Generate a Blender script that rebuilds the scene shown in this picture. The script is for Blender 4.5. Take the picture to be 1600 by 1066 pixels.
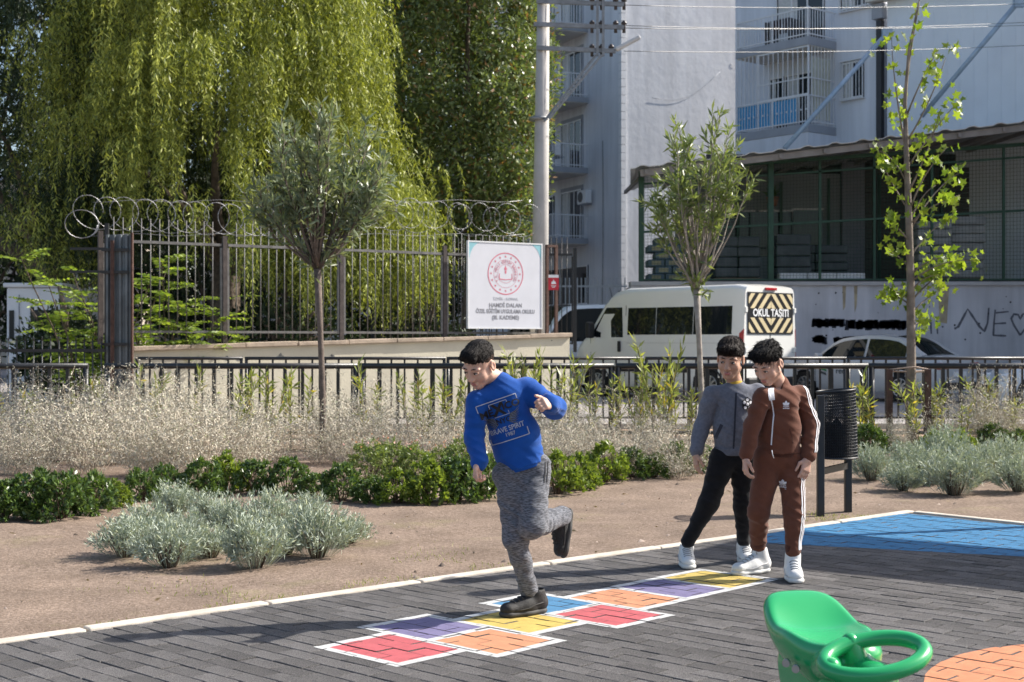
import bpy, bmesh, math, random
import numpy as np
from mathutils import Vector, Matrix, Quaternion
from mathutils.bvhtree import BVHTree

for o in list(bpy.data.objects): bpy.data.objects.remove(o)
scene = bpy.context.scene
COL = scene.collection
random.seed(7); RNG = np.random.default_rng(7)

# ---------------------------------------------------------------- camera
CAM_H = 1.35
FPX = 2180.0                       # focal length in photograph pixels (1600 wide)
cd = bpy.data.cameras.new('camera'); cam = bpy.data.objects.new('camera', cd); COL.objects.link(cam)
cam.location = (0, 0, CAM_H); cam.rotation_euler = (math.radians(90), 0, 0)
cd.sensor_width = 36; cd.lens = FPX / 1600 * 36; cd.clip_end = 1000; cd.clip_start = 0.05
cd.dof.use_dof = True; cd.dof.focus_distance = 7.3; cd.dof.aperture_fstop = 6.3
scene.camera = cam
scene.render.resolution_x = 1024; scene.render.resolution_y = 682

# ---------------------------------------------------------------- sky, sun, exposure
SUN_EL = math.radians(38)
sh = Vector((0.956, 0.292)).normalized()
SUN = Vector((sh.x * math.cos(SUN_EL), sh.y * math.cos(SUN_EL), math.sin(SUN_EL)))
w = bpy.data.worlds.new('World'); scene.world = w; w.use_nodes = True
nt = w.node_tree; bg = nt.nodes['Background']
sky = nt.nodes.new('ShaderNodeTexSky'); sky.sky_type = 'NISHITA'; sky.sun_disc = False
sky.sun_elevation = SUN_EL; sky.sun_rotation = math.atan2(sh.x, sh.y)
sky.air_density = 1.0; sky.dust_density = 2.2; sky.ozone_density = 0.7
nt.links.new(sky.outputs[0], bg.inputs[0]); bg.inputs[1].default_value = 0.122
sd = bpy.data.lights.new('sun', 'SUN'); sd.energy = 5.0; sd.angle = math.radians(0.53); sd.color = (1.0, 0.945, 0.86)
so = bpy.data.objects.new('sun', sd); COL.objects.link(so)
so.rotation_euler = SUN.to_track_quat('Z', 'Y').to_euler(); so.location = (20, 10, 30)
vs = scene.view_settings
vs.view_transform = 'Standard'; vs.look = 'None'; vs.gamma = 1.0; vs.exposure = 0.78
try: vs.use_curve_mapping = False
except Exception: pass

# ---------------------------------------------------------------- helpers
def P(px, py, Y):
    """photograph pixel at depth Y -> world point"""
    return Vector(((px - 800) * Y / FPX, Y, CAM_H - (py - 533) * Y / FPX))
def G(px, py):
    """photograph pixel on the ground plane -> world point"""
    Y = FPX * CAM_H / (py - 533)
    return Vector(((px - 800) * Y / FPX, Y, 0))

def tag(o, label=None, cat=None, group=None, kind=None):
    if label: o['label'] = label
    if cat: o['category'] = cat
    if group: o['group'] = group
    if kind: o['kind'] = kind
    return o
def empty(name, loc=(0, 0, 0), rz=0.0, label=None, cat=None, group=None):
    o = bpy.data.objects.new(name, None); COL.objects.link(o)
    o.location = loc; o.rotation_euler = (0, 0, rz); o.empty_display_size = 0.2
    return tag(o, label, cat, group)
def link(name, me, parent=None, loc=None, rot=None, scale=None):
    o = bpy.data.objects.new(name, me); COL.objects.link(o)
    if parent: o.parent = parent
    if loc is not None: o.location = loc
    if rot is not None: o.rotation_euler = rot
    if scale is not None: o.scale = scale
    return o
def copy_tree(o, parent=None):
    c = o.copy(); COL.objects.link(c); c.parent = parent
    for ch in list(o.children): copy_tree(ch, c)
    return c

def fast_mesh(name, V, F, mat, smooth=False):
    """V (n,3), F (m,3|4) -> mesh"""
    V = np.asarray(V, dtype=np.float32); F = np.asarray(F, dtype=np.int32)
    k = F.shape[1]; m = F.shape[0]
    me = bpy.data.meshes.new(name)
    me.vertices.add(len(V)); me.vertices.foreach_set('co', V.ravel())
    me.loops.add(m * k); me.loops.foreach_set('vertex_index', F.ravel())
    me.polygons.add(m)
    me.polygons.foreach_set('loop_start', np.arange(0, m * k, k, dtype=np.int32))
    try: me.polygons.foreach_set('loop_total', np.full(m, k, dtype=np.int32))
    except Exception: pass
    if smooth: me.polygons.foreach_set('use_smooth', np.ones(m, dtype=bool))
    me.update(calc_edges=True); me.validate()
    if mat: me.materials.append(mat)
    return me

class MB:
    """collects simple solids into one mesh"""
    def __init__(s): s.v = []; s.f = []; s.sm = []
    def add(s, vs, fs, smooth=False):
        b = len(s.v); s.v += [tuple(v) for v in vs]
        for f in fs: s.f.append(tuple(i + b for i in f)); s.sm.append(smooth)
        return s
    def box(s, c, size, rz=0.0, M=None):
        c = Vector(c); hx, hy, hz = size[0] / 2, size[1] / 2, size[2] / 2
        R = M if M is not None else Matrix.Rotation(rz, 3, 'Z')
        vs = [c + R @ Vector((x * hx, y * hy, z * hz)) for z in (-1, 1) for y in (-1, 1) for x in (-1, 1)]
        return s.add(vs, [(0, 2, 3, 1), (4, 5, 7, 6), (0, 1, 5, 4), (2, 6, 7, 3), (0, 4, 6, 2), (1, 3, 7, 5)])
    def bar(s, a, b, w, h=None):
        """rectangular bar from a to b"""
        a, b = Vector(a), Vector(b); h = h or w; d = (b - a); L = d.length
        if L < 1e-6: return s
        q = d.to_track_quat('Z', 'Y').to_matrix()
        return s.box((a + b) / 2, (w, h, L), M=q)
    def tube(s, a, b, r0, r1=None, n=8, caps=True):
        a, b = Vector(a), Vector(b); r1 = r0 if r1 is None else r1
        q = (b - a).to_track_quat('Z', 'Y').to_matrix()
        vs = []
        for p, r in ((a, r0), (b, r1)):
            for i in range(n):
                t = 2 * math.pi * i / n; vs.append(p + q @ Vector((r * math.cos(t), r * math.sin(t), 0)))
        fs = [(i, (i + 1) % n, n + (i + 1) % n, n + i) for i in range(n)]
        base = len(s.v); s.add(vs, fs, True)
        if caps:
            s.f += [tuple(base + i for i in reversed(range(n))), tuple(base + n + i for i in range(n))]; s.sm += [False, False]
        return s
    def poly_tube(s, pts, rad, n=6, closed=False):
        pts = [Vector(p) for p in pts]; m = len(pts)
        rads = rad if isinstance(rad, (list, tuple)) else [rad] * m
        up = Vector((0, 0, 1)); vs = []; prev = None
        for i, p in enumerate(pts):
            if closed: t = pts[(i + 1) % m] - pts[i - 1]
            else: t = pts[min(i + 1, m - 1)] - pts[max(i - 1, 0)]
            t.normalize()
            if prev is None:
                x = t.orthogonal().normalized()
            else:
                x = (prev - t * prev.dot(t)); x = x.normalized() if x.length > 1e-6 else t.orthogonal().normalized()
            prev = x; y = t.cross(x)
            for k in range(n):
                a = 2 * math.pi * k / n; vs.append(p + (x * math.cos(a) + y * math.sin(a)) * rads[i])
        fs = []
        for i in range(m if closed else m - 1):
            j = (i + 1) % m
            for k in range(n): fs.append((i * n + k, i * n + (k + 1) % n, j * n + (k + 1) % n, j * n + k))
        base = len(s.v); s.add(vs, fs, True)
        if not closed:
            s.f += [tuple(base + k for k in reversed(range(n))), tuple(base + (m - 1) * n + k for k in range(n))]; s.sm += [False, False]
        return s
    def prism(s, poly, y0, y1, M=None):
        """2-D polygon (x,z) extruded along local y from y0 to y1"""
        n = len(poly); M = M or Matrix.Identity(4)
        vs = [M @ Vector((x, y0, z)) for x, z in poly] + [M @ Vector((x, y1, z)) for x, z in poly]
        fs = [tuple(range(n)), tuple(reversed(range(n, 2 * n)))] + [(i, n + i, n + (i + 1) % n, (i + 1) % n) for i in range(n)]
        return s.add(vs, fs)
    def mesh(s, name, mat):
        me = bpy.data.meshes.new(name); me.from_pydata(s.v, [], s.f); me.validate()
        if len(me.polygons) == len(s.sm):
            me.polygons.foreach_set('use_smooth', s.sm)
        bm = bmesh.new(); bm.from_mesh(me); bmesh.ops.recalc_face_normals(bm, faces=bm.faces); bm.to_mesh(me); bm.free()
        if mat: me.materials.append(mat)
        return me
    def build(s, name, mat, parent=None, bevel=0, loc=None, rot=None):
        o = link(name, s.mesh(name, mat), parent, loc, rot)
        if bevel:
            m = o.modifiers.new('bevel', 'BEVEL'); m.width = bevel; m.segments = 2; m.limit_method = 'ANGLE'; m.angle_limit = math.radians(40)
        return o

# ---------------------------------------------------------------- materials
MATS = {}
def mat(name, col, rough=0.6, var=0.12, scale=6.0, bump=0.0, bscale=40.0, metal=0.0, spec=0.4, var2=None, coat=0.0, detail=5):
    """principled material: base colour with noise variation (var) towards var2 and fine bump"""
    if name in MATS: return MATS[name]
    m = bpy.data.materials.new(name); m.use_nodes = True; nt = m.node_tree; b = nt.nodes['Principled BSDF']
    b.inputs['Roughness'].default_value = rough; b.inputs['Metallic'].default_value = metal
    b.inputs['Specular IOR Level'].default_value = spec; b.inputs['Coat Weight'].default_value = coat
    tc = nt.nodes.new('ShaderNodeTexCoord')
    nz = nt.nodes.new('ShaderNodeTexNoise'); nz.inputs['Scale'].default_value = scale; nz.inputs['Detail'].default_value = detail
    nt.links.new(tc.outputs['Object'], nz.inputs['Vector'])
    ramp = nt.nodes.new('ShaderNodeValToRGB'); e = ramp.color_ramp.elements
    e[0].position = 0.3; e[1].position = 0.7
    c2 = var2 if var2 else tuple(c * (1 - var * 2) for c in col)
    c1 = tuple(min(1, c * (1 + var * 0.5)) for c in col)
    e[0].color = (*c2, 1); e[1].color = (*c1, 1)
    nt.links.new(nz.outputs['Fac'], ramp.inputs[0]); nt.links.new(ramp.outputs[0], b.inputs['Base Color'])
    if bump:
        n2 = nt.nodes.new('ShaderNodeTexNoise'); n2.inputs['Scale'].default_value = bscale; n2.inputs['Detail'].default_value = 6
        nt.links.new(tc.outputs['Object'], n2.inputs['Vector'])
        bp = nt.nodes.new('ShaderNodeBump'); bp.inputs['Strength'].default_value = bump; bp.inputs['Distance'].default_value = 0.02
        nt.links.new(n2.outputs['Fac'], bp.inputs['Height']); nt.links.new(bp.outputs[0], b.inputs['Normal'])
    MATS[name] = m
    return m
def leafmat(name, c_a, c_b, trans=0.35, rough=0.5, spec=0.3, c_c=None):
    """leaves: colour differs leaf by leaf, light shines through"""
    if name in MATS: return MATS[name]
    m = bpy.data.materials.new(name); m.use_nodes = True; nt = m.node_tree; b = nt.nodes['Principled BSDF']
    g = nt.nodes.new('ShaderNodeNewGeometry')
    ramp = nt.nodes.new('ShaderNodeValToRGB'); e = ramp.color_ramp.elements
    e[0].color = (*c_a, 1); e[1].color = (*c_b, 1)
    if c_c: e[1].position = 0.88; x = e.new(0.95); x.color = (*c_c, 1)
    nt.links.new(g.outputs['Random Per Island'], ramp.inputs[0])
    nt.links.new(ramp.outputs[0], b.inputs['Base Color'])
    b.inputs['Roughness'].default_value = rough; b.inputs['Specular IOR Level'].default_value = spec
    tr = nt.nodes.new('ShaderNodeBsdfTranslucent')
    mul = nt.nodes.new('ShaderNodeMixRGB'); mul.blend_type = 'MULTIPLY'; mul.inputs[0].default_value = 1; mul.inputs[2].default_value = (1.5, 1.5, 0.6, 1)
    nt.links.new(ramp.outputs[0], mul.inputs[1]); nt.links.new(mul.outputs[0], tr.inputs['Color'])
    mx = nt.nodes.new('ShaderNodeMixShader'); mx.inputs[0].default_value = trans
    nt.links.new(b.outputs[0], mx.inputs[1]); nt.links.new(tr.outputs[0], mx.inputs[2])
    nt.links.new(mx.outputs[0], nt.nodes['Material Output'].inputs['Surface'])
    MATS[name] = m
    return m
def glassmat(name, col=(0.01, 0.013, 0.015), rough=0.04):
    if name in MATS: return MATS[name]
    m = bpy.data.materials.new(name); m.use_nodes = True; b = m.node_tree.nodes['Principled BSDF']
    b.inputs['Base Color'].default_value = (*col, 1); b.inputs['Roughness'].default_value = rough; b.inputs['Specular IOR Level'].default_value = 0.4
    MATS[name] = m
    return m

# ---------------------------------------------------------------- leaves (numpy)
def unit(a): return a / np.maximum(np.linalg.norm(a, axis=-1, keepdims=True), 1e-9)
def rand_dirs(n, rng=RNG): return unit(rng.normal(size=(n, 3)))
def leaf_quads(C, D, L, W, rng=RNG, fold=0.0):
    """diamond leaves: base C, direction D, lengths L, widths W -> V,F"""
    n = len(C); D = unit(D); S = unit(np.cross(D, rand_dirs(n, rng))); N = np.cross(D, S)
    L = np.broadcast_to(np.asarray(L, float), (n,))[:, None]; W = np.broadcast_to(np.asarray(W, float), (n,))[:, None]
    mid = C + D * L * 0.45
    V = np.stack([C, mid + S * W / 2 + N * W * fold, C + D * L, mid - S * W / 2 + N * W * fold], axis=1).reshape(-1, 3)
    F = np.arange(4 * n).reshape(-1, 4)
    return V, F
def merge(parts):
    Vs, Fs, b = [], [], 0
    for V, F in parts: Vs.append(V); Fs.append(F + b); b += len(V)
    return np.concatenate(Vs), np.concatenate(Fs)

def text_mesh(txt, size=1.0, align='CENTER', extrude=0.0, bold=0.0):
    cu = bpy.data.curves.new('t', 'FONT'); cu.body = txt; cu.size = size; cu.align_x = align; cu.align_y = 'CENTER'
    cu.extrude = extrude; cu.offset = bold; cu.resolution_u = 3
    o = bpy.data.objects.new('t', cu); COL.objects.link(o)
    dg = bpy.context.evaluated_depsgraph_get(); me = bpy.data.meshes.new_from_object(o.evaluated_get(dg))
    bpy.data.objects.remove(o); bpy.data.curves.remove(cu)
    return me
def text_obj(name, txt, material, size, parent, loc, rot, sx=1.0, extrude=0.002, bold=0.0, align='CENTER'):
    me = text_mesh(txt, size, align, extrude, bold); me.materials.clear(); me.materials.append(material)
    return link(name, me, parent, loc, rot, (sx, 1, 1))
RX = math.radians(90)      # lays text upright, facing the camera
# ================================================================ ground, paving, hopscotch
_G3 = RNG.random((32, 32, 32)).astype(np.float32)
def noise3(x, y, z):
    """tiling value noise in 0..1 (arrays)"""
    xi, yi, zi = np.floor(x), np.floor(y), np.floor(z)
    fx, fy, fz = x - xi, y - yi, z - zi
    fx = fx * fx * (3 - 2 * fx); fy = fy * fy * (3 - 2 * fy); fz = fz * fz * (3 - 2 * fz)
    xi = xi.astype(np.int32) & 31; yi = yi.astype(np.int32) & 31; zi = zi.astype(np.int32) & 31
    x1, y1, z1 = (xi + 1) & 31, (yi + 1) & 31, (zi + 1) & 31
    def L(a, b, t): return a + (b - a) * t
    return L(L(L(_G3[xi, yi, zi], _G3[x1, yi, zi], fx), L(_G3[xi, y1, zi], _G3[x1, y1, zi], fx), fy),
             L(L(_G3[xi, yi, z1], _G3[x1, yi, z1], fx), L(_G3[xi, y1, z1], _G3[x1, y1, z1], fx), fy), fz)

# the paved corner: u runs along the kerb, v at right angles to it
KC = np.array([3.13, 11.02]); KA = np.array([-0.752, -0.659]); KB = np.array([0.659, -0.752])
def uv(x, y): return (x - KC[0]) * KA[0] + (y - KC[1]) * KA[1], (x - KC[0]) * KB[0] + (y - KC[1]) * KB[1]
def xy(u, v): return KC[0] + u * KA[0] + v * KB[0], KC[1] + u * KA[1] + v * KB[1]

asphalt = mat('asphalt', (0.33, 0.305, 0.295), 0.9, 0.12, 3, 0.3, 120)
earth = mat('earth_far', (0.30, 0.21, 0.15), 0.95, 0.15, 1.5, 0.3, 30)
# ground to the horizon
me = MB().add([(-400, -100, -0.10), (400, -100, -0.10), (400, 600, -0.10), (-400, 600, -0.10)], [(0, 1, 2, 3)]).mesh('ground', earth)
tag(link('ground', me), kind='structure')
tag(MB().box((0, 45, -0.05), (160, 47, 0.06)).build('road', asphalt), kind='structure')
verge = mat('verge_sand', (0.40, 0.27, 0.18), 0.95, 0.15, 2, 0.4, 40)
tag(MB().box((0, 20.3, -0.045), (60, 2.6, 0.07)).build('verge', verge), kind='structure')
kerbm = mat('kerb_concrete', (0.50, 0.47, 0.43), 0.85, 0.10, 9, 0.25, 90)
t = tag(MB().box((0, 21.65, 0.0), (60, 0.20, 0.16)).build('road_kerb', kerbm, bevel=0.015), kind='structure')

# soil: real relief, everywhere outside the paved corner
def soil_mat():
    m = mat('soil', (0.285, 0.218, 0.172), 0.97, 0.16, 2.2, 0.45, 70, var2=(0.215, 0.163, 0.127), spec=0.15)
    nt = m.node_tree; b = nt.nodes['Principled BSDF']
    base = b.inputs['Base Color'].links[0].from_socket
    tc = nt.nodes.new('ShaderNodeTexCoord')
    n = nt.nodes.new('ShaderNodeTexNoise'); n.inputs['Scale'].default_value = 38; n.inputs['Detail'].default_value = 8; n.inputs['Roughness'].default_value = 0.75
    nt.links.new(tc.outputs['Object'], n.inputs['Vector'])
    r = nt.nodes.new('ShaderNodeValToRGB'); r.color_ramp.elements[0].position = 0.42; r.color_ramp.elements[0].color = (0.62, 0.6, 0.58, 1)
    r.color_ramp.elements[1].position = 0.62; r.color_ramp.elements[1].color = (1.1, 1.1, 1.1, 1)
    nt.links.new(n.outputs['Fac'], r.inputs[0])
    mx = nt.nodes.new('ShaderNodeMixRGB'); mx.blend_type = 'MULTIPLY'; mx.inputs[0].default_value = 1
    nt.links.new(base, mx.inputs[1]); nt.links.new(r.outputs[0], mx.inputs[2])
    # thin green growth in patches
    n3 = nt.nodes.new('ShaderNodeTexNoise'); n3.inputs['Scale'].default_value = 1.3; n3.inputs['Detail'].default_value = 7; n3.inputs['Roughness'].default_value = 0.7
    nt.links.new(tc.outputs['Object'], n3.inputs['Vector'])
    r3 = nt.nodes.new('ShaderNodeValToRGB'); r3.color_ramp.elements[0].position = 0.56; r3.color_ramp.elements[1].position = 0.72
    r3.color_ramp.elements[1].color = (0.4, 0.4, 0.4, 1)
    nt.links.new(n3.outputs['Fac'], r3.inputs[0])
    mx2 = nt.nodes.new('ShaderNodeMixRGB'); mx2.inputs[2].default_value = (0.24, 0.23, 0.10, 1)
    nt.links.new(r3.outputs[0], mx2.inputs[0]); nt.links.new(mx.outputs[0], mx2.inputs[1]); nt.links.new(mx2.outputs[0], b.inputs['Base Color'])
    return m
def soil_z(x, y):
    z = 0.030 * (noise3(x * 1.1, y * 1.1, 0 * x + 3.3) - 0.5) + 0.020 * (noise3(x * 4, y * 4, 0 * x + 9.1) - 0.5) + 0.007 * (noise3(x * 13, y * 13, 0 * x + 1.7) - 0.5)
    u, v = uv(x, y)
    d = np.maximum(-u, -v)                       # distance outside the kerbs
    return z * np.clip(d / 0.25, 0, 1) - 0.004 + np.clip((d - 1.5) / 6, 0, 1) * 0.05
def soil_grid(u0, u1, v0, v1, st):
    us = np.arange(u0, u1 + st / 2, st); vv = np.arange(v0, v1 + st / 2, st)
    U, W = np.meshgrid(us, vv, indexing='ij'); X, Y = xy(U, W)
    Z = soil_z(X, Y); n, m = U.shape
    V = np.stack([X, Y, Z], -1).reshape(-1, 3)
    i = np.arange(n * m).reshape(n, m)
    F = np.stack([i[:-1, :-1], i[:-1, 1:], i[1:, 1:], i[1:, :-1]], -1).reshape(-1, 4)
    cy = V[F, 1].mean(1); cx = V[F, 0].mean(1)
    F = F[(cy < 19.2) & (np.abs(cx) < 14)]
    return V, F
V, F = merge([soil_grid(-14, 14, -15, -0.0, 0.075), soil_grid(-14, 0.0, 0.0, 12, 0.075)])
me = fast_mesh('soil', V, F, soil_mat(), True)
soil_o = tag(link('soil', me), kind='structure')

# pale kerb strips along both edges of the paving, in lengths
kb = mat('kerb_cream', (0.62, 0.56, 0.48), 0.85, 0.10, 8, 0.3, 120, var2=(0.45, 0.40, 0.34))
kr = empty('kerb'); tag(kr, kind='structure')
def kerb_len(u0, v0, u1, v1, dz):
    a = Vector((*xy(u0, v0), 0)); b = Vector((*xy(u1, v1), 0)); d = b - a
    o = MB().box((0, 0, 0), (d.length - 0.012, 0.075, 0.12)).build('kerb_stone', kb, kr, bevel=0.008)
    o.location = (a + b) / 2 + Vector((0, 0, -0.048 + dz)); o.rotation_euler = (random.uniform(-.01, .01), 0, math.atan2(d.y, d.x) + random.uniform(-.004, .004))
for i in range(16): kerb_len(i * 0.98 - 0.04, 0.0, i * 0.98 + 0.94, 0.0, random.uniform(-.004, .004))
for i in range(9): kerb_len(0.0, i * 0.98 + 0.06, 0.0, i * 0.98 + 1.04, random.uniform(-.004, .004))

# rubber-brick paving
A1 = math.radians(46.8); E1 = np.array([math.cos(A1), math.sin(A1)]); E2 = np.array([math.sin(A1), -math.cos(A1)])
HO = np.array([-0.66, 5.98])
BW, BL = 0.1017, 0.2035
def paver_mat():
    m = mat('paver_rubber', (0.155, 0.149, 0.148), 0.92, 0.1, 7, 0.9, 260, var2=(0.125, 0.121, 0.120), spec=0.25)
    nt = m.node_tree; b = nt.nodes['Principled BSDF']; base = b.inputs['Base Color'].links[0].from_socket
    tc = nt.nodes.new('ShaderNodeTexCoord'); oi = nt.nodes.new('ShaderNodeObjectInfo'); g = nt.nodes.new('ShaderNodeNewGeometry')
    n = nt.nodes.new('ShaderNodeTexNoise'); n.inputs['Scale'].default_value = 170; n.inputs['Detail'].default_value = 3; n.inputs['Roughness'].default_value = 0.8
    nt.links.new(g.outputs['Position'], n.inputs['Vector'])
    r = nt.nodes.new('ShaderNodeValToRGB'); r.color_ramp.elements[0].position = 0.35; r.color_ramp.elements[0].color = (0.40, 0.40, 0.40, 1)
    r.color_ramp.elements[1].position = 0.66; r.color_ramp.elements[1].color = (1.75, 1.72, 1.70, 1)
    nt.links.new(n.outputs['Fac'], r.inputs[0])
    mx = nt.nodes.new('ShaderNodeMixRGB'); mx.blend_type = 'MULTIPLY'; mx.inputs[0].default_value = 1
    nt.links.new(base, mx.inputs[1]); nt.links.new(r.outputs[0], mx.inputs[2])
    ad = nt.nodes.new('ShaderNodeMath'); ad.operation = 'ADD'; nt.links.new(oi.outputs['Random'], ad.inputs[0]); nt.links.new(g.outputs['Random Per Island'], ad.inputs[1])
    fr = nt.nodes.new('ShaderNodeMath'); fr.operation = 'FRACT'; nt.links.new(ad.outputs[0], fr.inputs[0])
    mr = nt.nodes.new('ShaderNodeMapRange'); mr.inputs[3].default_value = 0.74; mr.inputs[4].default_value = 1.22; nt.links.new(fr.outputs[0], mr.inputs[0])
    mx2 = nt.nodes.new('ShaderNodeMixRGB'); mx2.blend_type = 'MULTIPLY'; mx2.inputs[0].default_value = 1
    nt.links.new(mx.outputs[0], mx2.inputs[1]); nt.links.new(mr.outputs[0], mx2.inputs[2]); nt.links.new(mx2.outputs[0], b.inputs['Base Color'])
    return m
pav = paver_mat()
paving = empty('paving'); tag(paving, kind='structure')
# dark bed under the joints
bed = mat('paving_bed', (0.075, 0.072, 0.07), 0.95, 0.2, 30)
a, b_, c_, d_ = xy(0, 0), xy(14, 0), xy(14, 14), xy(0, 14)
me = MB().add([(*a, -0.011), (*b_, -0.011), (*c_, -0.011), (*d_, -0.011)], [(0, 1, 2, 3)]).mesh('bed', bed)
link('bed', me, paving)

def clip(poly, n, c):
    """keep the part of a 2-D polygon with n.p >= c"""
    out = []
    for i in range(len(poly)):
        p, q = poly[i], poly[(i + 1) % len(poly)]
        dp, dq = n[0] * p[0] + n[1] * p[1] - c, n[0] * q[0] + n[1] * q[1] - c
        if dp >= 0: out.append(p)
        if (dp >= 0) != (dq >= 0):
            t = dp / (dp - dq); out.append((p[0] + (q[0] - p[0]) * t, p[1] + (q[1] - p[1]) * t))
    return out
def clip_convex(poly, conv):
    cx = sum(p[0] for p in conv) / len(conv); cy = sum(p[1] for p in conv) / len(conv)
    for i in range(len(conv)):
        p, q = conv[i], conv[(i + 1) % len(conv)]
        n = (-(q[1] - p[1]), q[0] - p[0]); c = n[0] * p[0] + n[1] * p[1]
        if n[0] * cx + n[1] * cy < c: n = (-n[0], -n[1]); c = -c
        poly = clip(poly, n, c)
        if len(poly) < 3: return []
    return poly
rb = random.Random(3)
bricks = []       # (centre, halfL, halfW, dz, rot, whole, outline, top)
for r in range(-62, 70):
    off = (BL / 2 if r % 2 else 0) + rb.uniform(-.006, .006)
    for k in range(-40, 40):
        c = HO + E1 * (BW * (r + 0.5)) + E2 * (BL * k + off)
        if not (-6 < c[0] < 7.5 and 3.0 < c[1] < 11.2): continue
        u, v = uv(c[0], c[1])
        if u < -0.15 or v < -0.15: continue
        hl, hw = BL / 2 - rb.uniform(.0026, .0052), BW / 2 - rb.uniform(.0012, .0028)
        rot = rb.uniform(-.019, .019); e1 = E1 * math.cos(rot) + E2 * math.sin(rot); e2 = E2 * math.cos(rot) - E1 * math.sin(rot)
        quad = [tuple(c + e2 * sx * hl + e1 * sy * hw) for sx, sy in ((-1, -1), (1, -1), (1, 1), (-1, 1))]
        top = [tuple(c + e2 * sx * (hl - .0025) + e1 * sy * (hw - .0025)) for sx, sy in ((-1, -1), (1, -1), (1, 1), (-1, 1))]
        whole = True
        cu = c[0] * 0 + 0
        lim_u = KA[0] * KC[0] + KA[1] * KC[1] + 0.045; lim_v = KB[0] * KC[0] + KB[1] * KC[1] + 0.045
        q2 = clip(clip(quad, KA, lim_u), KB, lim_v)
        if len(q2) < 3: continue
        if len(q2) != 4 or any(abs(a_[0] - b2[0]) + abs(a_[1] - b2[1]) > 1e-9 for a_, b2 in zip(q2, quad)):
            whole = False; quad = q2; top = clip(clip(top, KA, lim_u), KB, lim_v)
            if len(top) < 3: continue
        bricks.append((c, hl, hw, rb.uniform(-.0020, .0020), rot, whole, quad, top))
# one shared brick mesh: chamfered block
def brick_mesh():
    hl, hw, t = BL / 2 - .0040, BW / 2 - .002, .0028
    mb = MB(); V = []
    for z, i in ((-.028, 0), (-.003, 0), (0, t)):
        for sx, sy in ((-1, -1), (1, -1), (1, 1), (-1, 1)): V.append((sx * (hl - i), sy * (hw - i), z))
    F = [(8, 9, 10, 11)] + [(b + i, b + (i + 1) % 4, b + 4 + (i + 1) % 4, b + 4 + i) for b in (0, 4) for i in range(4)]
    return mb.add(V, F).mesh('paver', pav)
bme = brick_mesh()
def in_frame(c):
    px = 800 + FPX * c[0] / c[1]; py = 533 + FPX * CAM_H / c[1]
    return 0 <= px <= 1600 and py <= 1066 and not (px > 1190 and py > 920 and px < 1460)
vis = sorted([b for b in bricks if b[5] and in_frame(b[0])], key=lambda b: b[0][1])[:300]
visid = set(id(b) for b in vis)
V, F = [], []
for b in bricks:
    c, hl, hw, dz, rot, whole, quad, top = b
    if id(b) in visid:
        link('paver', bme, paving, (c[0], c[1], dz), (0, 0, math.atan2(E2[1], E2[0]) + rot * -1.0)); continue
    n = len(quad); nt_ = len(top); base = len(V)
    if n == nt_:
        V += [(x, y, -.028) for x, y in quad] + [(x, y, dz - .003) for x, y in quad] + [(x, y, dz) for x, y in top]
        F.append(tuple(base + 2 * n + i for i in range(n)))
        for s_ in (0, n):
            for i in range(n): F.append((base + s_ + i, base + s_ + (i + 1) % n, base + s_ + n + (i + 1) % n, base + s_ + n + i))
    else:
        V += [(x, y, -.028) for x, y in quad] + [(x, y, dz) for x, y in quad]
        F.append(tuple(base + n + i for i in range(n)))
        for i in range(n): F.append((base + i, base + (i + 1) % n, base + n + (i + 1) % n, base + n + i))
mb = MB(); mb.add(V, F); o = mb.build('paver_field', pav, paving); o['kind'] = 'stuff'

# paint on the bricks: each brick's painted top is its own little sheet, the joints stay open
def paint_mat(name, col):
    m = mat(name, col, 0.75, 0.08, 14, 0.6, 240, spec=0.3)
    nt = m.node_tree; b = nt.nodes['Principled BSDF']; base = b.inputs['Base Color'].links[0].from_socket
    g = nt.nodes.new('ShaderNodeNewGeometry')
    n = nt.nodes.new('ShaderNodeTexNoise'); n.inputs['Scale'].default_value = 120; n.inputs['Detail'].default_value = 6; n.inputs['Roughness'].default_value = 0.8
    nt.links.new(g.outputs['Position'], n.inputs['Vector'])
    r = nt.nodes.new('ShaderNodeValToRGB'); r.color_ramp.elements[0].position = 0.55; r.color_ramp.elements[1].position = 0.72
    nt.links.new(n.outputs['Fac'], r.inputs[0])
    mx = nt.nodes.new('ShaderNodeMixRGB'); mx.inputs[2].default_value = (0.10, 0.097, 0.095, 1)
    # broad scuffing: the fine wear is denser in some places
    n2 = nt.nodes.new('ShaderNodeTexNoise'); n2.inputs['Scale'].default_value = 5.5; n2.inputs['Detail'].default_value = 4; nt.links.new(g.outputs['Position'], n2.inputs['Vector'])
    r2 = nt.nodes.new('ShaderNodeMapRange'); r2.inputs[1].default_value = .35; r2.inputs[2].default_value = .7; r2.inputs[3].default_value = .25; r2.inputs[4].default_value = 1.0; nt.links.new(n2.outputs['Fac'], r2.inputs[0])
    mu = nt.nodes.new('ShaderNodeMath'); mu.operation = 'MULTIPLY'; nt.links.new(r.outputs[0], mu.inputs[0]); nt.links.new(r2.outputs[0], mu.inputs[1])
    nt.links.new(mu.outputs[0], mx.inputs[0]); nt.links.new(base, mx.inputs[1]); nt.links.new(mx.outputs[0], b.inputs['Base Color'])
    return m
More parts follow.
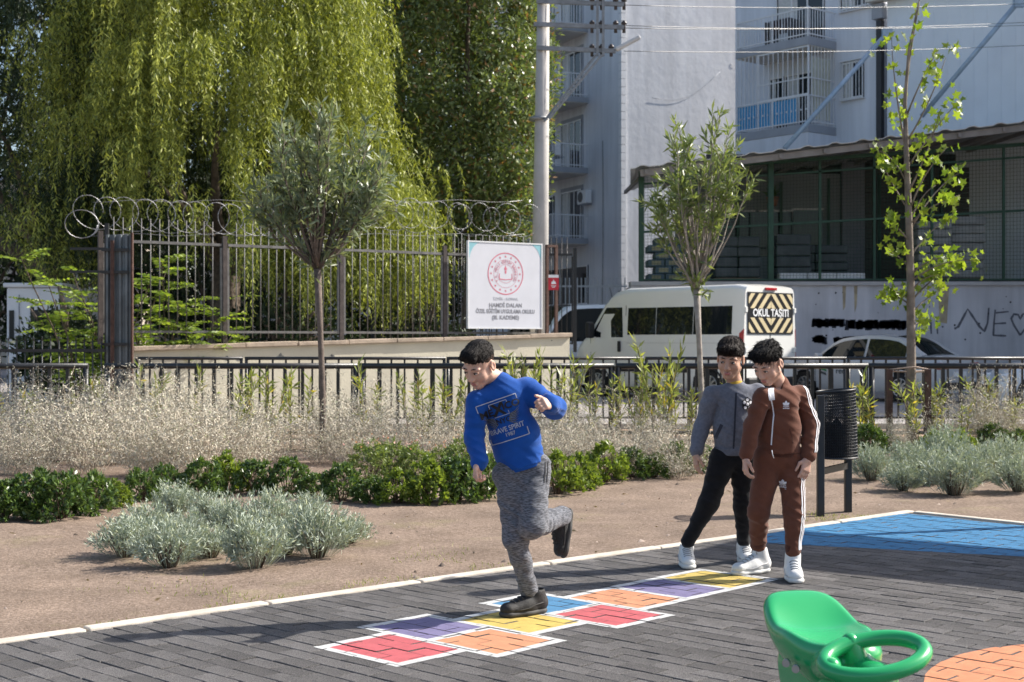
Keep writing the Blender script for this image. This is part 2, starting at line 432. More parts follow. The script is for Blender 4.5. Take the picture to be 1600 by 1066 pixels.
def paint(name, convs, material, parent, lift=0.0012):
    V, F = [], []
    for ci, conv in enumerate(convs):
        x0 = min(p[0] for p in conv) - .12; x1 = max(p[0] for p in conv) + .12; y0 = min(p[1] for p in conv) - .12; y1 = max(p[1] for p in conv) + .12
        for b in bricks:
            c = b[0]
            if not (x0 < c[0] < x1 and y0 < c[1] < y1): continue
            c_b = b[0]; pl = clip_convex([(c_b[0] + (x - c_b[0]) * .994, c_b[1] + (y - c_b[1]) * .988) for x, y in b[6]], conv)
            if len(pl) < 3: continue
            base = len(V); V += [(x, y, b[3] + lift + ci * 3e-5) for x, y in pl]; F.append(tuple(range(base, base + len(pl))))
    mb = MB(); mb.add(V, F)
    return mb.build(name, material, parent)
pw = paint_mat('paint_white', (0.66, 0.66, 0.65)); pr = paint_mat('paint_red', (0.56, 0.125, 0.14)); pp = paint_mat('paint_purple', (0.22, 0.195, 0.345))
po = paint_mat('paint_orange', (0.66, 0.30, 0.165)); py_ = paint_mat('paint_yellow', (0.64, 0.475, 0.13)); pb = paint_mat('paint_blue', (0.085, 0.25, 0.44))
hop = empty('hopscotch', (0, 0, 0), label='hopscotch grid of coloured squares with white outlines painted on dark pavers', cat='hopscotch')
RL = 0.407
def cell(k, s0, s1, m, nm):
    def pt(a, s): return tuple(HO + E1 * a + E2 * s)
    a0, a1 = k * RL, (k + 1) * RL; w_ = 0.025
    paint(nm, [[pt(a0 + w_, s0 + w_), pt(a0 + w_, s1 - w_), pt(a1 - w_, s1 - w_), pt(a1 - w_, s0 + w_)]], m, hop)
    strips = []
    for (aa, ab, sa, sb) in ((a0 - w_, a0 + w_, s0 - w_, s1 + w_), (a1 - w_, a1 + w_, s0 - w_, s1 + w_), (a0 + w_, a1 - w_, s0 - w_, s0 + w_), (a0 + w_, a1 - w_, s1 - w_, s1 + w_)):
        strips.append([pt(aa, sa), pt(aa, sb), pt(ab, sb), pt(ab, sa)])
    return strips
lines = []
for k, s0, s1, m, nm in ((0, -.25, .25, pr, 'red_square'), (1, -.435, 0, pp, 'purple_square'), (1, 0, .435, po, 'orange_square'), (2, -.25, .25, py_, 'yellow_square'),
                         (3, -.435, 0, pb, 'blue_square'), (3, 0, .435, pr, 'red_square'), (4, -.25, .25, po, 'orange_square'), (5, -.25, .25, pp, 'purple_square'), (6, -.25, .25, py_, 'yellow_square')):
    lines += cell(k, s0, s1, m, nm)
paint('white_outline', lines, pw, hop, 0.0016)
bluef = [(3.05, 10.95), (1.75, 9.81), (1.66, 9.33), (3.2, 8.73), (4.6, 8.19), (5.4, 8.35)]
tag(paint('blue_play_field', [bluef], paint_mat('paint_sky_blue', (0.045, 0.205, 0.40)), None), 'large bright blue area painted on pavers inside the kerb corner', 'floor marking')
circ = [(2.62 + 1.03 * math.cos(2 * math.pi * i / 48), 5.24 + 1.03 * math.sin(2 * math.pi * i / 48)) for i in range(48)]
tag(paint('orange_circle', [circ], paint_mat('paint_peach', (0.66, 0.265, 0.135)), None), 'round orange patch painted on pavers beside the green seat', 'floor marking')

# crumbs of earth and pebbles, one scatter
n = 2600
u = RNG.uniform(-9, 10, n); v = RNG.uniform(-9, 0, n) ; x, y = xy(u, v - 0.06)
ok = (y > 5.5) & (y < 18.5); x, y = x[ok], y[ok]; n = len(x)
s = RNG.uniform(.004, .015, n) * np.where(RNG.random(n) < .08, 2.1, 1)
base = np.array([[1, 0, 0], [-.5, .87, 0], [-.5, -.87, 0], [0, 0, .8]]); F0 = np.array([[0, 1, 3], [1, 2, 3], [2, 0, 3]])
ang = RNG.uniform(0, 6.28, n); R = np.stack([np.stack([np.cos(ang), -np.sin(ang)], -1), np.stack([np.sin(ang), np.cos(ang)], -1)], 1)
B2 = np.einsum('nij,kj->nki', R, base[:, :2]); Bz = np.broadcast_to(base[:, 2], (n, 4))
V = np.concatenate([B2, Bz[..., None]], -1) * (s[:, None, None] * RNG.uniform(.6, 1.4, (n, 4, 1)))
V += np.stack([x, y, soil_z(x, y) - .002], -1)[:, None]
F = (F0[None] + 4 * np.arange(n)[:, None, None]).reshape(-1, 3)
me = fast_mesh('earth_crumbs', V.reshape(-1, 3), F, leafmat('crumbs', (0.055, 0.04, 0.03), (0.40, 0.32, 0.27), 0.0, 0.9))
tag(link('earth_crumbs', me), 'small crumbs of earth and pebbles scattered over the bare soil', 'pebbles', kind='stuff')
# thin grass along the kerb
n = 9000
u = RNG.uniform(-2, 12, n); v = -np.abs(RNG.normal(0, .42, n)) - .05; x, y = xy(u, v)
dens = noise3(x * 1.7, y * 1.7, 0 * x + 5.5); ok = (dens > 0.56) & (y > 5); x, y = x[ok], y[ok]
C = np.stack([x, y, soil_z(x, y) - .003], -1); D = rand_dirs(len(C)); D[:, 2] = np.abs(D[:, 2]) + .8
V, F = leaf_quads(C, D, RNG.uniform(.012, .035, len(C)), .004)
me = fast_mesh('sparse_grass', V, F, leafmat('grass', (0.16, 0.20, 0.06), (0.34, 0.34, 0.13), 0.3))
tag(link('sparse_grass', me), 'thin short grass growing in patches along the pale kerb', 'grass', kind='stuff')
# dry leaf litter
n = 300
u = RNG.uniform(-7, 9, n); v = RNG.uniform(-7, -.1, n); x, y = xy(u, v); ok = (y > 5) & (y < 18); x, y = x[ok], y[ok]
C = np.stack([x, y, soil_z(x, y) + .006], -1); D = rand_dirs(len(C)); D[:, 2] *= .25
V, F = leaf_quads(C, D, RNG.uniform(.02, .06, len(C)), RNG.uniform(.008, .02, len(C)))
me = fast_mesh('leaf_litter', V, F, leafmat('litter', (0.18, 0.11, 0.06), (0.42, 0.33, 0.2), 0.1))
tag(link('leaf_litter', me), 'dry fallen leaves and bits lying on the bare soil', 'leaves', kind='stuff')
# ================================================================ railings, school wall and fence, pole
blackm = mat('black_paint', (0.018, 0.019, 0.022), 0.38, 0.2, 12, 0.1, 60, spec=0.5)
rustm = mat('rusty_steel', (0.10, 0.055, 0.042), 0.8, 0.25, 14, 0.3, 60)
postm = mat('dark_post', (0.075, 0.060, 0.055), 0.75, 0.25, 12, 0.3, 60)
greym = mat('grey_steel', (0.17, 0.165, 0.16), 0.55, 0.2, 10, 0.15, 60, metal=0.3)

def railing(px0, px1, Y, top, r, step, label, group, bottom=0.12):
    a = (px0 - 800) * Y / FPX; b = (px1 - 800) * Y / FPX; L = b - a
    t = empty('railing', (a, Y, 0), 0, label, 'railing', group)
    mb = MB(); mb.tube((0, 0, 0), (0, 0, top), r * 1.1, n=10); pm = mb.mesh('post', blackm)
    link('post', pm, t); link('post', pm, t, (L, 0, 0))
    MB().tube((-r, 0, top), (L + r, 0, top), r * 1.15, n=12).build('top_rail', blackm, t)
    MB().tube((0, 0, bottom), (L, 0, bottom), r * 0.7, n=8).build('bottom_rail', blackm, t)
    n = int(round(L / step)); bm_ = MB().bar((0, 0, bottom), (0, 0, top), r * 1.25, r * 1.25).mesh('baluster', blackm)
    for i in range(1, n): link('baluster', bm_, t, (L * i / n, 0, 0))
    return t
near_l = 'thick black tube railing panel '
for a, b, w_ in ((-262, 134, 'in front of the low spiked iron gate'), (168, 556, 'behind the slim trunk of the full-leaved oleander tree'), (566, 955, 'behind the hopping boy in blue'), (966, 1352, 'behind the two standing boys'), (1362, 1752, 'behind the staked young plane tree')):
    railing(a, b, 18.7, 1.015, 0.034, 0.235, near_l + w_, 'black railing panels behind the planted bed')
far_l = 'thin black roadside railing panel '
for a, b, w_ in ((214, 377, 'next to the corrugated gate leaf'), (385, 694, 'along the middle of the beige wall'), (700, 1003, 'below the school sign'), (1010, 1320, 'in front of the white school van'), (1326, 1636, 'in front of the silver sedan')):
    railing(a, b, 21.3, 1.085, 0.022, 0.195, far_l + w_, 'black railing panels at the roadside', 0.18)

# school wall: plastered, sloping cap, running back to the right
W0 = Vector((-6.46, 22.0, 0)); WA = math.radians(33); WD = Vector((math.cos(WA), math.sin(WA), 0))
def wt(px): k = (px - 800) / FPX; return (-W0.x + k * W0.y) / (WD.x - WD.y * k)
def wz(px, py): return CAM_H - (py - 533) * (W0.y + WD.y * wt(px)) / FPX
plaster = mat('wall_plaster', (0.56, 0.515, 0.40), 0.9, 0.05, 1.5, 0.25, 25, var2=(0.47, 0.43, 0.34))
capm = mat('wall_cap', (0.42, 0.335, 0.255), 0.9, 0.15, 6, 0.4, 30)
ta, tb = wt(206), wt(890); z0, z1 = wz(206, 549), wz(890, 527)
sw = empty('school_wall', W0, WA, 'long beige plastered wall with stone cap carrying the school fence', 'wall')
MB().prism([(ta, -0.1), (tb, -0.1), (tb, z1), (ta, z0)], 0, 0.34).build('wall_body', plaster, sw)
n = 9; L = tb - ta
for i in range(n):
    a, b = L * i / n + .004, L * (i + 1) / n - .004 + (0.03 if i == n - 1 else 0)
    za, zb = z0 + (z1 - z0) * a / L, z0 + (z1 - z0) * min(b, L) / L; j = random.uniform(-.01, .01)
    MB().prism([(ta + a, za + .003), (ta + b, zb + .003), (ta + b, zb + .08 + j), (ta + a, za + .08 + j)], -0.07 + j, 0.40).build('cap_stone', capm, sw, bevel=0.012)
blot = mat('blot_paint', (0.20, 0.20, 0.19), 0.9, 0.3, 20)
for px, py, s in ((355, 556, .07), (372, 558, .05), (438, 553, .09), (520, 552, .05), (862, 528, .02), (600, 556, .04)):
    pts = [(wt(px) + s * (1 + random.uniform(-.4, .4)) * math.cos(a) * .8, wz(px, py) - .05 + s * .5 * (1 + random.uniform(-.5, .5)) * math.sin(a)) for a in [k * 2 * math.pi / 13 for k in range(13)]]
    MB().prism(pts, -0.003, 0.001).build('blot', blot, sw)
MB().box((tb - 0.17, 2.64, 0.68), (0.335, 4.5, 1.5)).build('wall_return', plaster, sw)

# iron fence on the wall
def iron_fence(name, base, rz, xs, zb, ztop, zbar, step, label, group=None, m=greym, pm=postm):
    t = empty(name, base, rz, label, 'fence', group)
    pmesh = MB().box((0, 0, (ztop - zb + .12) / 2), (0.075, 0.06, ztop - zb + .12)).mesh('post', pm)
    barm = MB().tube((0, 0, 0.0), (0, 0, zbar - zb - .10), 0.0105, 0.009, n=6).mesh('bar', m)
    for x in xs: link('post', pmesh, t, (x, 0, 0))
    for i in range(len(xs) - 1):
        a, b = xs[i] + .06, xs[i + 1] - .06
        for z, w_ in ((ztop - zb - .03, .045), (.20, .04)):
            MB().box(((a + b) / 2, 0, z), (b - a, .03, w_)).build('rail', m, t)
        for z in (a, b): MB().box((z, 0, (ztop - zb) / 2 + .05), (.035, .032, ztop - zb - .25)).build('frame_bar', m, t)
        n = int(round((b - a) / step))
        for k in range(1, n): link('bar', barm, t, (a + (b - a) * k / n, 0.0, 0.10))
    return t
def wl3(t, y, z): return W0 + WD * t + Vector((-WD.y, WD.x, 0)) * y + Vector((0, 0, z))
fz0 = 1.30
iron_fence('iron_fence', wl3(0, .17, fz0), WA, [wt(p) for p in (162, 357, 540, 702, 850)], fz0, 2.98, 3.33, 0.15, 'tall grey iron bar fence with rusty posts on the beige wall')
iron_fence('iron_fence', Vector((-3.1, 31, 1.1)), 0, [0, 1.6, 3.2, 4.5], 1.1, 3.3, 3.65, 0.12, 'dark iron bar fence further back behind the sign', None, blackm, blackm)
GPO = wl3(wt(866), .17, 0)
t = empty('gate_post', (GPO.x, GPO.y, 1.45), WA, 'narrow rusty steel post frame right of the school sign', 'post')
for dx in (-.05, .16): MB().box((dx, 0, 0.85), (.06, .05, 1.8)).build('upright', rustm, t)
MB().box((.055, 0, 1.73), (.24, .06, .045)).build('cross_bar', rustm, t)
redm = mat('notice_red', (0.55, 0.03, 0.05), 0.5, 0.1, 8); whitem = mat('white_plate', (0.80, 0.80, 0.80), 0.5, 0.04, 6)
p = P(865, 440, GPO.y - .12)
t = empty('notice_plate', p, 0, 'small red and white notice plate fixed to the rusty post', 'sign')
MB().box((0, 0, -.02), (.20, .012, .29)).build('plate', redm, t); MB().box((0, -.008, .10), (.198, .006, .055)).build('white_header', whitem, t)
MB().prism([(-.05, -.05), (.05, -.05), (.035, .0), (.018, .0), (0, .04), (-.018, .0), (-.035, .0)], -.012, -.007).build('pictogram', whitem, t)
MB().box((0, -.009, -.085), (.10, .004, .012)).build('text_line', whitem, t); MB().box((0, -.009, -.11), (.06, .004, .012)).build('text_line', whitem, t)

# razor wire coil
wire = mat('razor_wire', (0.30, 0.30, 0.31), 0.4, 0.1, 30, metal=0.8)
rw = empty('razor_wire', wl3(0, .17, 0), WA, 'coil of razor wire running along the top of the iron fence', 'razor wire')
def coil(xa, xb, zc, pitch, R, jit, name, rr=.0075):
    pts = []; n = int((xb - xa) / pitch * 28); ph = random.random() * 6
    for i in range(n):
        a = i / 28 * 2 * math.pi; k = i / 28
        w1 = math.sin(k * 1.7 + ph) * jit; w2 = math.sin(k * 2.9 + 1) * jit
        pts.append((xa + pitch * k + w1 + (R + w2) * math.cos(a) * 1.15, .05 * math.sin(a * .5 + .6) + .03 * math.cos(a), zc + (R + w2) * math.sin(a)))
    MB().poly_tube(pts, rr, 4).build(name, wire, rw)
    bb = MB()
    for i in range(0, n - 1, 2):
        p, q = Vector(pts[i]), Vector(pts[i + 1]); m_ = (p + q) / 2; d = (q - p).normalized(); s = d.cross(Vector((0, 1, 0)))
        if s.length < .1: continue
        s.normalize(); bb.add([m_ + s * .013 - d * .008, m_ + d * .014, m_ - s * .013 - d * .008, m_ - d * .014], [(0, 1, 2, 3)])
    bb.build('barbs', wire, rw)['kind'] = 'stuff'
coil(wt(135), wt(545), wz(330, 340), .30, .265, .012, 'coil', .0045)
coil(wt(560), wt(838), wz(700, 338), .28, .27, .06, 'coil', .004)
q = [(wt(128 + 26 * math.cos(a)), wz(128, 350 + 22 * math.sin(a))) for a in [k / 20 * 2 * math.pi for k in range(26)]]
MB().poly_tube([(x, -.1 - i * .004, z) for i, (x, z) in enumerate(q)], .007, 4).build('coil_end', wire, rw)
for py in (313, 366): MB().poly_tube([(wt(px), 0, wz(px, py + 2 * math.sin(px * .05))) for px in range(150, 850, 25)], .004, 4).build('tie_wire', wire, rw)

# school sign
s0, s1 = wt(728.5), wt(845); sw_ = s1 - s0; sc_ = wl3((s0 + s1) / 2, -.03, 0); SYc = sc_.y
zb_, zt_ = CAM_H - (514 - 533) * SYc / FPX, CAM_H - (378.5 - 533) * SYc / FPX; sh_ = zt_ - zb_
sign = empty('school_sign', (sc_.x, sc_.y, zb_), WA, 'white school sign board with red round emblem standing on the beige wall', 'sign')
alu = mat('sign_frame', (0.72, 0.73, 0.74), 0.4, 0.05, 5, metal=0.4); board = mat('sign_white', (0.60, 0.61, 0.655), 0.45, 0.03, 3)
teal = mat('sign_teal', (0.25, 0.50, 0.56), 0.45, 0.04, 5); signred = mat('sign_red', (0.60, 0.16, 0.22), 0.5, 0.05, 5); signgrey = mat('sign_grey', (0.22, 0.22, 0.24), 0.5, 0.05, 5)
MB().box((0, 0, sh_ / 2), (sw_ - .04, .04, sh_ - .04)).build('board', board, sign)
fr = MB(); f = .025
for cx, cz, sx, sz in ((0, f / 2, sw_, f), (0, sh_ - f / 2, sw_, f), (-sw_ / 2 + f / 2, sh_ / 2, f, sh_ - 2 * f), (sw_ / 2 - f / 2, sh_ / 2, f, sh_ - 2 * f)): fr.box((cx, 0, cz), (sx, .06, sz))
fr.build('frame', alu, sign)
for sgn in (-1, 1):
    cor = [(sgn * (sw_ / 2 - f), sh_ - f), (sgn * (sw_ / 2 - .30), sh_ - f)] + [(sgn * (sw_ / 2 - .30 + .275 * math.sin(a)), sh_ - f - .40 + .40 * math.cos(a)) for a in [k / 8 * math.pi / 2 for k in range(1, 9)]]
    MB().prism(cor, -.0225, -.0205).build('corner_print', teal, sign)
pxm = SYc / FPX
ez = sh_ - (428 - 378.5) * pxm; R0 = 33 * pxm
def ring(r0, r1, n=48):
    mb = MB(); V = []; F = []
    for i in range(n):
        a = 2 * math.pi * i / n
        for r in (r0, r1): V.append((r * math.cos(a), -.0225, ez + r * math.sin(a)))
    for i in range(n): j = (i + 1) % n; F.append((2 * i, 2 * i + 1, 2 * j + 1, 2 * j))
    return mb.add(V, F)
ring(R0 * .95, R0).build('emblem_ring', signred, sign)
ring(R0 * .655, R0 * .67).build('emblem_ring', signred, sign)
ring(R0 * .43, R0 * .445).build('emblem_ring', signred, sign)
for i in range(16):
    a = 2 * math.pi * i / 16; cx, cz = R0 * .81 * math.cos(a), ez + R0 * .81 * math.sin(a)
    st = [(cx + (.026 if k % 2 == 0 else .011) * math.cos(math.pi / 2 + k * math.pi / 5), cz + (.026 if k % 2 == 0 else .011) * math.sin(math.pi / 2 + k * math.pi / 5)) for k in range(10)]
    MB().prism(st, -.0225, -.0205).build('emblem_star', signred, sign)
ringtxt = 'T.C. MİLLÎ EĞİTİM BAKANLIĞI'
for i, ch in enumerate(ringtxt):
    if ch == ' ': continue
    a = math.radians(215 - 250 * i / (len(ringtxt) - 1))
    text_obj('emblem_letter', ch, signred, .065, sign, (R0 * .55 * math.cos(a), -.0225, ez + R0 * .55 * math.sin(a)), (RX, -(a - math.pi / 2), 0), extrude=.001)
bs = 1.25
def zz(v): return ez + v * bs
bk = MB()
bk.prism([(-.115 * bs, zz(-.075)), (-.105 * bs, zz(-.075)), (-.105 * bs, zz(0)), (-.115 * bs, zz(.005))], -.0225, -.0205)
bk.prism([(.105 * bs, zz(-.075)), (.115 * bs, zz(-.075)), (.115 * bs, zz(.005)), (.105 * bs, zz(0))], -.0225, -.0205)
bk.prism([(-.115 * bs, zz(-.085)), (-.01 * bs, zz(-.095)), (.115 * bs, zz(-.085)), (.115 * bs, zz(-.073)), (0, zz(-.083)), (-.115 * bs, zz(-.073))], -.0235, -.0205)
bk.build('emblem_book', signred, sign)
MB().prism([(-.012, zz(.0)), (.012, zz(.0)), (.022, zz(.045)), (-.022, zz(.045))], -.0225, -.0205).build('emblem_torch', signred, sign)
MB().prism([(-.022, zz(.052)), (.022, zz(.052)), (.03, zz(.08)), (.01, zz(.095)), (.0, zz(.125)), (-.016, zz(.098)), (-.03, zz(.08))], -.0225, -.0205).build('emblem_flame', signred, sign)
def sgn_text(txt, py, size, bold, m, sx=1.0):
    text_obj('lettering', txt, m, size, sign, (0, -.0225, sh_ - (py - 378.5) * pxm), (RX, 0, 0), sx, .001, bold)
sgn_text('İZMİR - KONAK', 467.5, .075, 0, mat('sign_lightgrey', (0.42, 0.42, 0.45), .5, .03, 5))
sgn_text('HAMDİ DALAN', 477.5, .105, .002, signgrey)
sgn_text('ÖZEL EĞİTİM UYGULAMA OKULU', 487, .105, .002, signgrey, .80)
sgn_text('(III. KADEME)', 496.5, .105, .002, signgrey)

# folded corrugated gate leaf with steel posts
GY = 21.9
t = empty('gate_leaf', P(186, 0, GY).xy.to_3d(), 0, 'narrow dark grey corrugated steel gate leaf clamped to black posts', 'gate')
cor = mat('corrugated_grey', (0.16, 0.185, 0.20), 0.5, 0.18, 4, 0.1, 30, metal=0.4)
pts = [(-.20 + .40 * i / 24, .018 * (1 if (i // 3) % 2 else -1)) for i in range(25)]
V = [(x, y, z) for z in (0.15, 3.02) for x, y in pts]; F = [(i, i + 1, 26 + i, 25 + i) for i in range(24)]
o = MB().add(V, F).build('sheet', cor, t); md = o.modifiers.new('s', 'SOLIDIFY'); md.thickness = .006
MB().box((.205, 0, 1.55), (.03, .06, 3.0)).build('edge_bar', rustm, t)
MB().box((-.20, .03, 1.6), (.06, .06, 3.2)).build('post', blackm, t); MB().box((-.09, -.05, 1.5), (.05, .05, 2.85)).build('post', rustm, t)
for z in (2.78, 2.43, 1.30): MB().box((-.05, -.035, z), (.42, .05, .045)).build('clamp', blackm, t)
for z in (2.80, 2.44): MB().box((-.50, .03, z), (.55, .04, .04)).build('arm', blackm, t)

# low iron fence left of the gate leaf
t = empty('iron_gate', P(-60, 0, 21.8).xy.to_3d(), 0, 'low black iron gate with spiked bars beside the corrugated leaf', 'gate')
Lg = (165 + 60) * 21.8 / FPX
for z in (1.20, .25): MB().box((Lg / 2, 0, z), (Lg, .035, .05)).build('rail', blackm, t)
bm_ = MB().tube((0, 0, .1), (0, 0, 1.36), .011, n=6).tube((0, 0, 1.36), (0, 0, 1.43), .014, .001, n=6).mesh('bar', blackm)
for i in range(17): link('bar', bm_, t, (Lg * (i + .5) / 17, 0, 0))

# utility pole with cross-arms, brace, lamp and wires
PY = 30.0
conc = mat('pole_concrete', (0.46, 0.44, 0.42), 0.85, 0.08, 3, 0.2, 40)
galv = mat('galvanised', (0.27, 0.28, 0.29), 0.5, 0.15, 8, metal=0.5)
pole = empty('utility_pole', (P(841, 0, PY).x, PY, 0), 0, 'round concrete utility pole with three steel cross arms and a diagonal brace', 'pole')
def pr_(px, py, dy=0.0): q = P(px, py, PY + dy); return Vector((q.x - pole.location.x, dy, q.z))
o = MB().tube((0, 0, -.1), (.12, 0, 9.4), .205, .125, n=24).build('shaft', conc, pole)
for i, (py, xl, xr) in enumerate(((5, 838, 975), (41, 834, 975), (78, 838, 962))):
    a, b = pr_(xl, py - 3, -.16), pr_(xr, py + 2, -.16)
    MB().bar(a, b, .07, .09).build('cross_arm', galv, pole)
    for px in (925, 940, 962, 975) if i < 2 else (925, 940, 955):
        q = pr_(px, py + 1, -.16)
        MB().tube(q + Vector((0, 0, -.13)), q + Vector((0, 0, .13)), .035, n=8).tube(q + Vector((0, 0, .05)), q + Vector((0, 0, .10)), .06, n=8).build('insulator', mat('insulator', (.06, .05, .05), .3, .2, 9), pole)
for px in (933.5, 942.5): MB().bar(pr_(px, 88, -.2), pr_(px, -20, -.2), .055, .055).build('upright', galv, pole)
MB().bar(pr_(850, 190, -.18), pr_(931, 86, -.18), .07, .05).build('brace', galv, pole); MB().bar(pr_(858, 186, -.24), pr_(940, 86, -.24), .045, .05).build('brace', galv, pole)
MB().tube(pr_(842, 186) - Vector((0, 0, .035)), pr_(842, 186) + Vector((0, 0, .035)), .21, n=24).build('clamp_band', galv, pole)
lampm = mat('lamp_grey', (.55, .56, .56), .45, .05, 6)
lp = MB(); a, b = pr_(962, 78, -.2), pr_(1000, 58, -.2); d = (b - a)
o = MB().bar(a + d * .0, b, .16, .09).build('lamp_head', lampm, pole, bevel=.03)
for i, (py, pye) in enumerate(((8, 2), (40, 36), (44, 30), (80, 66))):
    tag(MB().poly_tube([P(975 + (1700 - 975) * k / 14, py + (pye - py) * k / 14 + 7 * (1 - (k / 7 - 1) ** 2), PY - .2 + 12 * k / 14) for k in range(15)], .009, 4).build('power_line', blackm),
        'thin dark power line strung from the pole cross arm across the buildings', 'power line', 'power lines on the pole')
# ================================================================ buildings
Fd = Vector((0.63, -0.777, 0)); Gd = Vector((0.777, 0.63, 0))       # street front runs along Fd, side walls along Gd
stucco = mat('stucco_white', (0.79, 0.80, 0.83), 0.85, 0.03, 0.5, 0.5, 3.5, var2=(0.70, 0.71, 0.745))
def streaks(m, k0=.84):
    nt = m.node_tree; b = nt.nodes['Principled BSDF']; base = b.inputs['Base Color'].links[0].from_socket; tc = nt.nodes.new('ShaderNodeTexCoord'); mp = nt.nodes.new('ShaderNodeMapping'); mp.inputs['Scale'].default_value = (1.3, 1.3, .09)
    n = nt.nodes.new('ShaderNodeTexNoise'); n.inputs['Scale'].default_value = 1.6; n.inputs['Detail'].default_value = 7; n.inputs['Roughness'].default_value = .62; nt.links.new(tc.outputs['Object'], mp.inputs[0]); nt.links.new(mp.outputs[0], n.inputs['Vector'])
    r = nt.nodes.new('ShaderNodeMapRange'); r.inputs[1].default_value = .35; r.inputs[2].default_value = .62; r.inputs[3].default_value = k0; r.inputs[4].default_value = 1.03; nt.links.new(n.outputs['Fac'], r.inputs[0])
    mx = nt.nodes.new('ShaderNodeMixRGB'); mx.blend_type = 'MULTIPLY'; mx.inputs[0].default_value = 1; nt.links.new(base, mx.inputs[1]); nt.links.new(r.outputs[0], mx.inputs[2]); nt.links.new(mx.outputs[0], b.inputs['Base Color'])
streaks(stucco)
slabm = mat('slab_grey', (0.36, 0.38, 0.42), 0.8, 0.06, 2)
soffit = mat('soffit_cream', (0.70, 0.67, 0.62), 0.85, 0.05, 2)
winfr = mat('window_white', (0.80, 0.80, 0.80), 0.4, 0.04, 4); glass = glassmat('window_glass', (0.02, 0.026, 0.032))
railw = mat('rail_white', (0.74, 0.75, 0.77), 0.5, 0.05, 5)
curtain = mat('curtain', (0.62, 0.62, 0.60), 0.9, 0.1, 12); cream = mat('awning_cloth', (0.60, 0.60, 0.50), 0.9, 0.08, 6)
def frame_of(origin):                                               # local axes: x = along Fd, y = along -Gd (outwards, street side), z up
    M = Matrix(((Fd.x, -Gd.x, 0, origin[0]), (Fd.y, -Gd.y, 0, origin[1]), (0, 0, 1, 0), (0, 0, 0, 1)))
    return M
def lbox(mb, M, x0, x1, y0, y1, z0, z1):
    vs = [M @ Vector((x, y, z)) for z in (z0, z1) for y in (y0, y1) for x in (x0, x1)]
    return mb.add(vs, [(0, 2, 3, 1), (4, 5, 7, 6), (0, 1, 5, 4), (2, 6, 7, 3), (0, 4, 6, 2), (1, 3, 7, 5)])
def window(par, M, x0, x1, z0, z1, bars=1, y=0.0, grille=False, dark=False):
    w_ = lbox(MB(), M, x0, x1, y + .003, y + .05, z0, z1).build('window', glass, par)
    fr = MB(); f = .06
    for a in [x0 + (x1 - x0) * k / (bars + 1) for k in range(bars + 2)]: lbox(fr, M, max(x0, a - f / 2), min(x1, a + f / 2), y + .052, y + .08, z0, z1)
    for z in (z0, z1 - f): lbox(fr, M, x0 + .001, x1 - .001, y + .0505, y + .078, z, z + f)
    fr.build('window_frame', winfr, w_)
    if not dark:
        lbox(MB(), M, x0 + .08, x0 + (x1 - x0) * .45, y + .0505, y + .0515, z0 + .07, z1 - .07).build('curtain', curtain, w_)
    return w_
def balcony(par, M, x0, x1, depth, zf, rail_h=1.0, step=.12, railmat=railw, th=.22, under=True):
    b = lbox(MB(), M, x0, x1, 0.003, depth, zf - th, zf).build('balcony', slabm, par)
    if under: lbox(MB(), M, x0 + .03, x1 - .03, 0.01, depth - .03, zf - th - .03, zf - th - .003).build('soffit', soffit, b)
    rl = MB()
    lbox(rl, M, x0, x1, depth - .06, depth - .02, zf + rail_h - .05, zf + rail_h); lbox(rl, M, x0, x1, depth - .06, depth - .02, zf + .08, zf + .12)
    for xx in (x0 + .02, x1 - .06):
        lbox(rl, M, xx, xx + .04, .02, depth - .06, zf + rail_h - .05, zf + rail_h); lbox(rl, M, xx, xx + .04, .02, depth - .06, zf + .08, zf + .12)
    n = int((x1 - x0) / step)
    for i in range(n + 1):
        x = x0 + .02 + (x1 - x0 - .05) * i / n; lbox(rl, M, x - .01, x + .01, depth - .05, depth - .03, zf, zf + rail_h)
    m = int(depth / step)
    for i in range(1, m):
        for xx in (x0 + .03, x1 - .05): lbox(rl, M, xx, xx + .02, depth * i / m - .01, depth * i / m + .01, zf, zf + rail_h)
    for xx in (x0 + .02, x1 - .07, (x0 + x1) / 2): lbox(rl, M, xx, xx + .05, depth - .07, depth - .015, zf - .02, zf + rail_h + .02)
    rl.build('balcony_railing', railmat, b)
    return b
def ac_unit(par, M, x, y, z):
    a = lbox(MB(), M, x - .40, x + .40, y, y + .28, z, z + .56).build('air_conditioner', winfr, par, bevel=.02)
    cx = M @ Vector((x - .1, y + .283, z + .28)); n_ = -Gd
    mb = MB(); mb.tube(cx, cx + n_ * .012, .22, n=20); mb.build('fan_grille', mat('ac_dark', (.05, .05, .055), .5, .1, 9), a)
    lbox(MB(), M, x - .30, x + .30, y - .22, y + .30, z - .05, z - .01).build('bracket', slabm, a)
    return a

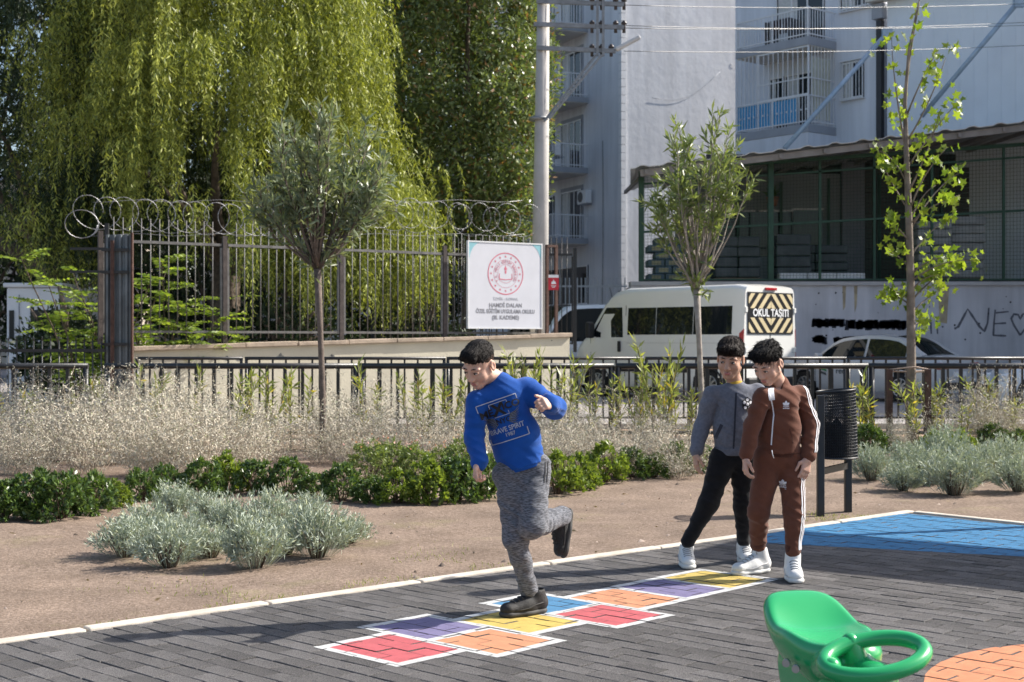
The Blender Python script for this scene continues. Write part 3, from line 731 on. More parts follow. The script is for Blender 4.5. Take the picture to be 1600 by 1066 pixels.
# apartment house with the blank side wall
o1 = (4.40, 56.0); F2_, G2_ = Fd.copy(), Gd.copy(); Fd = Vector((.407, -.914, 0)); Gd = Vector((.914, .407, 0)); M1 = frame_of(o1)
b1 = empty('apartment_house', (*o1, 0), 0, 'white apartment house with blank side wall and stacked balconies behind the pole', 'building')
b1i = b1.matrix_basis.inverted()
Mb1 = Matrix.Translation((-o1[0], -o1[1], 0)) @ M1
lbox(MB(), Mb1, -16, 0, -14, 0, -.1, 26).build('wall', stucco, b1)
q_ = mat('quoin_white', (0.82, 0.82, 0.83), .8, .04, 3)
for i in range(78): lbox(MB(), Mb1, -.20, .035, -.20, .035, i * .33 + .01, i * .33 + .315).build('quoin', q_, b1)
FH = 2.97
for k in range(0, 7):
    zf = 5.66 + k * FH
    balcony(b1, Mb1, -10.5, -2.95, 1.66, zf)
    window(b1, Mb1, -5.4, -3.5, zf + .02, zf + 2.15, 2); 
    lbox(MB(), Mb1, -5.53, -3.37, .002, .03, zf + .0, zf + 2.32).build('window_surround', slabm, b1)
    window(b1, Mb1, -7.9, -6.2, zf + .3, zf + 2.1, 1); window(b1, Mb1, -10.2, -8.6, zf + .3, zf + 2.1, 1)
window(b1, Mb1, -6.8, -2.9, 2.9, 4.55, 2, dark=True)
ac_unit(b1, Mb1, -3.3, 1.30, 5.66 + FH + .45); ac_unit(b1, Mb1, -2.9, .06, 5.66 + 1.45)
for a_, b_2, c_2 in (((-1.0, .02, 3.6), (-.6, .03, 2.5), (-.1, .04, 3.4)), ((-1.6, .02, 9.6), (-1.5, .03, 6), (-1.62, .04, 2.2))):
    pts = [Mb1 @ (Vector(a_) * (1 - t) ** 2 + Vector(b_2) * 2 * t * (1 - t) + Vector(c_2) * t * t) for t in [i / 10 for i in range(11)]]
    MB().poly_tube(pts, .012, 4).build('cable', blackm, b1)
pts = [Mb1 @ Vector((.035, -1.4 - 3.2 * t, 11.2 + 1.3 * t - .5 * math.sin(t * 3.14))) for t in [i / 10 for i in range(11)]]
MB().poly_tube(pts, .008, 4).build('cable', slabm, b1)
# patched plaster scars on the blank wall
scar = mat('plaster_scar', (0.72, 0.72, 0.74), .9, .05, 4)
for yy, zz, s in ((-3.1, 9.4, .30), (-3.5, 9.0, .2), (-5.2, 12.8, .1), (-1.2, 3.2, .3)):
    pts = [(yy + s * random.uniform(.5, 1.1) * math.cos(a), zz + s * 1.2 * random.uniform(.5, 1.1) * math.sin(a)) for a in [k * .48 for k in range(13)]]
    mb = MB(); V = [Mb1 @ Vector((.004, y, z)) for y, z in pts] + [Mb1 @ Vector((.012, y, z)) for y, z in pts]; n = 13
    mb.add(V, [tuple(range(n, 2 * n))] + [(i, (i + 1) % n, n + (i + 1) % n, n + i) for i in range(n)]); mb.build('plaster_scar', scar, b1)

Fd, Gd = F2_, G2_
# second house with caged balcony and blue panel
cR = P(1263, 69, 47.0); o2 = (cR.x + Gd.x * 1.5, cR.y + Gd.y * 1.5); M2 = frame_of(o2)
b2 = empty('apartment_house', (*o2, 0), 0, 'pale apartment house with a white caged balcony and bright blue balcony panel', 'building')
Mb2 = Matrix.Translation((-o2[0], -o2[1], 0)) @ M2
blueish = mat('stucco_blue_white', (0.74, 0.77, 0.83), 0.8, 0.03, 0.6, 0.3, 4)
streaks(blueish, .88)
lbox(MB(), Mb2, -4.6, 1.95, -12, 0, -.1, 20).build('wall', blueish, b2)
zS = cR.z                    # underside of the upper slab
bx0, bx1, bd = -3.25, 0.0, 1.5
for zf in (zS + .28, zS + .28 - 2.95): balcony(b2, Mb2, bx0, bx1, bd, zf, 1.0, .13, railw, .28)
lbox(MB(), Mb2, bx0, bx1, .003, bd, zS - 2.95 - .75, zS - 2.95 - .02).build('balcony_base', blueish, b2)
bluep = mat('balcony_blue', (0.06, 0.33, 0.62), .6, .06, 5)
zl = zS + .28 - 2.95
lbox(MB(), Mb2, bx0 + .02, bx1 - .55, bd - .075, bd - .065, zl + .10, zl + .93).build('blue_panel', bluep, b2)
rings = MB()
for i in range(15):
    cx = Mb2 @ Vector((bx0 + .2 + i * .21, bd - .015, zl + .5)); rings.tube(cx - Gd * 0, cx - Gd * .012, .035, n=8)
rings.build('railing_rosettes', railw, b2)
cage = MB()
ztop = zS - .02
for i in range(11): x = bx0 + 1.05 + (bx1 - bx0 - 1.1) * i / 10; lbox(cage, Mb2, x - .012, x + .012, bd - .05, bd - .026, zl + 1.0, ztop)
for z in (zl + 1.0, zl + 1.55, ztop - .05): lbox(cage, Mb2, bx0 + 1.0, bx1, bd - .055, bd - .02, z, z + .04)
for x in (bx0 + 1.0, bx1 - .05): lbox(cage, Mb2, x, x + .05, bd - .06, bd - .01, zl, ztop)
for i in range(9): y = .1 + (bd - .15) * i / 8; lbox(cage, Mb2, bx1 - .045, bx1 - .02, y - .012, y + .012, zl, ztop)
for z in (zl + .95, zl + 1.55): lbox(cage, Mb2, bx1 - .05, bx1 - .015, .05, bd, z, z + .04)
for i in range(6): x = bx0 + .05 + i * .18; lbox(cage, Mb2, x - .012, x + .012, bd - .05, bd - .026, zl + 1.0, ztop)
cage.build('balcony_cage', railw, b2)
lbox(MB(), Mb2, bx1 - .10, bx1 - .075, .25, bd - .25, zl + .2, ztop - .35).build('shade_cloth', cream, b2)
window(b2, Mb2, -2.2, -1.0, zl + .02, zl + 2.1, 1); window(b2, Mb2, -2.9, -2.3, zl + .02, zl + 2.1, 0); window(b2, Mb2, -2.6, -.5, zl + 2.97, zl + 5.1, 2)
w3 = window(b2, Mb2, .28, 1.15, zl + .9, zl + 2.15, 1)
gr = MB()
for i in range(8): x = .25 + .93 * i / 7; lbox(gr, Mb2, x - .01, x + .01, .12, .14, zl + .85, zl + 2.2)
for z in (zl + .85, zl + 2.18): lbox(gr, Mb2, .22, 1.2, .003, .145, z, z + .03)
gr.build('window_grille', railw, w3)
w4 = window(b2, Mb2, .2, 1.6, zl + 3.95, zl + 5.3, 2)
gr = MB()
for i in range(10): x = .2 + 1.4 * i / 9; lbox(gr, Mb2, x - .01, x + .01, .12, .14, zl + 3.9, zl + 5.3)
lbox(gr, Mb2, .15, 1.65, .003, .145, zl + 3.87, zl + 3.9); gr.build('window_grille', railw, w4)
tag(empty('laundry_rack', Mb2 @ Vector((0, 0, 0)) + b2.location, 0), 'dark clothes drying rack on the upper balcony', 'rack')
lr = [o for o in COL.objects if o.name == 'laundry_rack'][0]; lr.location = b2.location + (Mb2 @ Vector((-1.6, .9, zl + 2.95)))
mb = MB()
for i in range(6): mb.box((0, -.3 + .12 * i, .85), (1.1, .015, .015))
mb.box((-.5, 0, .43), (.02, .7, .85)).box((.5, 0, .43), (.02, .7, .85)); mb.build('frame', blackm, lr, rot=(0, 0, math.atan2(Fd.y, Fd.x)))
for i in range(3): MB().box((-.3 + .3 * i, -.2, .62), (.24, .02, .5)).build('cloth', mat('dark_laundry', (.05, .035, .04), .9, .2, 9), lr, rot=(0, 0, math.atan2(Fd.y, Fd.x)))

# metal clad hall beside it, with rain pipe and eave
b3 = empty('metal_hall', (*o2, 0), 0, 'pale blue white metal clad hall with dark rain pipe at its edge', 'building')
clad = mat('cladding', (0.76, 0.81, 0.86), 0.5, 0.03, 1.2)
lbox(MB(), Mb2, 2.15, 14, -10, .10, -.1, 12.6).build('wall', clad, b3)
for i in range(24): lbox(MB(), Mb2, 2.5 + i * .48, 2.52 + i * .48, .101, .112, 0, 12.5).build('cladding_rib', clad, b3)
lbox(MB(), Mb2, 1.78, 1.98, .02, .2, 0, 12.0).build('rain_pipe', mat('pipe_dark', (.045, .045, .05), .5, .1, 4), b3)
lbox(MB(), Mb2, 1.6, 14, .0, .55, 12.6, 12.9).build('eave', soffit, b3); lbox(MB(), Mb2, 1.68, 2.08, .01, .3, 12.05, 12.55).build('rain_hopper', slabm, b3)
steelb = mat('strut_blue', (0.38, 0.48, 0.58), .5, .1, 5, metal=.3)
for a_, b_3 in (((1226, 232), (1386, 52)), ((1440, 182), (1592, 2))):
    p = Mb2.inverted()
    for (px, py), nm in (((0, 0), None),): pass
    A = P(a_[0], a_[1], 43.3); B = P(b_3[0], b_3[1], 44.6 if b_3[0] < 1400 else 41.5)
    tag(MB().tube(A, B, .075, n=10).box(B, (.3, .2, .35)).build('strut', steelb), 'slanting pale blue steel strut ' + ('ending beside the dark rain pipe' if a_[0] < 1400 else 'behind the top of the young plane tree'), 'strut', 'steel tube struts above the shed roof')

# background closing the view on the left: houses and a beige wall far behind the trees
def far_house(x, y, wd, dp, h, m, label, floors, cols):
    t = empty('house', (x, y, 0), 0, label, 'building')
    MB().box((0, 0, h / 2), (wd, dp, h)).build('wall', m, t)
    MB().box((0, 0, h + .15), (wd + .6, dp + .6, .3)).build('roof', slabm, t)
    I = Matrix.Identity(4)
    for fl in range(floors):
        for c_ in range(cols):
            xa = -wd / 2 + wd * (c_ + .5) / cols; za = 1.0 + fl * 2.9
            w_ = MB().box((xa, -dp / 2 - .02, za + .7), (1.3, .05, 1.4)).build('window', glass, t)
            MB().box((xa, -dp / 2 - .03, za - .05), (1.5, .12, .08)).build('sill', winfr, w_); MB().box((xa, -dp / 2 - .05, za + .7), (.06, .03, 1.4)).build('frame', winfr, w_)
far_house(-26, 72, 16, 10, 9, mat('far_beige', (.55, .48, .40), .9, .06, 1), 'beige house far behind the weeping tree', 3, 5)
far_house(-8, 78, 17, 10, 12, mat('far_white', (.66, .66, .66), .9, .05, 1), 'white house far behind the trees and iron fence', 4, 5)

# guard booth at the far left
booth = empty('guard_booth', P(52, 0, 30).xy.to_3d(), 0, 'small white guard booth with dark window under the weeping tree', 'booth')
bw = mat('booth_white', (.74, .75, .76), .5, .04, 3)
MB().box((0, .6, 1.25), (1.16, 1.2, 2.5)).build('wall', bw, booth, bevel=.04); MB().box((0, .6, 2.55), (1.28, 1.32, .1)).build('roof', bw, booth, bevel=.03)
wn = MB().box((.2, -.01, 1.72), (.52, .04, .60)).build('window', glass, booth, bevel=.02); MB().box((.06, -.035, 1.62), (.12, .006, .18)).build('paper_note', whitem, wn)
wn = MB().box((-.46, -.01, 1.7), (.10, .04, .62)).build('window', glass, booth); MB().box((-.30, -.012, 1.2), (.012, .03, 2.3)).build('door_edge', slabm, booth)

# white fence on a stone wall in front of the apartment house
sf = empty('garden_fence', P(862, 0, 46).xy.to_3d(), 0, 'white metal garden fence on a low stone wall below the balconies', 'fence')
Lf = 118 * 46 / FPX
stone = mat('rubble_stone', (.40, .38, .34), .9, .25, 3, .6, 8)
MB().box((Lf / 2, .15, 1.02), (Lf, .3, 2.1)).build('stone_wall', stone, sf)
zt = P(0, 434, 46).z; bm_ = MB().box((0, 0, (zt + 2.05) / 2), (.035, .03, zt - 2.05)).mesh('bar', railw)
for i in range(19): link('bar', bm_, sf, (Lf * (i + .5) / 19, .1, 0))
for z in (zt - .28, 2.5): MB().box((Lf / 2, .1, z), (Lf, .025, .06)).build('rail', railw, sf)

# retaining wall with graffiti
RY = 38.0; xa = P(985, 0, RY).x; xb = 24.0; zt = P(0, 446, RY).z
rwall = empty('retaining_wall', (xa, RY, 0), 0, 'whitewashed retaining wall with dark scribbles below the green shed', 'wall')
ww = mat('whitewash', (0.66, 0.63, 0.65), 0.9, 0.05, 0.9, 0.35, 6, var2=(0.55, 0.53, 0.555))
streaks(ww, .80)
MB().box(((xb - xa) / 2, .3, zt / 2), (xb - xa, .6, zt)).build('wall_body', ww, rwall)
MB().box(((xb - xa) / 2, .27, zt + .05), (xb - xa, .7, .1)).build('coping', mat('coping', (.50, .47, .46), .9, .08, 2), rwall)
spray = mat('spray_black', (0.035, 0.033, 0.04), .85, .3, 20); sprayg = mat('spray_grey', (0.17, 0.165, 0.19), .85, .25, 20); rust = mat('rust_stain', (0.50, 0.40, 0.27), .9, .2, 4)
def wl(px, py): q = P(px, py, RY); return (q.x - xa, q.z)
def stroke(pts, wid, m, name='graffiti', n_=3):
    pts = [wl(*p) for p in pts]; mb = MB(); V = []; F = []
    fine = []
    for i in range(len(pts) - 1):
        for k in range(n_): t = k / n_; fine.append((pts[i][0] * (1 - t) + pts[i + 1][0] * t, pts[i][1] * (1 - t) + pts[i + 1][1] * t))
    fine.append(pts[-1])
    for i, p in enumerate(fine):
        q = fine[min(i + 1, len(fine) - 1)]; r = fine[max(i - 1, 0)]; dx, dz = q[0] - r[0], q[1] - r[1]; l = math.hypot(dx, dz) or 1
        w_ = wid * random.uniform(.75, 1.25) / 2; V += [(p[0] - dz / l * w_, -.004, p[1] + dx / l * w_), (p[0] + dz / l * w_, -.004, p[1] - dx / l * w_)]
    for i in range(len(fine) - 1): F.append((2 * i, 2 * i + 1, 2 * i + 3, 2 * i + 2))
    mb.add(V, F); mb.build(name, m, rwall)
stroke([(1491, 514), (1497, 511), (1512, 483), (1530, 510), (1538, 518), (1543, 505), (1545, 481)], .06, sprayg)
stroke([(1555, 484), (1553, 505), (1552, 524)], .055, sprayg); stroke([(1556, 489), (1576, 487)], .05, sprayg); stroke([(1553, 506), (1572, 505)], .05, sprayg); stroke([(1551, 524), (1572, 525)], .05, sprayg)
stroke([(1594, 524), (1584, 508), (1580, 498), (1584, 491), (1591, 492), (1594, 499), (1598, 491), (1606, 490), (1610, 498), (1606, 508), (1594, 524)], .055, sprayg)
stroke([(1454, 502), (1455, 522)], .05, sprayg); stroke([(1463, 501), (1465, 522)], .05, sprayg)
def blotch(px0, px1, py0, py1):
    for i in range(int((px1 - px0) / 2.2)):
        x = px0 + 2.2 * i + random.uniform(-1, 1); stroke([(x, py0 + random.uniform(-1.5, 2)), (x + random.uniform(-1, 1), (py0 + py1) / 2), (x + random.uniform(-1.5, 1.5), py1 + random.uniform(-2, 2.5))], .10, spray, 'painted_out_patch', 1)
blotch(1271, 1321, 499, 511); blotch(1324, 1418, 501, 514); blotch(1272, 1293, 525, 536); blotch(1304, 1340, 527, 539)
for px in (1319, 1337, 1474):
    wdt = .05 if px < 1400 else .16
    q0 = wl(px, 447); mb = MB(); mb.add([(q0[0] - wdt, -.003, q0[1]), (q0[0] + wdt, -.003, q0[1]), (q0[0] + wdt * .6, -.003, q0[1] - random.uniform(.5, 1.2)), (q0[0] - wdt * .6, -.003, q0[1] - random.uniform(.5, 1.2))], [(0, 1, 2, 3)]); mb.build('rust_streak', rust, rwall)
for i in range(26):
    q0 = wl(random.uniform(1270, 1590), random.uniform(455, 535)); MB().tube((q0[0], -.006, q0[1]), (q0[0], .0, q0[1]), random.uniform(.012, .03), n=7).build('hole_mark', spray, rwall)

# green steel shed with wire mesh standing on the retaining wall
green = mat('green_steel', (0.025, 0.075, 0.045), .5, .15, 6); tin = mat('tin_roof', (0.62, 0.60, 0.57), .5, .08, 2, metal=.2); tinu = mat('tin_under', (.30, .27, .25), .7, .12, 3)
CY = 38.25; z0 = P(0, 441, CY).z
shed = empty('wire_mesh_shed', (P(1000, 0, CY).x, CY, z0), 0, 'green steel storage shed with wire mesh front and corrugated tin roof', 'shed')
def sl(px, py, dy=0.0): q = P(px, py, CY); return Vector((q.x - shed.location.x, dy, q.z - z0))
def slr(px, py, dy): q = P(px, py, CY + dy); return Vector((q.x - shed.location.x, dy, q.z - z0))
def ytop(px): return 268 - (px - 1000) / 600 * 42
def ymid(px): return 363 - (px - 1000) / 600 * 34
posts = [1002, 1090, 1204, 1281, 1366, 1456, 1568, 1690]
for i, px in enumerate(posts):
    w_ = .14 if i in (0, 2) else .07
    a, b = sl(px, 441), sl(px, ytop(px)); MB().bar(a, b, w_, w_).build('post', green, shed)
    if i > 1: MB().bar(sl(px, 441, 5.5), sl(px, ytop(px), 5.5), .08).build('post', green, shed)
for fn, w_ in ((ytop, .10), (ymid, .06), (lambda p: 438, .07), (lambda p: ytop(p) + 20, .05)):
    MB().bar(sl(posts[0], fn(posts[0]), -.01), sl(posts[-1], fn(posts[-1]), -.01), w_).build('rail', green, shed)
for i in range(len(posts) - 1):
    mb = MB(); pa, pb_ = posts[i], posts[i + 1]; a, b = sl(pa, 438), sl(pb_, 438); W = b.x - a.x
    n = int(W / .09)
    for k in range(1, n):
        x = a.x + W * k / n; px = pa + (pb_ - pa) * k / n; mb.bar((x, 0.02, .05), (x, .02, sl(px, ytop(px)).z), .007)
    for k in range(1, 36):
        t = k / 36; mb.bar((a.x, .028, sl(pa, ytop(pa)).z * t), (b.x, .028, sl(pb_, ytop(pb_)).z * t), .007)
    mb.build('mesh_panel', green, shed)
# roof of overlapping tin sheets, each its own piece
for i in range(17):
    pa = 985 + i * 43; pb_ = pa + 43.5
    ya, yb = 263 - (pa - 985) / 615 * 73, 263 - (pb_ - 985) / 615 * 73
    A, B = slr(pa, ya, -1.1), slr(pb_, yb, -1.1); dz = 0.25
    nn = 7; V = []; F = []
    for k in range(nn):
        t = k / (nn - 1); p = A * (1 - t) + B * t; h = .05 if k in (2, 3) else 0
        V += [(p.x, -1.1, p.z + h), (p.x + .64, 6.5, p.z + h + dz)]
    F = [(2 * k, 2 * k + 2, 2 * k + 3, 2 * k + 1) for k in range(nn - 1)]
    o = MB().add(V, F).build('roof_sheet', tin, shed); md = o.modifiers.new('s', 'SOLIDIFY'); md.thickness = .02
A, B = slr(1000, 271, -.9), slr(1690, 189, -.9)
MB().bar(A, B, .10, .17).build('eave_beam', tinu, shed)
for px in range(1010, 1690, 70): a = slr(px, 270 - (px - 1000) / 600 * 71, -1.05); MB().bar(a, a + Vector((0, 7, .2)), .08, .1).build('rafter', tinu, shed)
# back of the shed: shutter, wall, and a dark panel standing in for interior shade
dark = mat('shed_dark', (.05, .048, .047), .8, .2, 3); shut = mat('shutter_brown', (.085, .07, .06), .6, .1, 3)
a = sl(1390, 441, 5.6); b = sl(1760, 441, 5.6)
for k in range(24): MB().box(((a.x + b.x) / 2 + .6, 5.6, .08 + .16 * k), (b.x - a.x, .05, .145)).build('shutter_slat', shut, shed)
MB().box((sl(1375, 0).x + .6, 5.5, 2), (.7, .2, 4)).build('door_panel', mat('door_grey', (.22, .22, .25), .5, .08, 3), shed)
MB().box((sl(1470, 0).x + 1.5, 5.98, 2.1), (14.2, .08, 4.4)).build('shade_panel', dark, shed)
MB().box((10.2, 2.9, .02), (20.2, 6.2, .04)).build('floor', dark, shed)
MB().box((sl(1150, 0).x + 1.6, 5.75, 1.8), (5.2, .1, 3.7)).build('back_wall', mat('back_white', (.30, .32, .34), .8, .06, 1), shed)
for px, wd, z, h in ((1185, 1.0, 1.9, 1.1), (1245, 1.1, 1.75, 1.4), (1305, .9, 1.8, 1.4)):
    w_ = MB().box((sl(px, 0).x + .45, 5.67, z), (wd, .06, h)).build('window', glass, shed); MB().box((sl(px, 0).x + .45, 5.64, z + h / 2 + .03), (wd + .1, .05, .06)).build('frame', winfr, w_)
# stored goods: bags, boxes and pallets, each a thing
def goods(name, px, dy, wd, dp, h, m, label, group, rows, cols=1):
    p = shed.location + Vector((sl(px, 0).x, dy, .04))
    t = empty(name, p, random.uniform(-.05, .05), label, 'goods', group)
    MB().box((0, 0, .06), (wd, dp, .10)).build('pallet', mat('pallet_wood', (.32, .24, .16), .8, .15, 6), t)
    for r in range(rows):
        for c_ in range(cols):
            MB().box((-wd / 2 + wd * (c_ + .5) / cols + random.uniform(-.03, .03), random.uniform(-.02, .02), .12 + h * (r + .5) / rows), (wd / cols - .03, dp, h / rows - .015)).build('bag' if 'bag' in name else 'package', m, t, bevel=.04)
bagw = mat('bag_white', (.42, .41, .40), .7, .12, 5); bagg = mat('bag_grey', (.10, .11, .12), .6, .2, 4); boxp = mat('printed_box', (.10, .15, .19), .6, .1, 5); boxy = mat('printed_box_tan', (.36, .33, .20), .6, .1, 5)
goods('bag_pallet', 1478, 1.4, 1.0, 1.0, 1.6, bagw, 'pallet stacked with white sacks behind the mesh beside the shutter', None, 7)
goods('bag_pallet', 1528, 1.6, 1.2, 1.0, 1.75, bagw, 'wide pallet of white sacks with red print in the shed', None, 7)
goods('bag_pallet', 1300, 2.5, 1.9, 1.0, 1.0, bagg, 'low grey wrapped goods on a pallet in the shed', None, 4, 2)
goods('bag_pallet', 1255, 1.6, 1.0, 1.0, 1.25, bagg, 'tall grey wrapped goods on a pallet beside the green post', None, 4)
goods('box_pallet', 1160, 1.2, 1.3, 1.0, 1.15, bagg, 'grey crates behind the second oleander tree', None, 4, 2)
p = shed.location + Vector((sl(1062, 0).x, 1.0, .04)); t = empty('package_stack', p, 0, 'stack of dark blue packages with tan labels at the shed corner', 'goods')
for r in range(6):
    for c_ in range(3):
        b_ = MB().box((-.48 + .48 * c_ + (.1 if r % 2 else -.1), 0, .12 + .2 * r), (.46, .9, .19)).build('package', boxp, t, bevel=.02)
        MB().box((-.48 + .48 * c_ + (.1 if r % 2 else -.1), -.452, .12 + .2 * r), (.26, .006, .11)).build('label_print', boxy, b_)
p = shed.location + Vector((sl(1290, 0).x, .6, .04)); t = empty('foam_block', p, 0, 'low white foam blocks lying at the shed floor edge', 'goods')
for k in range(3): MB().box((-.8 + .8 * k, 0, .13), (.78, .4, .2)).build('block', whitem, t, bevel=.02)
# hanging flower pot in the shed
t = empty('flower_pot', shed.location + Vector((sl(1241, 0).x + .3, 4.8, 2.55)), 0, 'small terracotta pot with a plant hanging inside the shed', 'plant pot')
MB().tube((0, 0, 0), (0, 0, .28), .14, .2, n=12).build('pot', mat('terracotta', (.45, .2, .12), .8, .1, 5), t)
C = np.zeros((60, 3)) + [0, 0, .28]; D = rand_dirs(60); D[:, 2] = np.abs(D[:, 2]) + .2
V, F = leaf_quads(C, D, RNG.uniform(.2, .45, 60), .05); link('leaves', fast_mesh('leaves', V, F, leafmat('pot_leaf', (.05, .10, .03), (.12, .2, .05))), t)

# unseen block of flats, added right of the view to shade the parked cars
t = empty('apartment_house', (22, 32.9, 0), 0, 'plain cream block of flats added out of view to shade the parked cars', 'building')
MB().box((0, 0, 4.7), (10, 9, 9.4)).build('wall', mat('flats_cream', (.62, .57, .48), .85, .05, 1), t); MB().box((0, 0, 9.5), (10.4, 9.4, .2)).build('roof', slabm, t)
for k in range(3):
    for c_ in range(3):
        w_ = MB().box((-5.01, -3 + 3 * c_, 1.7 + 2.9 * k), (.05, 1.4, 1.3)).build('window', glass, t); MB().box((-5.04, -3 + 3 * c_, 1.7 + 2.9 * k), (.04, .06, 1.3)).build('frame', winfr, w_)
# ================================================================ vehicles  (local x forward, y left, z up)
def carpaint(name, col):
    m = mat(name, col, 0.28, 0.02, 2, coat=0.6, spec=0.5); return m
tyrem = mat('tyre', (0.02, 0.02, 0.021), .85, .2, 20); rimm = mat('rim', (.42, .43, .44), .35, .1, 10, metal=.7); blackp = mat('black_plastic', (.022, .022, .024), .55, .1, 15)
cglass = glassmat('car_glass', (0.008, 0.012, 0.015), .03); tailred = mat('tail_red', (.42, .012, .02), .2, .1, 12, coat=.5); headc = mat('head_lamp', (.65, .67, .68), .15, .1, 12, coat=.6)
def interp(x, pts):
    for (a, va), (b, vb) in zip(pts, pts[1:]):
        if x <= b: t = (x - a) / (b - a) if b > a else 0; return va + (vb - va) * max(0, min(1, t))
    return pts[-1][1]
def wheel(par, x, y, r, w_=.2):
    t = empty('wheel', (x, y, r)); t.parent = par; sg = 1 if y > 0 else -1
    n = 28; V = []; F = []
    prof = [(.62 * r, .5), (.86 * r, .56), (.97 * r, .46), (r, .3), (r, -.3), (.97 * r, -.46), (.6 * r, -.5)]
    for i in range(n):
        a = 2 * math.pi * i / n
        for rr, yy in prof: V.append((rr * math.cos(a), yy * w_ * sg, rr * math.sin(a)))
    k = len(prof)
    for i in range(n):
        j = (i + 1) % n
        for q in range(k - 1): F.append((i * k + q, i * k + q + 1, j * k + q + 1, j * k + q))
    mb = MB(); mb.add(V, F, True); mb.build('tyre', tyrem, t)
    rm = MB(); rm.tube((0, sg * w_ * .30, 0), (0, sg * w_ * .34, 0), .10 * r * 2, n=14)
    for i in range(10):
        a = 2 * math.pi * i / 10; rm.bar((.12 * r * math.cos(a), sg * w_ * .36, .12 * r * math.sin(a)), (.62 * r * math.cos(a), sg * w_ * .42, .62 * r * math.sin(a)), .05)
    ring_ = [(.63 * r * math.cos(2 * math.pi * i / 24), sg * w_ * .44, .63 * r * math.sin(2 * math.pi * i / 24)) for i in range(24)]
    rm.poly_tube(ring_, .018, 5, True); rm.build('rim', rimm, t)
    MB().tube((0, sg * w_ * .1, 0), (0, sg * w_ * .2, 0), .62 * r, n=20).build('brake_shadow', blackp, t)
    return t
def grid_body(par, name, stations, section, m, holes=()):
    """loft: stations x, section(x) -> list of (y,z) for the left half from sill to centre line"""
    S = [section(x) for x in stations]; k = len(S[0]); V = []; F = []
    for x, s in zip(stations, S):
        V += [(x, y, z) for y, z in s] + [(x, -y, z) for y, z in reversed(s[:-1])]
    kk = 2 * k - 1
    for i in range(len(stations) - 1):
        for j in range(kk - 1):
            c = [V[i * kk + j], V[i * kk + j + 1], V[(i + 1) * kk + j + 1], V[(i + 1) * kk + j]]
            cx = sum(p[0] for p in c) / 4; cy = sum(p[1] for p in c) / 4; cz = sum(p[2] for p in c) / 4
            if any(math.hypot(cx - hx, cz - hz) < hr for hx, hz, hr in holes) and abs(cy) > .5: continue
            F.append((i * kk + j, i * kk + j + 1, (i + 1) * kk + j + 1, (i + 1) * kk + j))
    F.append(tuple(range(kk))); F.append(tuple(reversed(range((len(stations) - 1) * kk, len(stations) * kk))))
    mb = MB(); mb.add(V, F, True); o = mb.build(name, m, par)
    md = o.modifiers.new('e', 'EDGE_SPLIT'); md.split_angle = math.radians(38)
    return o
def arch(par, x, y, z, r, m, wd=.05):
    sg = 1 if y > 0 else -1
    pts = [(x + r * math.cos(a), y, z + r * math.sin(a)) for a in [math.radians(-8 + 196 * i / 20) for i in range(21)]]
    MB().poly_tube(pts, wd / 2, 6).build('wheel_arch', m, par)
    MB().tube((x, y - sg * .30, z), (x, y - sg * .29, z), r, n=24).build('wheel_well', blackp, par)
    MB().poly_tube([(p[0], y - sg * .14, p[2]) for p in pts], .13, 6).build('wheel_well', blackp, par)

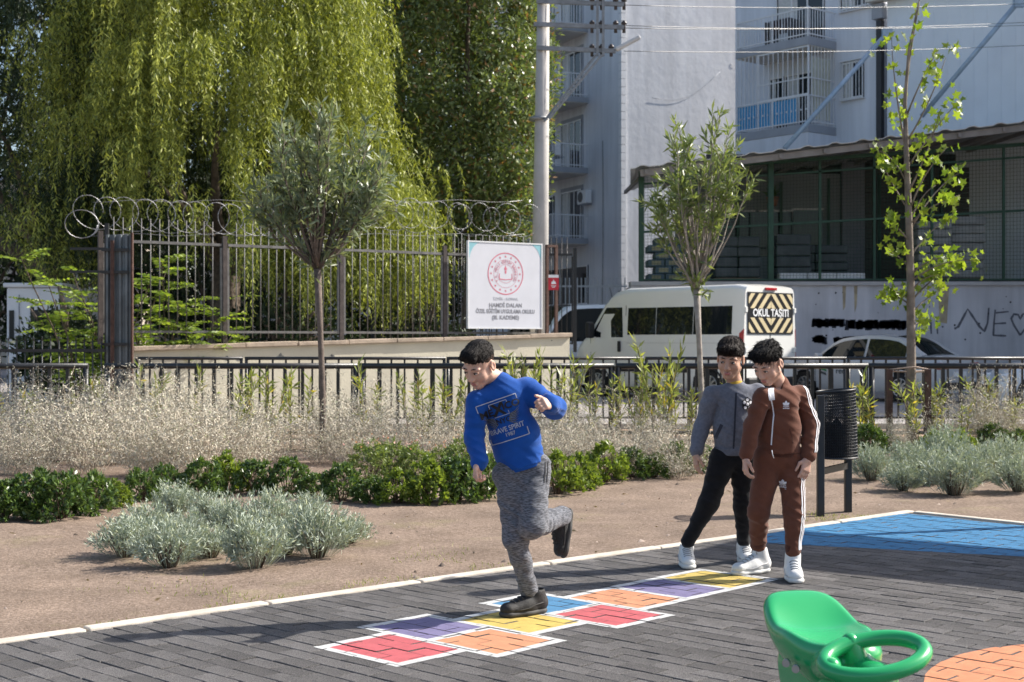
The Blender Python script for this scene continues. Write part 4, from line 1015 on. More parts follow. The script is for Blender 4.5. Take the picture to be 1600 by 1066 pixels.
# ---- school van
def school_van():
    th = math.radians(46); h = Vector((-math.cos(th), math.sin(th), 0)); lf = Vector((-math.sin(th), -math.cos(th), 0))
    rl = P(1161, 0, 31.0); W = 1.02; Lv = 5.35; H = 2.63
    org = Vector((rl.x, rl.y, 0)) - lf * W
    v = empty('school_van', org, math.atan2(h.y, h.x), 'white high roof school van with striped rear doors reading OKUL TAŞITI', 'van')
    paint_ = carpaint('van_white', (.80, .79, .75)); dk = cglass
    def zt(x): return interp(x, [(0, H - .05), (.25, H), (3.55, H - .01), (3.95, H - .12), (4.2, H - .35), (4.78, 1.52), (5.1, 1.30), (5.27, 1.08), (5.35, .75)])
    def hw(x): return W * interp(x, [(0, .985), (.3, 1), (4.2, 1), (4.9, .95), (5.2, .86), (5.35, .74)])
    def sy(x, z): return hw(x) * (1 - .085 * max(0, (z - 1.25)) / 1.35)
    def section(x):
        t = zt(x); r = min(.16, (t - .3) * .3); zz = [.30, .45, .62, .80, .95, 1.1, 1.25, 1.45]
        out = [(hw(x) * .97, .26)]
        top = t - r
        for i in range(11): z = .30 + (top - .30) * i / 10; out.append((sy(x, z), z))
        y1 = sy(x, top)
        for a in (22, 45, 68, 90): out.append((y1 - r * (1 - math.cos(math.radians(a))), top + r * math.sin(math.radians(a))))
        for f_ in (.7, .35, 0): out.append(((y1 - r) * f_, t + .02 * (1 - f_)))
        return out
    xs = [0, .02, .1] + [.2 + .1 * i for i in range(51)] + [5.32, 5.35]
    whx = (.98, 4.40); wr = .345
    grid_body(v, 'body', xs, section, paint_, [(x, wr, .40) for x in whx])
    for x in whx:
        for s in (1, -1): wheel(v, x, s * (W - .13), wr); arch(v, x, s * (hw(x) + .002), wr, .405, blackp)
    def panel(name, poly, m, s=1, par=v, off=.007):
        n = len(poly); V = [(x, s * (sy(x, z) + off), z) for x, z in poly] + [(x, s * (sy(x, z) - .02), z) for x, z in poly]
        return MB().add(V, [tuple(range(n)), tuple(reversed(range(n, 2 * n)))] + [(i, n + i, n + (i + 1) % n, (i + 1) % n) for i in range(n)]).build(name, m, par)
    for s in (1, -1):
        for xa, xb in ((.33, 1.42), (1.44, 2.53), (2.55, 3.42)):
            panel('side_window', [(xa, 1.50), (xb, 1.50), (xb, 2.14), (xa, 2.14)], dk, s)
        panel('cab_window', [(3.56, 1.44), (4.42, 1.44), (4.62, 1.50), (4.12, 2.16), (3.62, 2.16)], dk, s)
        panel('door_seam', [(3.485, .5), (3.50, .5), (3.50, 2.2), (3.485, 2.2)], blackp, s); panel('door_seam', [(4.60, .62), (4.612, .62), (4.65, 1.45), (4.638, 1.45)], blackp, s)
        panel('door_seam', [(.3, 1.30), (3.45, 1.30), (3.45, 1.308), (.3, 1.308)], mat('seam_grey', (.5, .5, .48), .6, .05, 5), s)
        panel('rub_strip', [(1.5, .62), (3.9, .62), (3.9, .74), (1.5, .74)], blackp, s, off=.015)
        MB().box((3.66, s * (W + .02), 1.22), (.09, .05, .26)).build('door_handle', blackp, v, bevel=.02)
        m_ = MB().box((4.52, s * (W + .12), 1.62), (.14, .24, .40)).build('mirror', blackp, v, bevel=.05)
        panel('tail_light', [(.0, .95), (.10, .95), (.12, 1.52), (.0, 1.62)], tailred, s, off=.012)
    # windscreen and bonnet face
    MB().add([(4.22, .80, 2.24), (4.22, -.80, 2.24), (4.80, -.86, 1.53), (4.80, .86, 1.53)], [(0, 1, 2, 3)]).build('windscreen', dk, v)
    for s in (1, -1): MB().box((5.22, s * .62, 1.0), (.18, .26, .34)).build('headlight', headc, v, bevel=.05)
    MB().box((5.33, 0, .55), (.16, 1.5, .35)).build('front_bumper', blackp, v, bevel=.06)
    MB().box((-.03, 0, .42), (.12, 1.86, .22)).build('rear_bumper', blackp, v, bevel=.04)
    # rear doors: black panel with cream chevrons, lettering, lamps
    blk = mat('door_film_black', (.02, .02, .022), .35, .05, 5); crm = mat('door_film_cream', (.66, .55, .34), .4, .05, 5); lt = mat('letter_white', (.82, .82, .82), .5, .02, 5)
    z0, z1, yw = 1.51, 2.45, .86; zc = (z0 + z1) / 2
    rd = MB().box((-.012, 0, zc), (.02, 2 * yw, z1 - z0)).build('rear_window', blk, v)
    for sy_ in (1, -1):
        for sz in (1, -1):
            for k in range(5):
                c0, c1 = .14 + k * .30, .14 + k * .30 + .15
                q = clip(clip([(0.006, .105), (yw - .02, .105), (yw - .02, .44), (0.006, .44)], (1, 1), c0 + .0), (-1, -1), -c1)
                if len(q) < 3: continue
                V = [(-.026, sy_ * y, zc + sz * z) for y, z in q]; MB().add(V, [tuple(range(len(q)))]).build('chevron_stripe', crm, rd)
    me = text_mesh('OKUL TAŞITI', .235, 'CENTER', .002, .006); me.materials.clear(); me.materials.append(lt)
    o = link('lettering', me, rd); o.matrix_local = Matrix(((0, 0, -1, -.027), (-1, 0, 0, 0), (0, 1, 0, zc), (0, 0, 0, 1)))
    o.scale = (.98, 1, 1)
    MB().box((-.004, 0, 1.35), (.012, .012, 2.2)).build('door_gap', blackp, v)
    MB().box((-.02, -.07, 1.28), (.04, .07, .28)).build('door_handle', blackp, v, bevel=.015)
    MB().box((-.02, 0, 2.53), (.05, .42, .06)).build('brake_light', tailred, v, bevel=.01)
    MB().box((-.015, .5, .86), (.02, .52, .12)).build('number_plate', whitem, v)
    for s in (1, -1):
        for z in (2.05, 1.15): MB().box((-.01, s * .93, z), (.06, .08, .12)).build('hinge', paint_, v, bevel=.01)
    return v
school_van()

# ---- cars
def car(name, label, org, heading, paint_, Lc=4.55, Wc=.88, H=1.46, belt=.92, hood=.88, trunk=1.02, xr0=.45, xr1=1.35, xf1=2.45, xf0=3.35, whx=(.95, 3.6), wr=.315, scale=1.0, wagon=False):
    c = empty(name, org, math.atan2(heading.y, heading.x), label, 'car'); c.scale = (scale,) * 3
    def zt(x): return interp(x, [(0, trunk - .12), (.06, trunk - .02), (xr0, trunk), (xr0 + .1, belt + .02), (xf0, belt + .02), (xf0 + .5, hood), (Lc - .35, hood - .10), (Lc - .1, hood - .25), (Lc, .48)])
    def hw(x): return Wc * interp(x, [(0, .84), (.15, .92), (.7, 1), (3.4, 1), (Lc - .5, .93), (Lc - .12, .8), (Lc, .66)])
    def section(x):
        t = zt(x); w_ = hw(x)
        return [(w_ * .90, .20), (w_ * .97, .28), (w_ * .995, .42), (w_, .55), (w_ * .995, .55 + (t - .55) * .5), (w_ * .965, t - .05), (w_ * .90, t), (w_ * .6, t + .02), (w_ * .3, t + .03), (0, t + .032)]
    xs = [0, .03] + [.1 + .1 * i for i in range(int((Lc - .2) / .1))] + [Lc - .08, Lc - .03, Lc]
    grid_body(c, 'body', xs, section, paint_, [(x, wr, wr + .06) for x in whx])
    for x in whx:
        for s in (1, -1): wheel(c, x, s * (hw(x) - .11), wr, .19); arch(c, x, s * hw(x) * .99, wr, wr + .065, paint_, .035)
    # greenhouse: curved top line, sides leaning in
    wb, wt_ = Wc * .90, Wc * .66
    zr = H - .02
    top = [(xr0, trunk if not wagon else belt + .05)]
    for i in range(1, 13):
        t = i / 12
        if t < .34: u_ = t / .34; x = xr0 + (xr1 - xr0) * u_; z = belt + (zr - belt) * math.sin(u_ * math.pi / 2) ** .9
        elif t < .67: u_ = (t - .34) / .33; x = xr1 + (xf1 - xr1) * u_; z = zr + .03 * math.sin(u_ * math.pi)
        else: u_ = (t - .67) / .33; x = xf1 + (xf0 - xf1) * u_; z = belt + (zr - belt) * math.cos(u_ * math.pi / 2) ** .9
        top.append((x, z))
    top[-1] = (xf0, belt)
    def gw(z): return wb + (wt_ - wb) * max(0, (z - belt) / (zr - belt))
    def strip(i0, i1, nm, m, off=0.0, inset=0.0):
        V, F = [], []
        for i in range(i0, i1 + 1):
            x, z = top[i]
            for f_ in (-1, -.75, -.35, 0, .35, .75, 1): V.append((x, f_ * (gw(z) - inset), z + off + .035 * (1 - f_ * f_)))
        n = 7
        for i in range(i1 - i0):
            for j in range(n - 1): F.append((i * n + j, i * n + j + 1, (i + 1) * n + j + 1, (i + 1) * n + j))
        return MB().add(V, F, True).build(nm, m, c)
    strip(0, 12, 'cabin_top', paint_); 
    strip(0, 4, 'rear_window', cglass, .006, .10); strip(8, 12, 'windscreen', cglass, .006, .07)
    for s in (1, -1):
        poly = [(x, z) for x, z in top] ; V = [(x, s * gw(z), z) for x, z in poly] + [(x, s * wb, belt - .03) for x, z in poly]; n = len(poly)
        MB().add(V, [(i, i + 1, n + i + 1, n + i) for i in range(n - 1)]).build('cabin_side', paint_, c)
        def win(xa, xb):
            pts = []
            m_ = 8
            for i in range(m_ + 1):
                x = xa + (xb - xa) * i / m_; z = interp(x, top) - .07; pts.append((x, max(z, belt + .02)))
            V = [(x, s * (gw(z) + .005), z) for x, z in pts] + [(x, s * (wb + .004), belt + .02) for x, z in pts]; k = m_ + 1
            MB().add(V, [(i, i + 1, k + i + 1, k + i) for i in range(m_)]).build('side_window', cglass, c)
        mid = (xr1 + xf1) / 2 + .05
        win(xr0 + .42, mid - .04); win(mid + .03, xf0 - .18)
        for x in (mid, xf0 - .1, xr0 + .55): MB().box((x, s * (hw(x) + .0), .62), (.008, .012, .55)).build('door_seam', blackp, c)
        for x in (mid - .2, mid + .85): MB().box((x - .0, s * (hw(x) + .01), .80), (.17, .03, .03)).build('door_handle', paint_, c, bevel=.008)
        MB().box((xf0 - .25, s * (Wc + .08), belt + .08), (.12, .18, .13)).build('mirror', paint_, c, bevel=.03)
        MB().box((.10, s * Wc * .68, .80), (.24, .38, .15)).build('tail_light', tailred, c, bevel=.03)
        MB().box((Lc - .22, s * Wc * .62, .64), (.28, .34, .15)).build('headlight', headc, c, bevel=.04)
    MB().box((-.005, 0, .62), (.03, .5, .11)).build('number_plate', whitem, c); MB().box((.0, 0, .36), (.10, 1.45, .16)).build('rear_bumper', blackp, c, bevel=.04)
    MB().box((Lc - .02, 0, .40), (.06, 1.0, .2)).build('grille', blackp, c, bevel=.03)
    return c
silver = carpaint('silver_paint', (.50, .51, .52)); whitec = carpaint('white_paint', (.74, .76, .78))
th = math.radians(50); h = Vector((-math.cos(th), math.sin(th), 0)); lf = Vector((-math.sin(th), -math.cos(th), 0))
rw_ = Vector((8.65, 31.0, 0)); org = rw_ - h * .95 - lf * .80
sed = car('sedan', 'silver sedan with green company decal parked in front of the scribbled wall', org, h, silver)
# green leaf decal and lettering on the door
dg_ = mat('decal_green', (.03, .25, .10), .5, .05, 5); dk_ = mat('decal_dark', (.06, .07, .08), .5, .05, 5)
for i in range(3): MB().prism([(2.92 - .0, .55 + .09 * i), (3.08, .60 + .09 * i), (3.10, .66 + .09 * i), (2.94, .61 + .09 * i)], .889, .893).build('decal_stripe', dg_ if i else dk_, sed)
me = text_mesh('redef', .2, 'CENTER', .001, .002); me.materials.clear(); me.materials.append(dk_)
o = link('decal_lettering', me, sed); o.matrix_local = Matrix(((-1, 0, 0, 2.45), (0, 0, 1, .895), (0, 1, 0, .66), (0, 0, 0, 1)))
car('hatchback', 'white car whose bonnet shows right of the silver sedan', Vector((9.35 + 4.1, 27.3, 0)), Vector((-1, .06, 0)).normalized(), whitec, Lc=4.1, H=1.45, xr0=.15, xr1=.7, xf1=2.2, xf0=3.05, whx=(.75, 3.25), trunk=.98)
h = Vector((-.8, -.6, 0)); lf = Vector((.6, -.8, 0))
nose = Vector((.15, 34.7, 0)); org = nose - h * 4.0 * 1.22 - lf * .88 * 1.22
car('light_van', 'pale blue white minivan parked behind the school van', org, h, carpaint('pale_blue_paint', (.60, .68, .76)), Lc=4.0, H=1.88, belt=1.08, hood=1.02, trunk=1.1, xr0=.05, xr1=.3, xf1=2.2, xf0=3.25, whx=(.7, 3.25), scale=1.22, wagon=True)
# parked cars glimpsed through the iron fence
car('parked_car', 'white car glimpsed through the iron fence behind the weeping tree', Vector((-4.6, 41, 0)), Vector((1, 0, 0)), whitec)
# ================================================================ trees and plants
bark = mat('bark', (0.15, 0.115, 0.085), .9, .25, 10, .6, 30); barkg = mat('bark_grey', (0.36, 0.32, 0.28), .9, .2, 14, .5, 40)
def limb(mb, p, d, L, r, rng, segs=6, bend=.25, taper=.45, up=0.0):
    """a bent tapering limb; returns its points"""
    pts = [np.array(p, float)]; d = np.array(d, float)
    for i in range(segs):
        d = unit(d + rng.normal(size=3) * bend / segs * 2 + np.array([0, 0, up])); pts.append(pts[-1] + d * L / segs)
    mb.poly_tube([tuple(q) for q in pts], [r * (1 - (1 - taper) * i / segs) for i in range(segs + 1)], 7)
    return pts

# ---- large weeping pepper tree
def weeping_tree(c, R, H, nb, ns, label, seed, leaf, zlow=1.7):
    rng = np.random.default_rng(seed)
    t = empty('weeping_tree', (c[0], c[1], 0), 0, label, 'tree')
    mb = MB(); tr = limb(mb, (0, 0, -.1), (.05, 0, 1), 3.6, .42, rng, 6, .15, .75)
    top = tr[-1]; limbs = []
    for k in range(11):
        a = 2 * math.pi * k / 11 + rng.uniform(-.2, .2)
        limbs.append(limb(mb, top - np.array([0, 0, rng.uniform(0, .8)]), (math.cos(a) * .8, math.sin(a) * .8, rng.uniform(.5, 1.4)), rng.uniform(2.8, 4.2), .17, rng, 7, .35, .25))
    mb.build('trunk', bark, t)
    Vs = []
    for k in range(nb):
        a = rng.uniform(0, 2 * math.pi) if k % 4 else rng.uniform(-1.25, .9); sh_ = rng.uniform(.0, 1) ** .7 if k % 4 else rng.uniform(0, .18)
        z = zlow + 2.0 + (H - zlow - 2.0) * sh_
        f = math.sqrt(max(0.02, 1 - ((z - H * .42) / (H * .60)) ** 2)) if z > H * .42 else 1.0
        r = R * f * (rng.uniform(.42, 1.04) if k % 4 else rng.uniform(.8, 1.06)); base = np.array([r * math.cos(a), r * math.sin(a), z])
        Lc = min(rng.uniform(1.0, 2.9), z - zlow + rng.uniform(-.5, .8)); out = np.array([math.cos(a), math.sin(a), 0]); tw = np.array([-out[1], out[0], 0])
        # a drooping bough: strands hang along an arching twig
        bl = rng.uniform(.6, 1.7); bd = unit(out + rng.normal(size=3) * [.5, .5, .2]); sp = rng.uniform(.10, .22)
        for s in range(ns):
            u_ = rng.random(); p0 = base + bd * bl * u_ + np.array([0, 0, -.45 * u_ * u_]) + rng.normal(size=3) * [sp, sp, .12]; Ls = Lc * rng.uniform(.35, 1.0) * (1 - .35 * abs(u_ - .5)); m = int(Ls / .07)
            if m < 4: continue
            tt = np.linspace(0, 1, m)[:, None]; sway = rng.normal(size=3) * .07
            pts = p0 + out * (.30 * np.sqrt(tt)) + np.array([0, 0, -1.0]) * Ls * tt ** 1.12 + sway * np.sin(tt * 3)
            for rep in range(2):
                D = unit(np.array([0, 0, -.85]) + rng.normal(size=(m, 3)) * [.55, .55, .30])
                V, _ = leaf_quads(pts + rng.normal(size=(m, 3)) * .015, D, rng.uniform(.10, .22, m) * (1 - .3 * tt[:, 0]), rng.uniform(.018, .038, m), rng); Vs.append(V)
    V = np.concatenate(Vs); o = link('crown', fast_mesh('crown', V, np.arange(len(V)).reshape(-1, 4), leaf), t); o['kind'] = 'stuff'
    return t
lw = leafmat('pepper_leaf', (0.060, 0.092, 0.020), (0.44, 0.47, 0.10), .22, .45)
lwd = leafmat('pepper_leaf_shaded', (0.012, 0.026, 0.009), (0.045, 0.072, 0.022), .1, .5)  # shaded copy of the pepper leaf, the shade put into its colour
weeping_tree((-6.75, 32.5), 3.7, 12.5, 560, 20, 'huge weeping tree with long hanging yellow green strands behind the iron fence', 11, lw)
weeping_tree((-11.6, 34.5), 4.2, 12.5, 300, 17, 'weeping tree with shade painted into its leaves above the white guard booth', 12, lwd, 2.4)

# ---- broad dense trees
def dense_tree(c, R, z0, H, n_cl, per, label, seed, leaf, ls=.13, lw_=.05, name='evergreen_tree', squash=1.0, cat='tree'):
    rng = np.random.default_rng(seed); t = empty(name, (c[0], c[1], 0), 0, label, cat)
    mb = MB(); tr = limb(mb, (0, 0, -.1), (0, 0, 1), z0 + 1.2, .22, rng, 6, .12, .7); cz = (z0 + H) / 2; tips = []
    for k in range(12):
        a = k * 2.4; tips.append(limb(mb, tr[-1 - (k % 2)], (math.cos(a), math.sin(a), rng.uniform(.3, 1.6)), rng.uniform(.5, .95) * R * 1.2, .09, rng, 6, .4, .2))
    limb(mb, tr[-1], (0, 0, 1), (H - z0) * .75, .15, rng, 7, .2, .15); mb.build('trunk', bark, t)
    d = rand_dirs(n_cl, rng); rad = rng.uniform(.35, 1, n_cl) ** .45; rad *= 1 + .22 * (noise3(d[:, 0] * 3 + 5, d[:, 1] * 3 + seed, d[:, 2] * 3) - .5)
    C = d * rad[:, None] * [R, R * squash, (H - z0) / 2] + [0, 0, cz]
    k = noise3(C[:, 0] * .9 + seed, C[:, 1] * .9, C[:, 2] * .9); C = C[k > .30]
    n = len(C); P0 = np.repeat(C, per, 0) + rng.normal(size=(n * per, 3)) * .13
    D = unit(P0 - np.repeat(C, per, 0) + rng.normal(size=(n * per, 3)) * .08 + [0, 0, .05])
    V, F = leaf_quads(P0, D, rng.uniform(ls * .7, ls * 1.25, n * per), rng.uniform(lw_ * .7, lw_ * 1.2, n * per), rng, .12)
    o = link('crown', fast_mesh('crown', V, F, leaf), t); o['kind'] = 'stuff'
    return t
oak = leafmat('evergreen_leaf', (0.06, 0.095, 0.036), (0.24, 0.30, 0.115), .25, .33, .6, (0.28, 0.16, 0.07))
dense_tree((-1.35, 38.5), 2.5, 2.8, 14.0, 3300, 26, 'dense dark green evergreen tree between the weeping tree and the pole', 21, oak, .16, .072)
dkl = leafmat('shade_dark_leaf', (0.010, 0.020, 0.007), (0.034, 0.055, 0.017), .1, .55)  # near-black leaf colour stands in for the deep shade at the back
for i, (x, y, R, z0, H, lb) in enumerate(((-19, 50, 6, 1.0, 18, 'large tree with shade-darkened leaves behind the guard booth'), (-11, 52, 6, .6, 19, 'large tree with shade-darkened leaves far behind the weeping tree'), (-4.2, 54, 4.6, .6, 17, 'rounded tree with shade-darkened leaves far behind the evergreen tree'))):
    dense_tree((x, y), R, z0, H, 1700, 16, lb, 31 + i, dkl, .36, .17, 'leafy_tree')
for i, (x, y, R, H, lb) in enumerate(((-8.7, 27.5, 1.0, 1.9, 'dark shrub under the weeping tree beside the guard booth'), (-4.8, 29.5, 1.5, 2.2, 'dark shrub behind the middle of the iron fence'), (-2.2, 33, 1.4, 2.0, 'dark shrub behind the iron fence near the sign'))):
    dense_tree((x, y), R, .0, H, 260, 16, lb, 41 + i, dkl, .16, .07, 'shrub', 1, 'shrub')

# ---- feathery sapling behind the gate leaf
def sapling(c, label, seed):
    rng = np.random.default_rng(seed); t = empty('tree_of_heaven', (c[0], c[1], 0), 0, label, 'sapling'); mb = MB(); Vs = []
    for s in range(9):
        a = rng.uniform(0, 6.28); pts = limb(mb, (rng.uniform(-.3, .3), rng.uniform(-.2, .2), 0), (math.cos(a) * .45 + .1, math.sin(a) * .3, 1), rng.uniform(1.5, 3.0), .022, rng, 7, .25, .35)
        for k in range(2, 8):
            for q in range(3):
                a2 = rng.uniform(0, 6.28); d = np.array([math.cos(a2), math.sin(a2) * .8, rng.uniform(.05, .6)]); L = rng.uniform(.45, .75); m = 11
                tt = np.linspace(.12, 1, m)[:, None]; ax = pts[k] + unit(d) * L * tt + np.array([0, 0, -.22]) * tt ** 2 * L
                mb.poly_tube([tuple(pts[k]), tuple(ax[5]), tuple(ax[-1])], .004, 3)
                side = unit(np.cross(d, [0, 0, 1]))
                for sg in (-1, 1):
                    D = unit(side * sg + unit(d) * .35 + np.array([0, 0, -.25]) + rng.normal(size=(m, 3)) * .12); V, _ = leaf_quads(ax, D, .15 * (1 - .35 * tt[:, 0]), .042, rng, .1); Vs.append(V)
    mb.build('stems', bark, t); V = np.concatenate(Vs)
    o = link('leaves', fast_mesh('leaves', V, np.arange(len(V)).reshape(-1, 4), leafmat('feather_leaf', (.10, .17, .03), (.28, .36, .06), .45, .4)), t); o['kind'] = 'stuff'
sapling((-5.75, 23.6), 'young tree with feathery yellow green leaves behind the fence at the gate leaf', 5)
sapling((-7.1, 24.0), 'feathery leaved young tree behind the black gate posts', 6)

# ---- oleander standards
olm = leafmat('oleander_leaf', (0.10, 0.145, 0.085), (0.29, 0.33, 0.215), .22, .38, .5)
oly = leafmat('oleander_leaf_light', (0.14, 0.19, 0.06), (0.36, 0.38, 0.12), .35, .4, .4, (0.5, 0.38, 0.06))
def whorl(rng, p, d, n, L, W, spread=.9):
    C = p + unit(d) * rng.uniform(-.12, .03, (n, 1)) * 1.0
    D = unit(unit(d) * rng.uniform(.25, 1.0, (n, 1)) + rng.normal(size=(n, 3)) * .5 * spread)
    return leaf_quads(C, D, rng.uniform(L * .7, L * 1.15, n), rng.uniform(W * .8, W * 1.1, n), rng, .12)[0]
def oleander_tree(base, zhead, crown, label, seed, n_stem, leaf_from, whl, leaf, bk_=None):
    rng = np.random.default_rng(seed); t = empty('oleander_tree', base, 0, label, 'tree'); mb = MB(); Vs = []
    trunk = [(0, 0, -.1), (.0, 0, zhead * .35), (-.03, 0, zhead * .7), (-.06, 0, zhead)]; mb.poly_tube(trunk, [.040, .035, .033, .045], 9)
    hd = np.array([-.06, 0, zhead]); x0, x1, z1 = crown
    for s in range(n_stem):
        tx = rng.uniform(x0, x1); ty = rng.uniform(-1, 1) * (x1 - x0) * .42; tz = rng.uniform(.45, 1.05) * (z1 - zhead); e = math.sqrt(max(0, 1 - ((tx - (x0 + x1) / 2) / ((x1 - x0) * .56)) ** 2)); tz *= .55 + .45 * e
        end = hd + np.array([tx, ty, tz]); mid = hd * .5 + end * .5 + np.array([tx * .12, ty * .12, -.08 * tz]); pts = []
        for i in range(8): u_ = i / 7; pts.append((1 - u_) ** 2 * hd + 2 * u_ * (1 - u_) * mid + u_ * u_ * end + rng.normal(size=3) * .012)
        mb.poly_tube([tuple(q) for q in pts], [.017 * (1 - .7 * i / 7) for i in range(8)], 5)
        for k in range(8):
            if k / 7 < leaf_from and rng.random() > .05: continue
            d = pts[min(k + 1, 7)] - pts[max(k - 1, 0)]
            Vs.append(whorl(rng, pts[k], d, whl, .155, .031))
            for b in range(2):
                bd = unit(d + rng.normal(size=3) * .10); e2 = pts[k] + bd * rng.uniform(.1, .28); mb.poly_tube([tuple(pts[k]), tuple(e2)], .005, 3); Vs.append(whorl(rng, e2, bd, whl, .155, .031))
    mb.build('trunk', bk_ or barkg, t); V = np.concatenate(Vs)
    o = link('crown', fast_mesh('crown', V, np.arange(len(V)).reshape(-1, 4), leaf), t); o['kind'] = 'stuff'
    return t
b = G(504, 716); oleander_tree((b.x, b.y, 0), 2.18, (-.68, .74, 3.85), 'oleander tree with round grey green crown and slim trunk', 51, 46, .50, 9, olm, mat('bark_dark', (.16, .125, .105), .9, .2, 14, .5, 40))
b = G(1096, 706); oleander_tree((b.x, b.y, 0), 1.98, (-.46, .66, 3.85), 'oleander tree with many bare upright stems below its leaf tuft', 52, 44, .76, 8, leafmat('oleander_leaf_b', (.10, .15, .05), (.26, .31, .13), .28, .4, .45))

# ---- young plane tree, every leaf its own piece
def plane_leaf():
    out = []
    for r, a in ((.10, -90), (.36, -60), (.62, -28), (.36, -8), (.86, 22), (.48, 48), (1.0, 90), (.48, 132), (.86, 158), (.36, 188), (.62, 208), (.36, 240)):
        out.append((r * math.cos(math.radians(a)), .0 + .10 * abs(math.cos(math.radians(a))) * r, r * math.sin(math.radians(a)) + .1))
    return out
plm = leafmat('plane_leaf', (.10, .17, .025), (.24, .31, .05), .45, .4, .35)
lms = []
for k in range(4):
    pts = plane_leaf(); rr = random.Random(k); pts = [(x * rr.uniform(.85, 1.1), y + rr.uniform(-.08, .12), z) for x, y, z in pts]
    lms.append(fast_mesh('leaf', np.array([(0, 0, .1)] + pts), np.array([(0, 1 + i, 1 + (i + 1) % 12) for i in range(12)]), plm))
def leaf_tint(m):                                     # leaf objects differ a little, object by object
    nt = m.node_tree; oi = nt.nodes.new('ShaderNodeObjectInfo'); r = [n for n in nt.nodes if n.type == 'VALTORGB'][0]
    nt.links.new(oi.outputs['Random'], r.inputs[0])
leaf_tint(plm)
bp = G(1424, 702); pt = empty('plane_tree', bp, 0, 'tall young plane tree with bright green lobed leaves tied to stakes', 'tree')
rng = np.random.default_rng(61); PYt = bp.y
def pt_(px, py, dy=0.0): q = P(px, py, PYt + dy); return (q.x - bp.x, dy, q.z)
mb = MB(); tk = [(0, 0, -.1), pt_(1424, 560), pt_(1423, 440), pt_(1420, 330), pt_(1416, 230), pt_(1414, 160), pt_(1420, 80), pt_(1432, 20), pt_(1440, -15)]
mb.poly_tube(tk, [.066, .058, .050, .042, .033, .025, .016, .010, .005], 9)
mb.build('trunk', mat('plane_bark', (.24, .20, .165), .85, .25, 8, .4, 30), pt)
brs = [((1416, 240), (1395, 130), (1393, 60)), ((1418, 120), (1425, 60), (1437, 5)), ((1417, 180), (1440, 120), (1465, 80)), ((1418, 220), (1455, 160), (1478, 90)), ((1419, 260), (1460, 200), (1500, 155)), ((1420, 300), (1455, 230), (1470, 170)),
       ((1421, 330), (1440, 270), (1480, 230)), ((1422, 360), (1460, 290), (1500, 270)), ((1419, 290), (1395, 240), (1372, 235)), ((1421, 330), (1400, 300), (1378, 255)), ((1422, 350), (1450, 320), (1500, 305)), ((1423, 400), (1450, 360), (1495, 330)),
       ((1423, 380), (1400, 350), (1385, 345)), ((1423, 430), (1455, 395), (1490, 405)), ((1423, 420), (1405, 400), (1388, 390)), ((1424, 470), (1450, 440), (1500, 402)), ((1424, 480), (1400, 455), (1385, 465)), ((1424, 490), (1445, 465), (1475, 450)),
       ((1424, 510), (1440, 500), (1448, 505)), ((1424, 470), (1408, 460), (1390, 450)), ((1424, 455), (1440, 430), (1470, 430)), ((1420, 250), (1410, 200), (1400, 150)), ((1424, 440), (1470, 400), (1525, 408)), ((1422, 345), (1440, 300), (1462, 290))]
bm2 = MB(); spots = []
for A, B, C_ in brs:
    dy = rng.uniform(-.35, .35); a, b_, c_ = np.array(pt_(*A)), np.array(pt_(*B, dy * .5)), np.array(pt_(*C_, dy)); pts = [(1 - u_) ** 2 * a + 2 * u_ * (1 - u_) * b_ + u_ * u_ * c_ for u_ in np.linspace(0, 1, 7)]
    bm2.poly_tube([tuple(q) for q in pts], [.013 * (1 - .7 * i / 6) for i in range(7)], 5)
    for k in range(2, 7):
        for q in range(2 if k < 4 else 3): spots.append(pts[k] + rng.normal(size=3) * [.06, .06, .06])
bm2.build('branches', mat('plane_bark', (.24, .20, .165)), pt)
for i in range(24): u_ = rng.uniform(.35, 1); k = int(u_ * 7); a = np.array(tk[k]); b_ = np.array(tk[k + 1]); spots.append(a + (b_ - a) * rng.random() + rng.normal(size=3) * .06)
spots = spots[:300]
for i, s in enumerate(spots): link('leaf', lms[i % 4], pt, tuple(s), (rng.uniform(-1.0, 1.0), rng.uniform(-1.2, 1.2), rng.uniform(0, 6.28)), (rng.uniform(.062, .105),) * 3)
# the leaves beyond the largest three hundred: one joined part
more = []; rl = np.random.default_rng(9); lv = np.array([(0, 0, .1)] + plane_leaf()); lf_ = np.array([(0, 1 + i, 1 + (i + 1) % 12) for i in range(12)])
for i in range(240):
    s0 = spots[int(rl.integers(0, len(spots)))] + rl.normal(size=3) * .07; e = Matrix.Rotation(rl.uniform(0, 6.28), 3, 'Z') @ Matrix.Rotation(rl.uniform(-1.1, 1.1), 3, 'Y') @ Matrix.Rotation(rl.uniform(-1, 1), 3, 'X')
    more.append((lv @ np.array(e).T * rl.uniform(.05, .085) + s0, lf_))
V, F = merge(more); link('small_leaves', fast_mesh('small_leaves', V, F, leafmat('plane_leaf_small', (.10, .17, .025), (.24, .31, .05), .45, .4, .35)), pt)['kind'] = 'stuff'
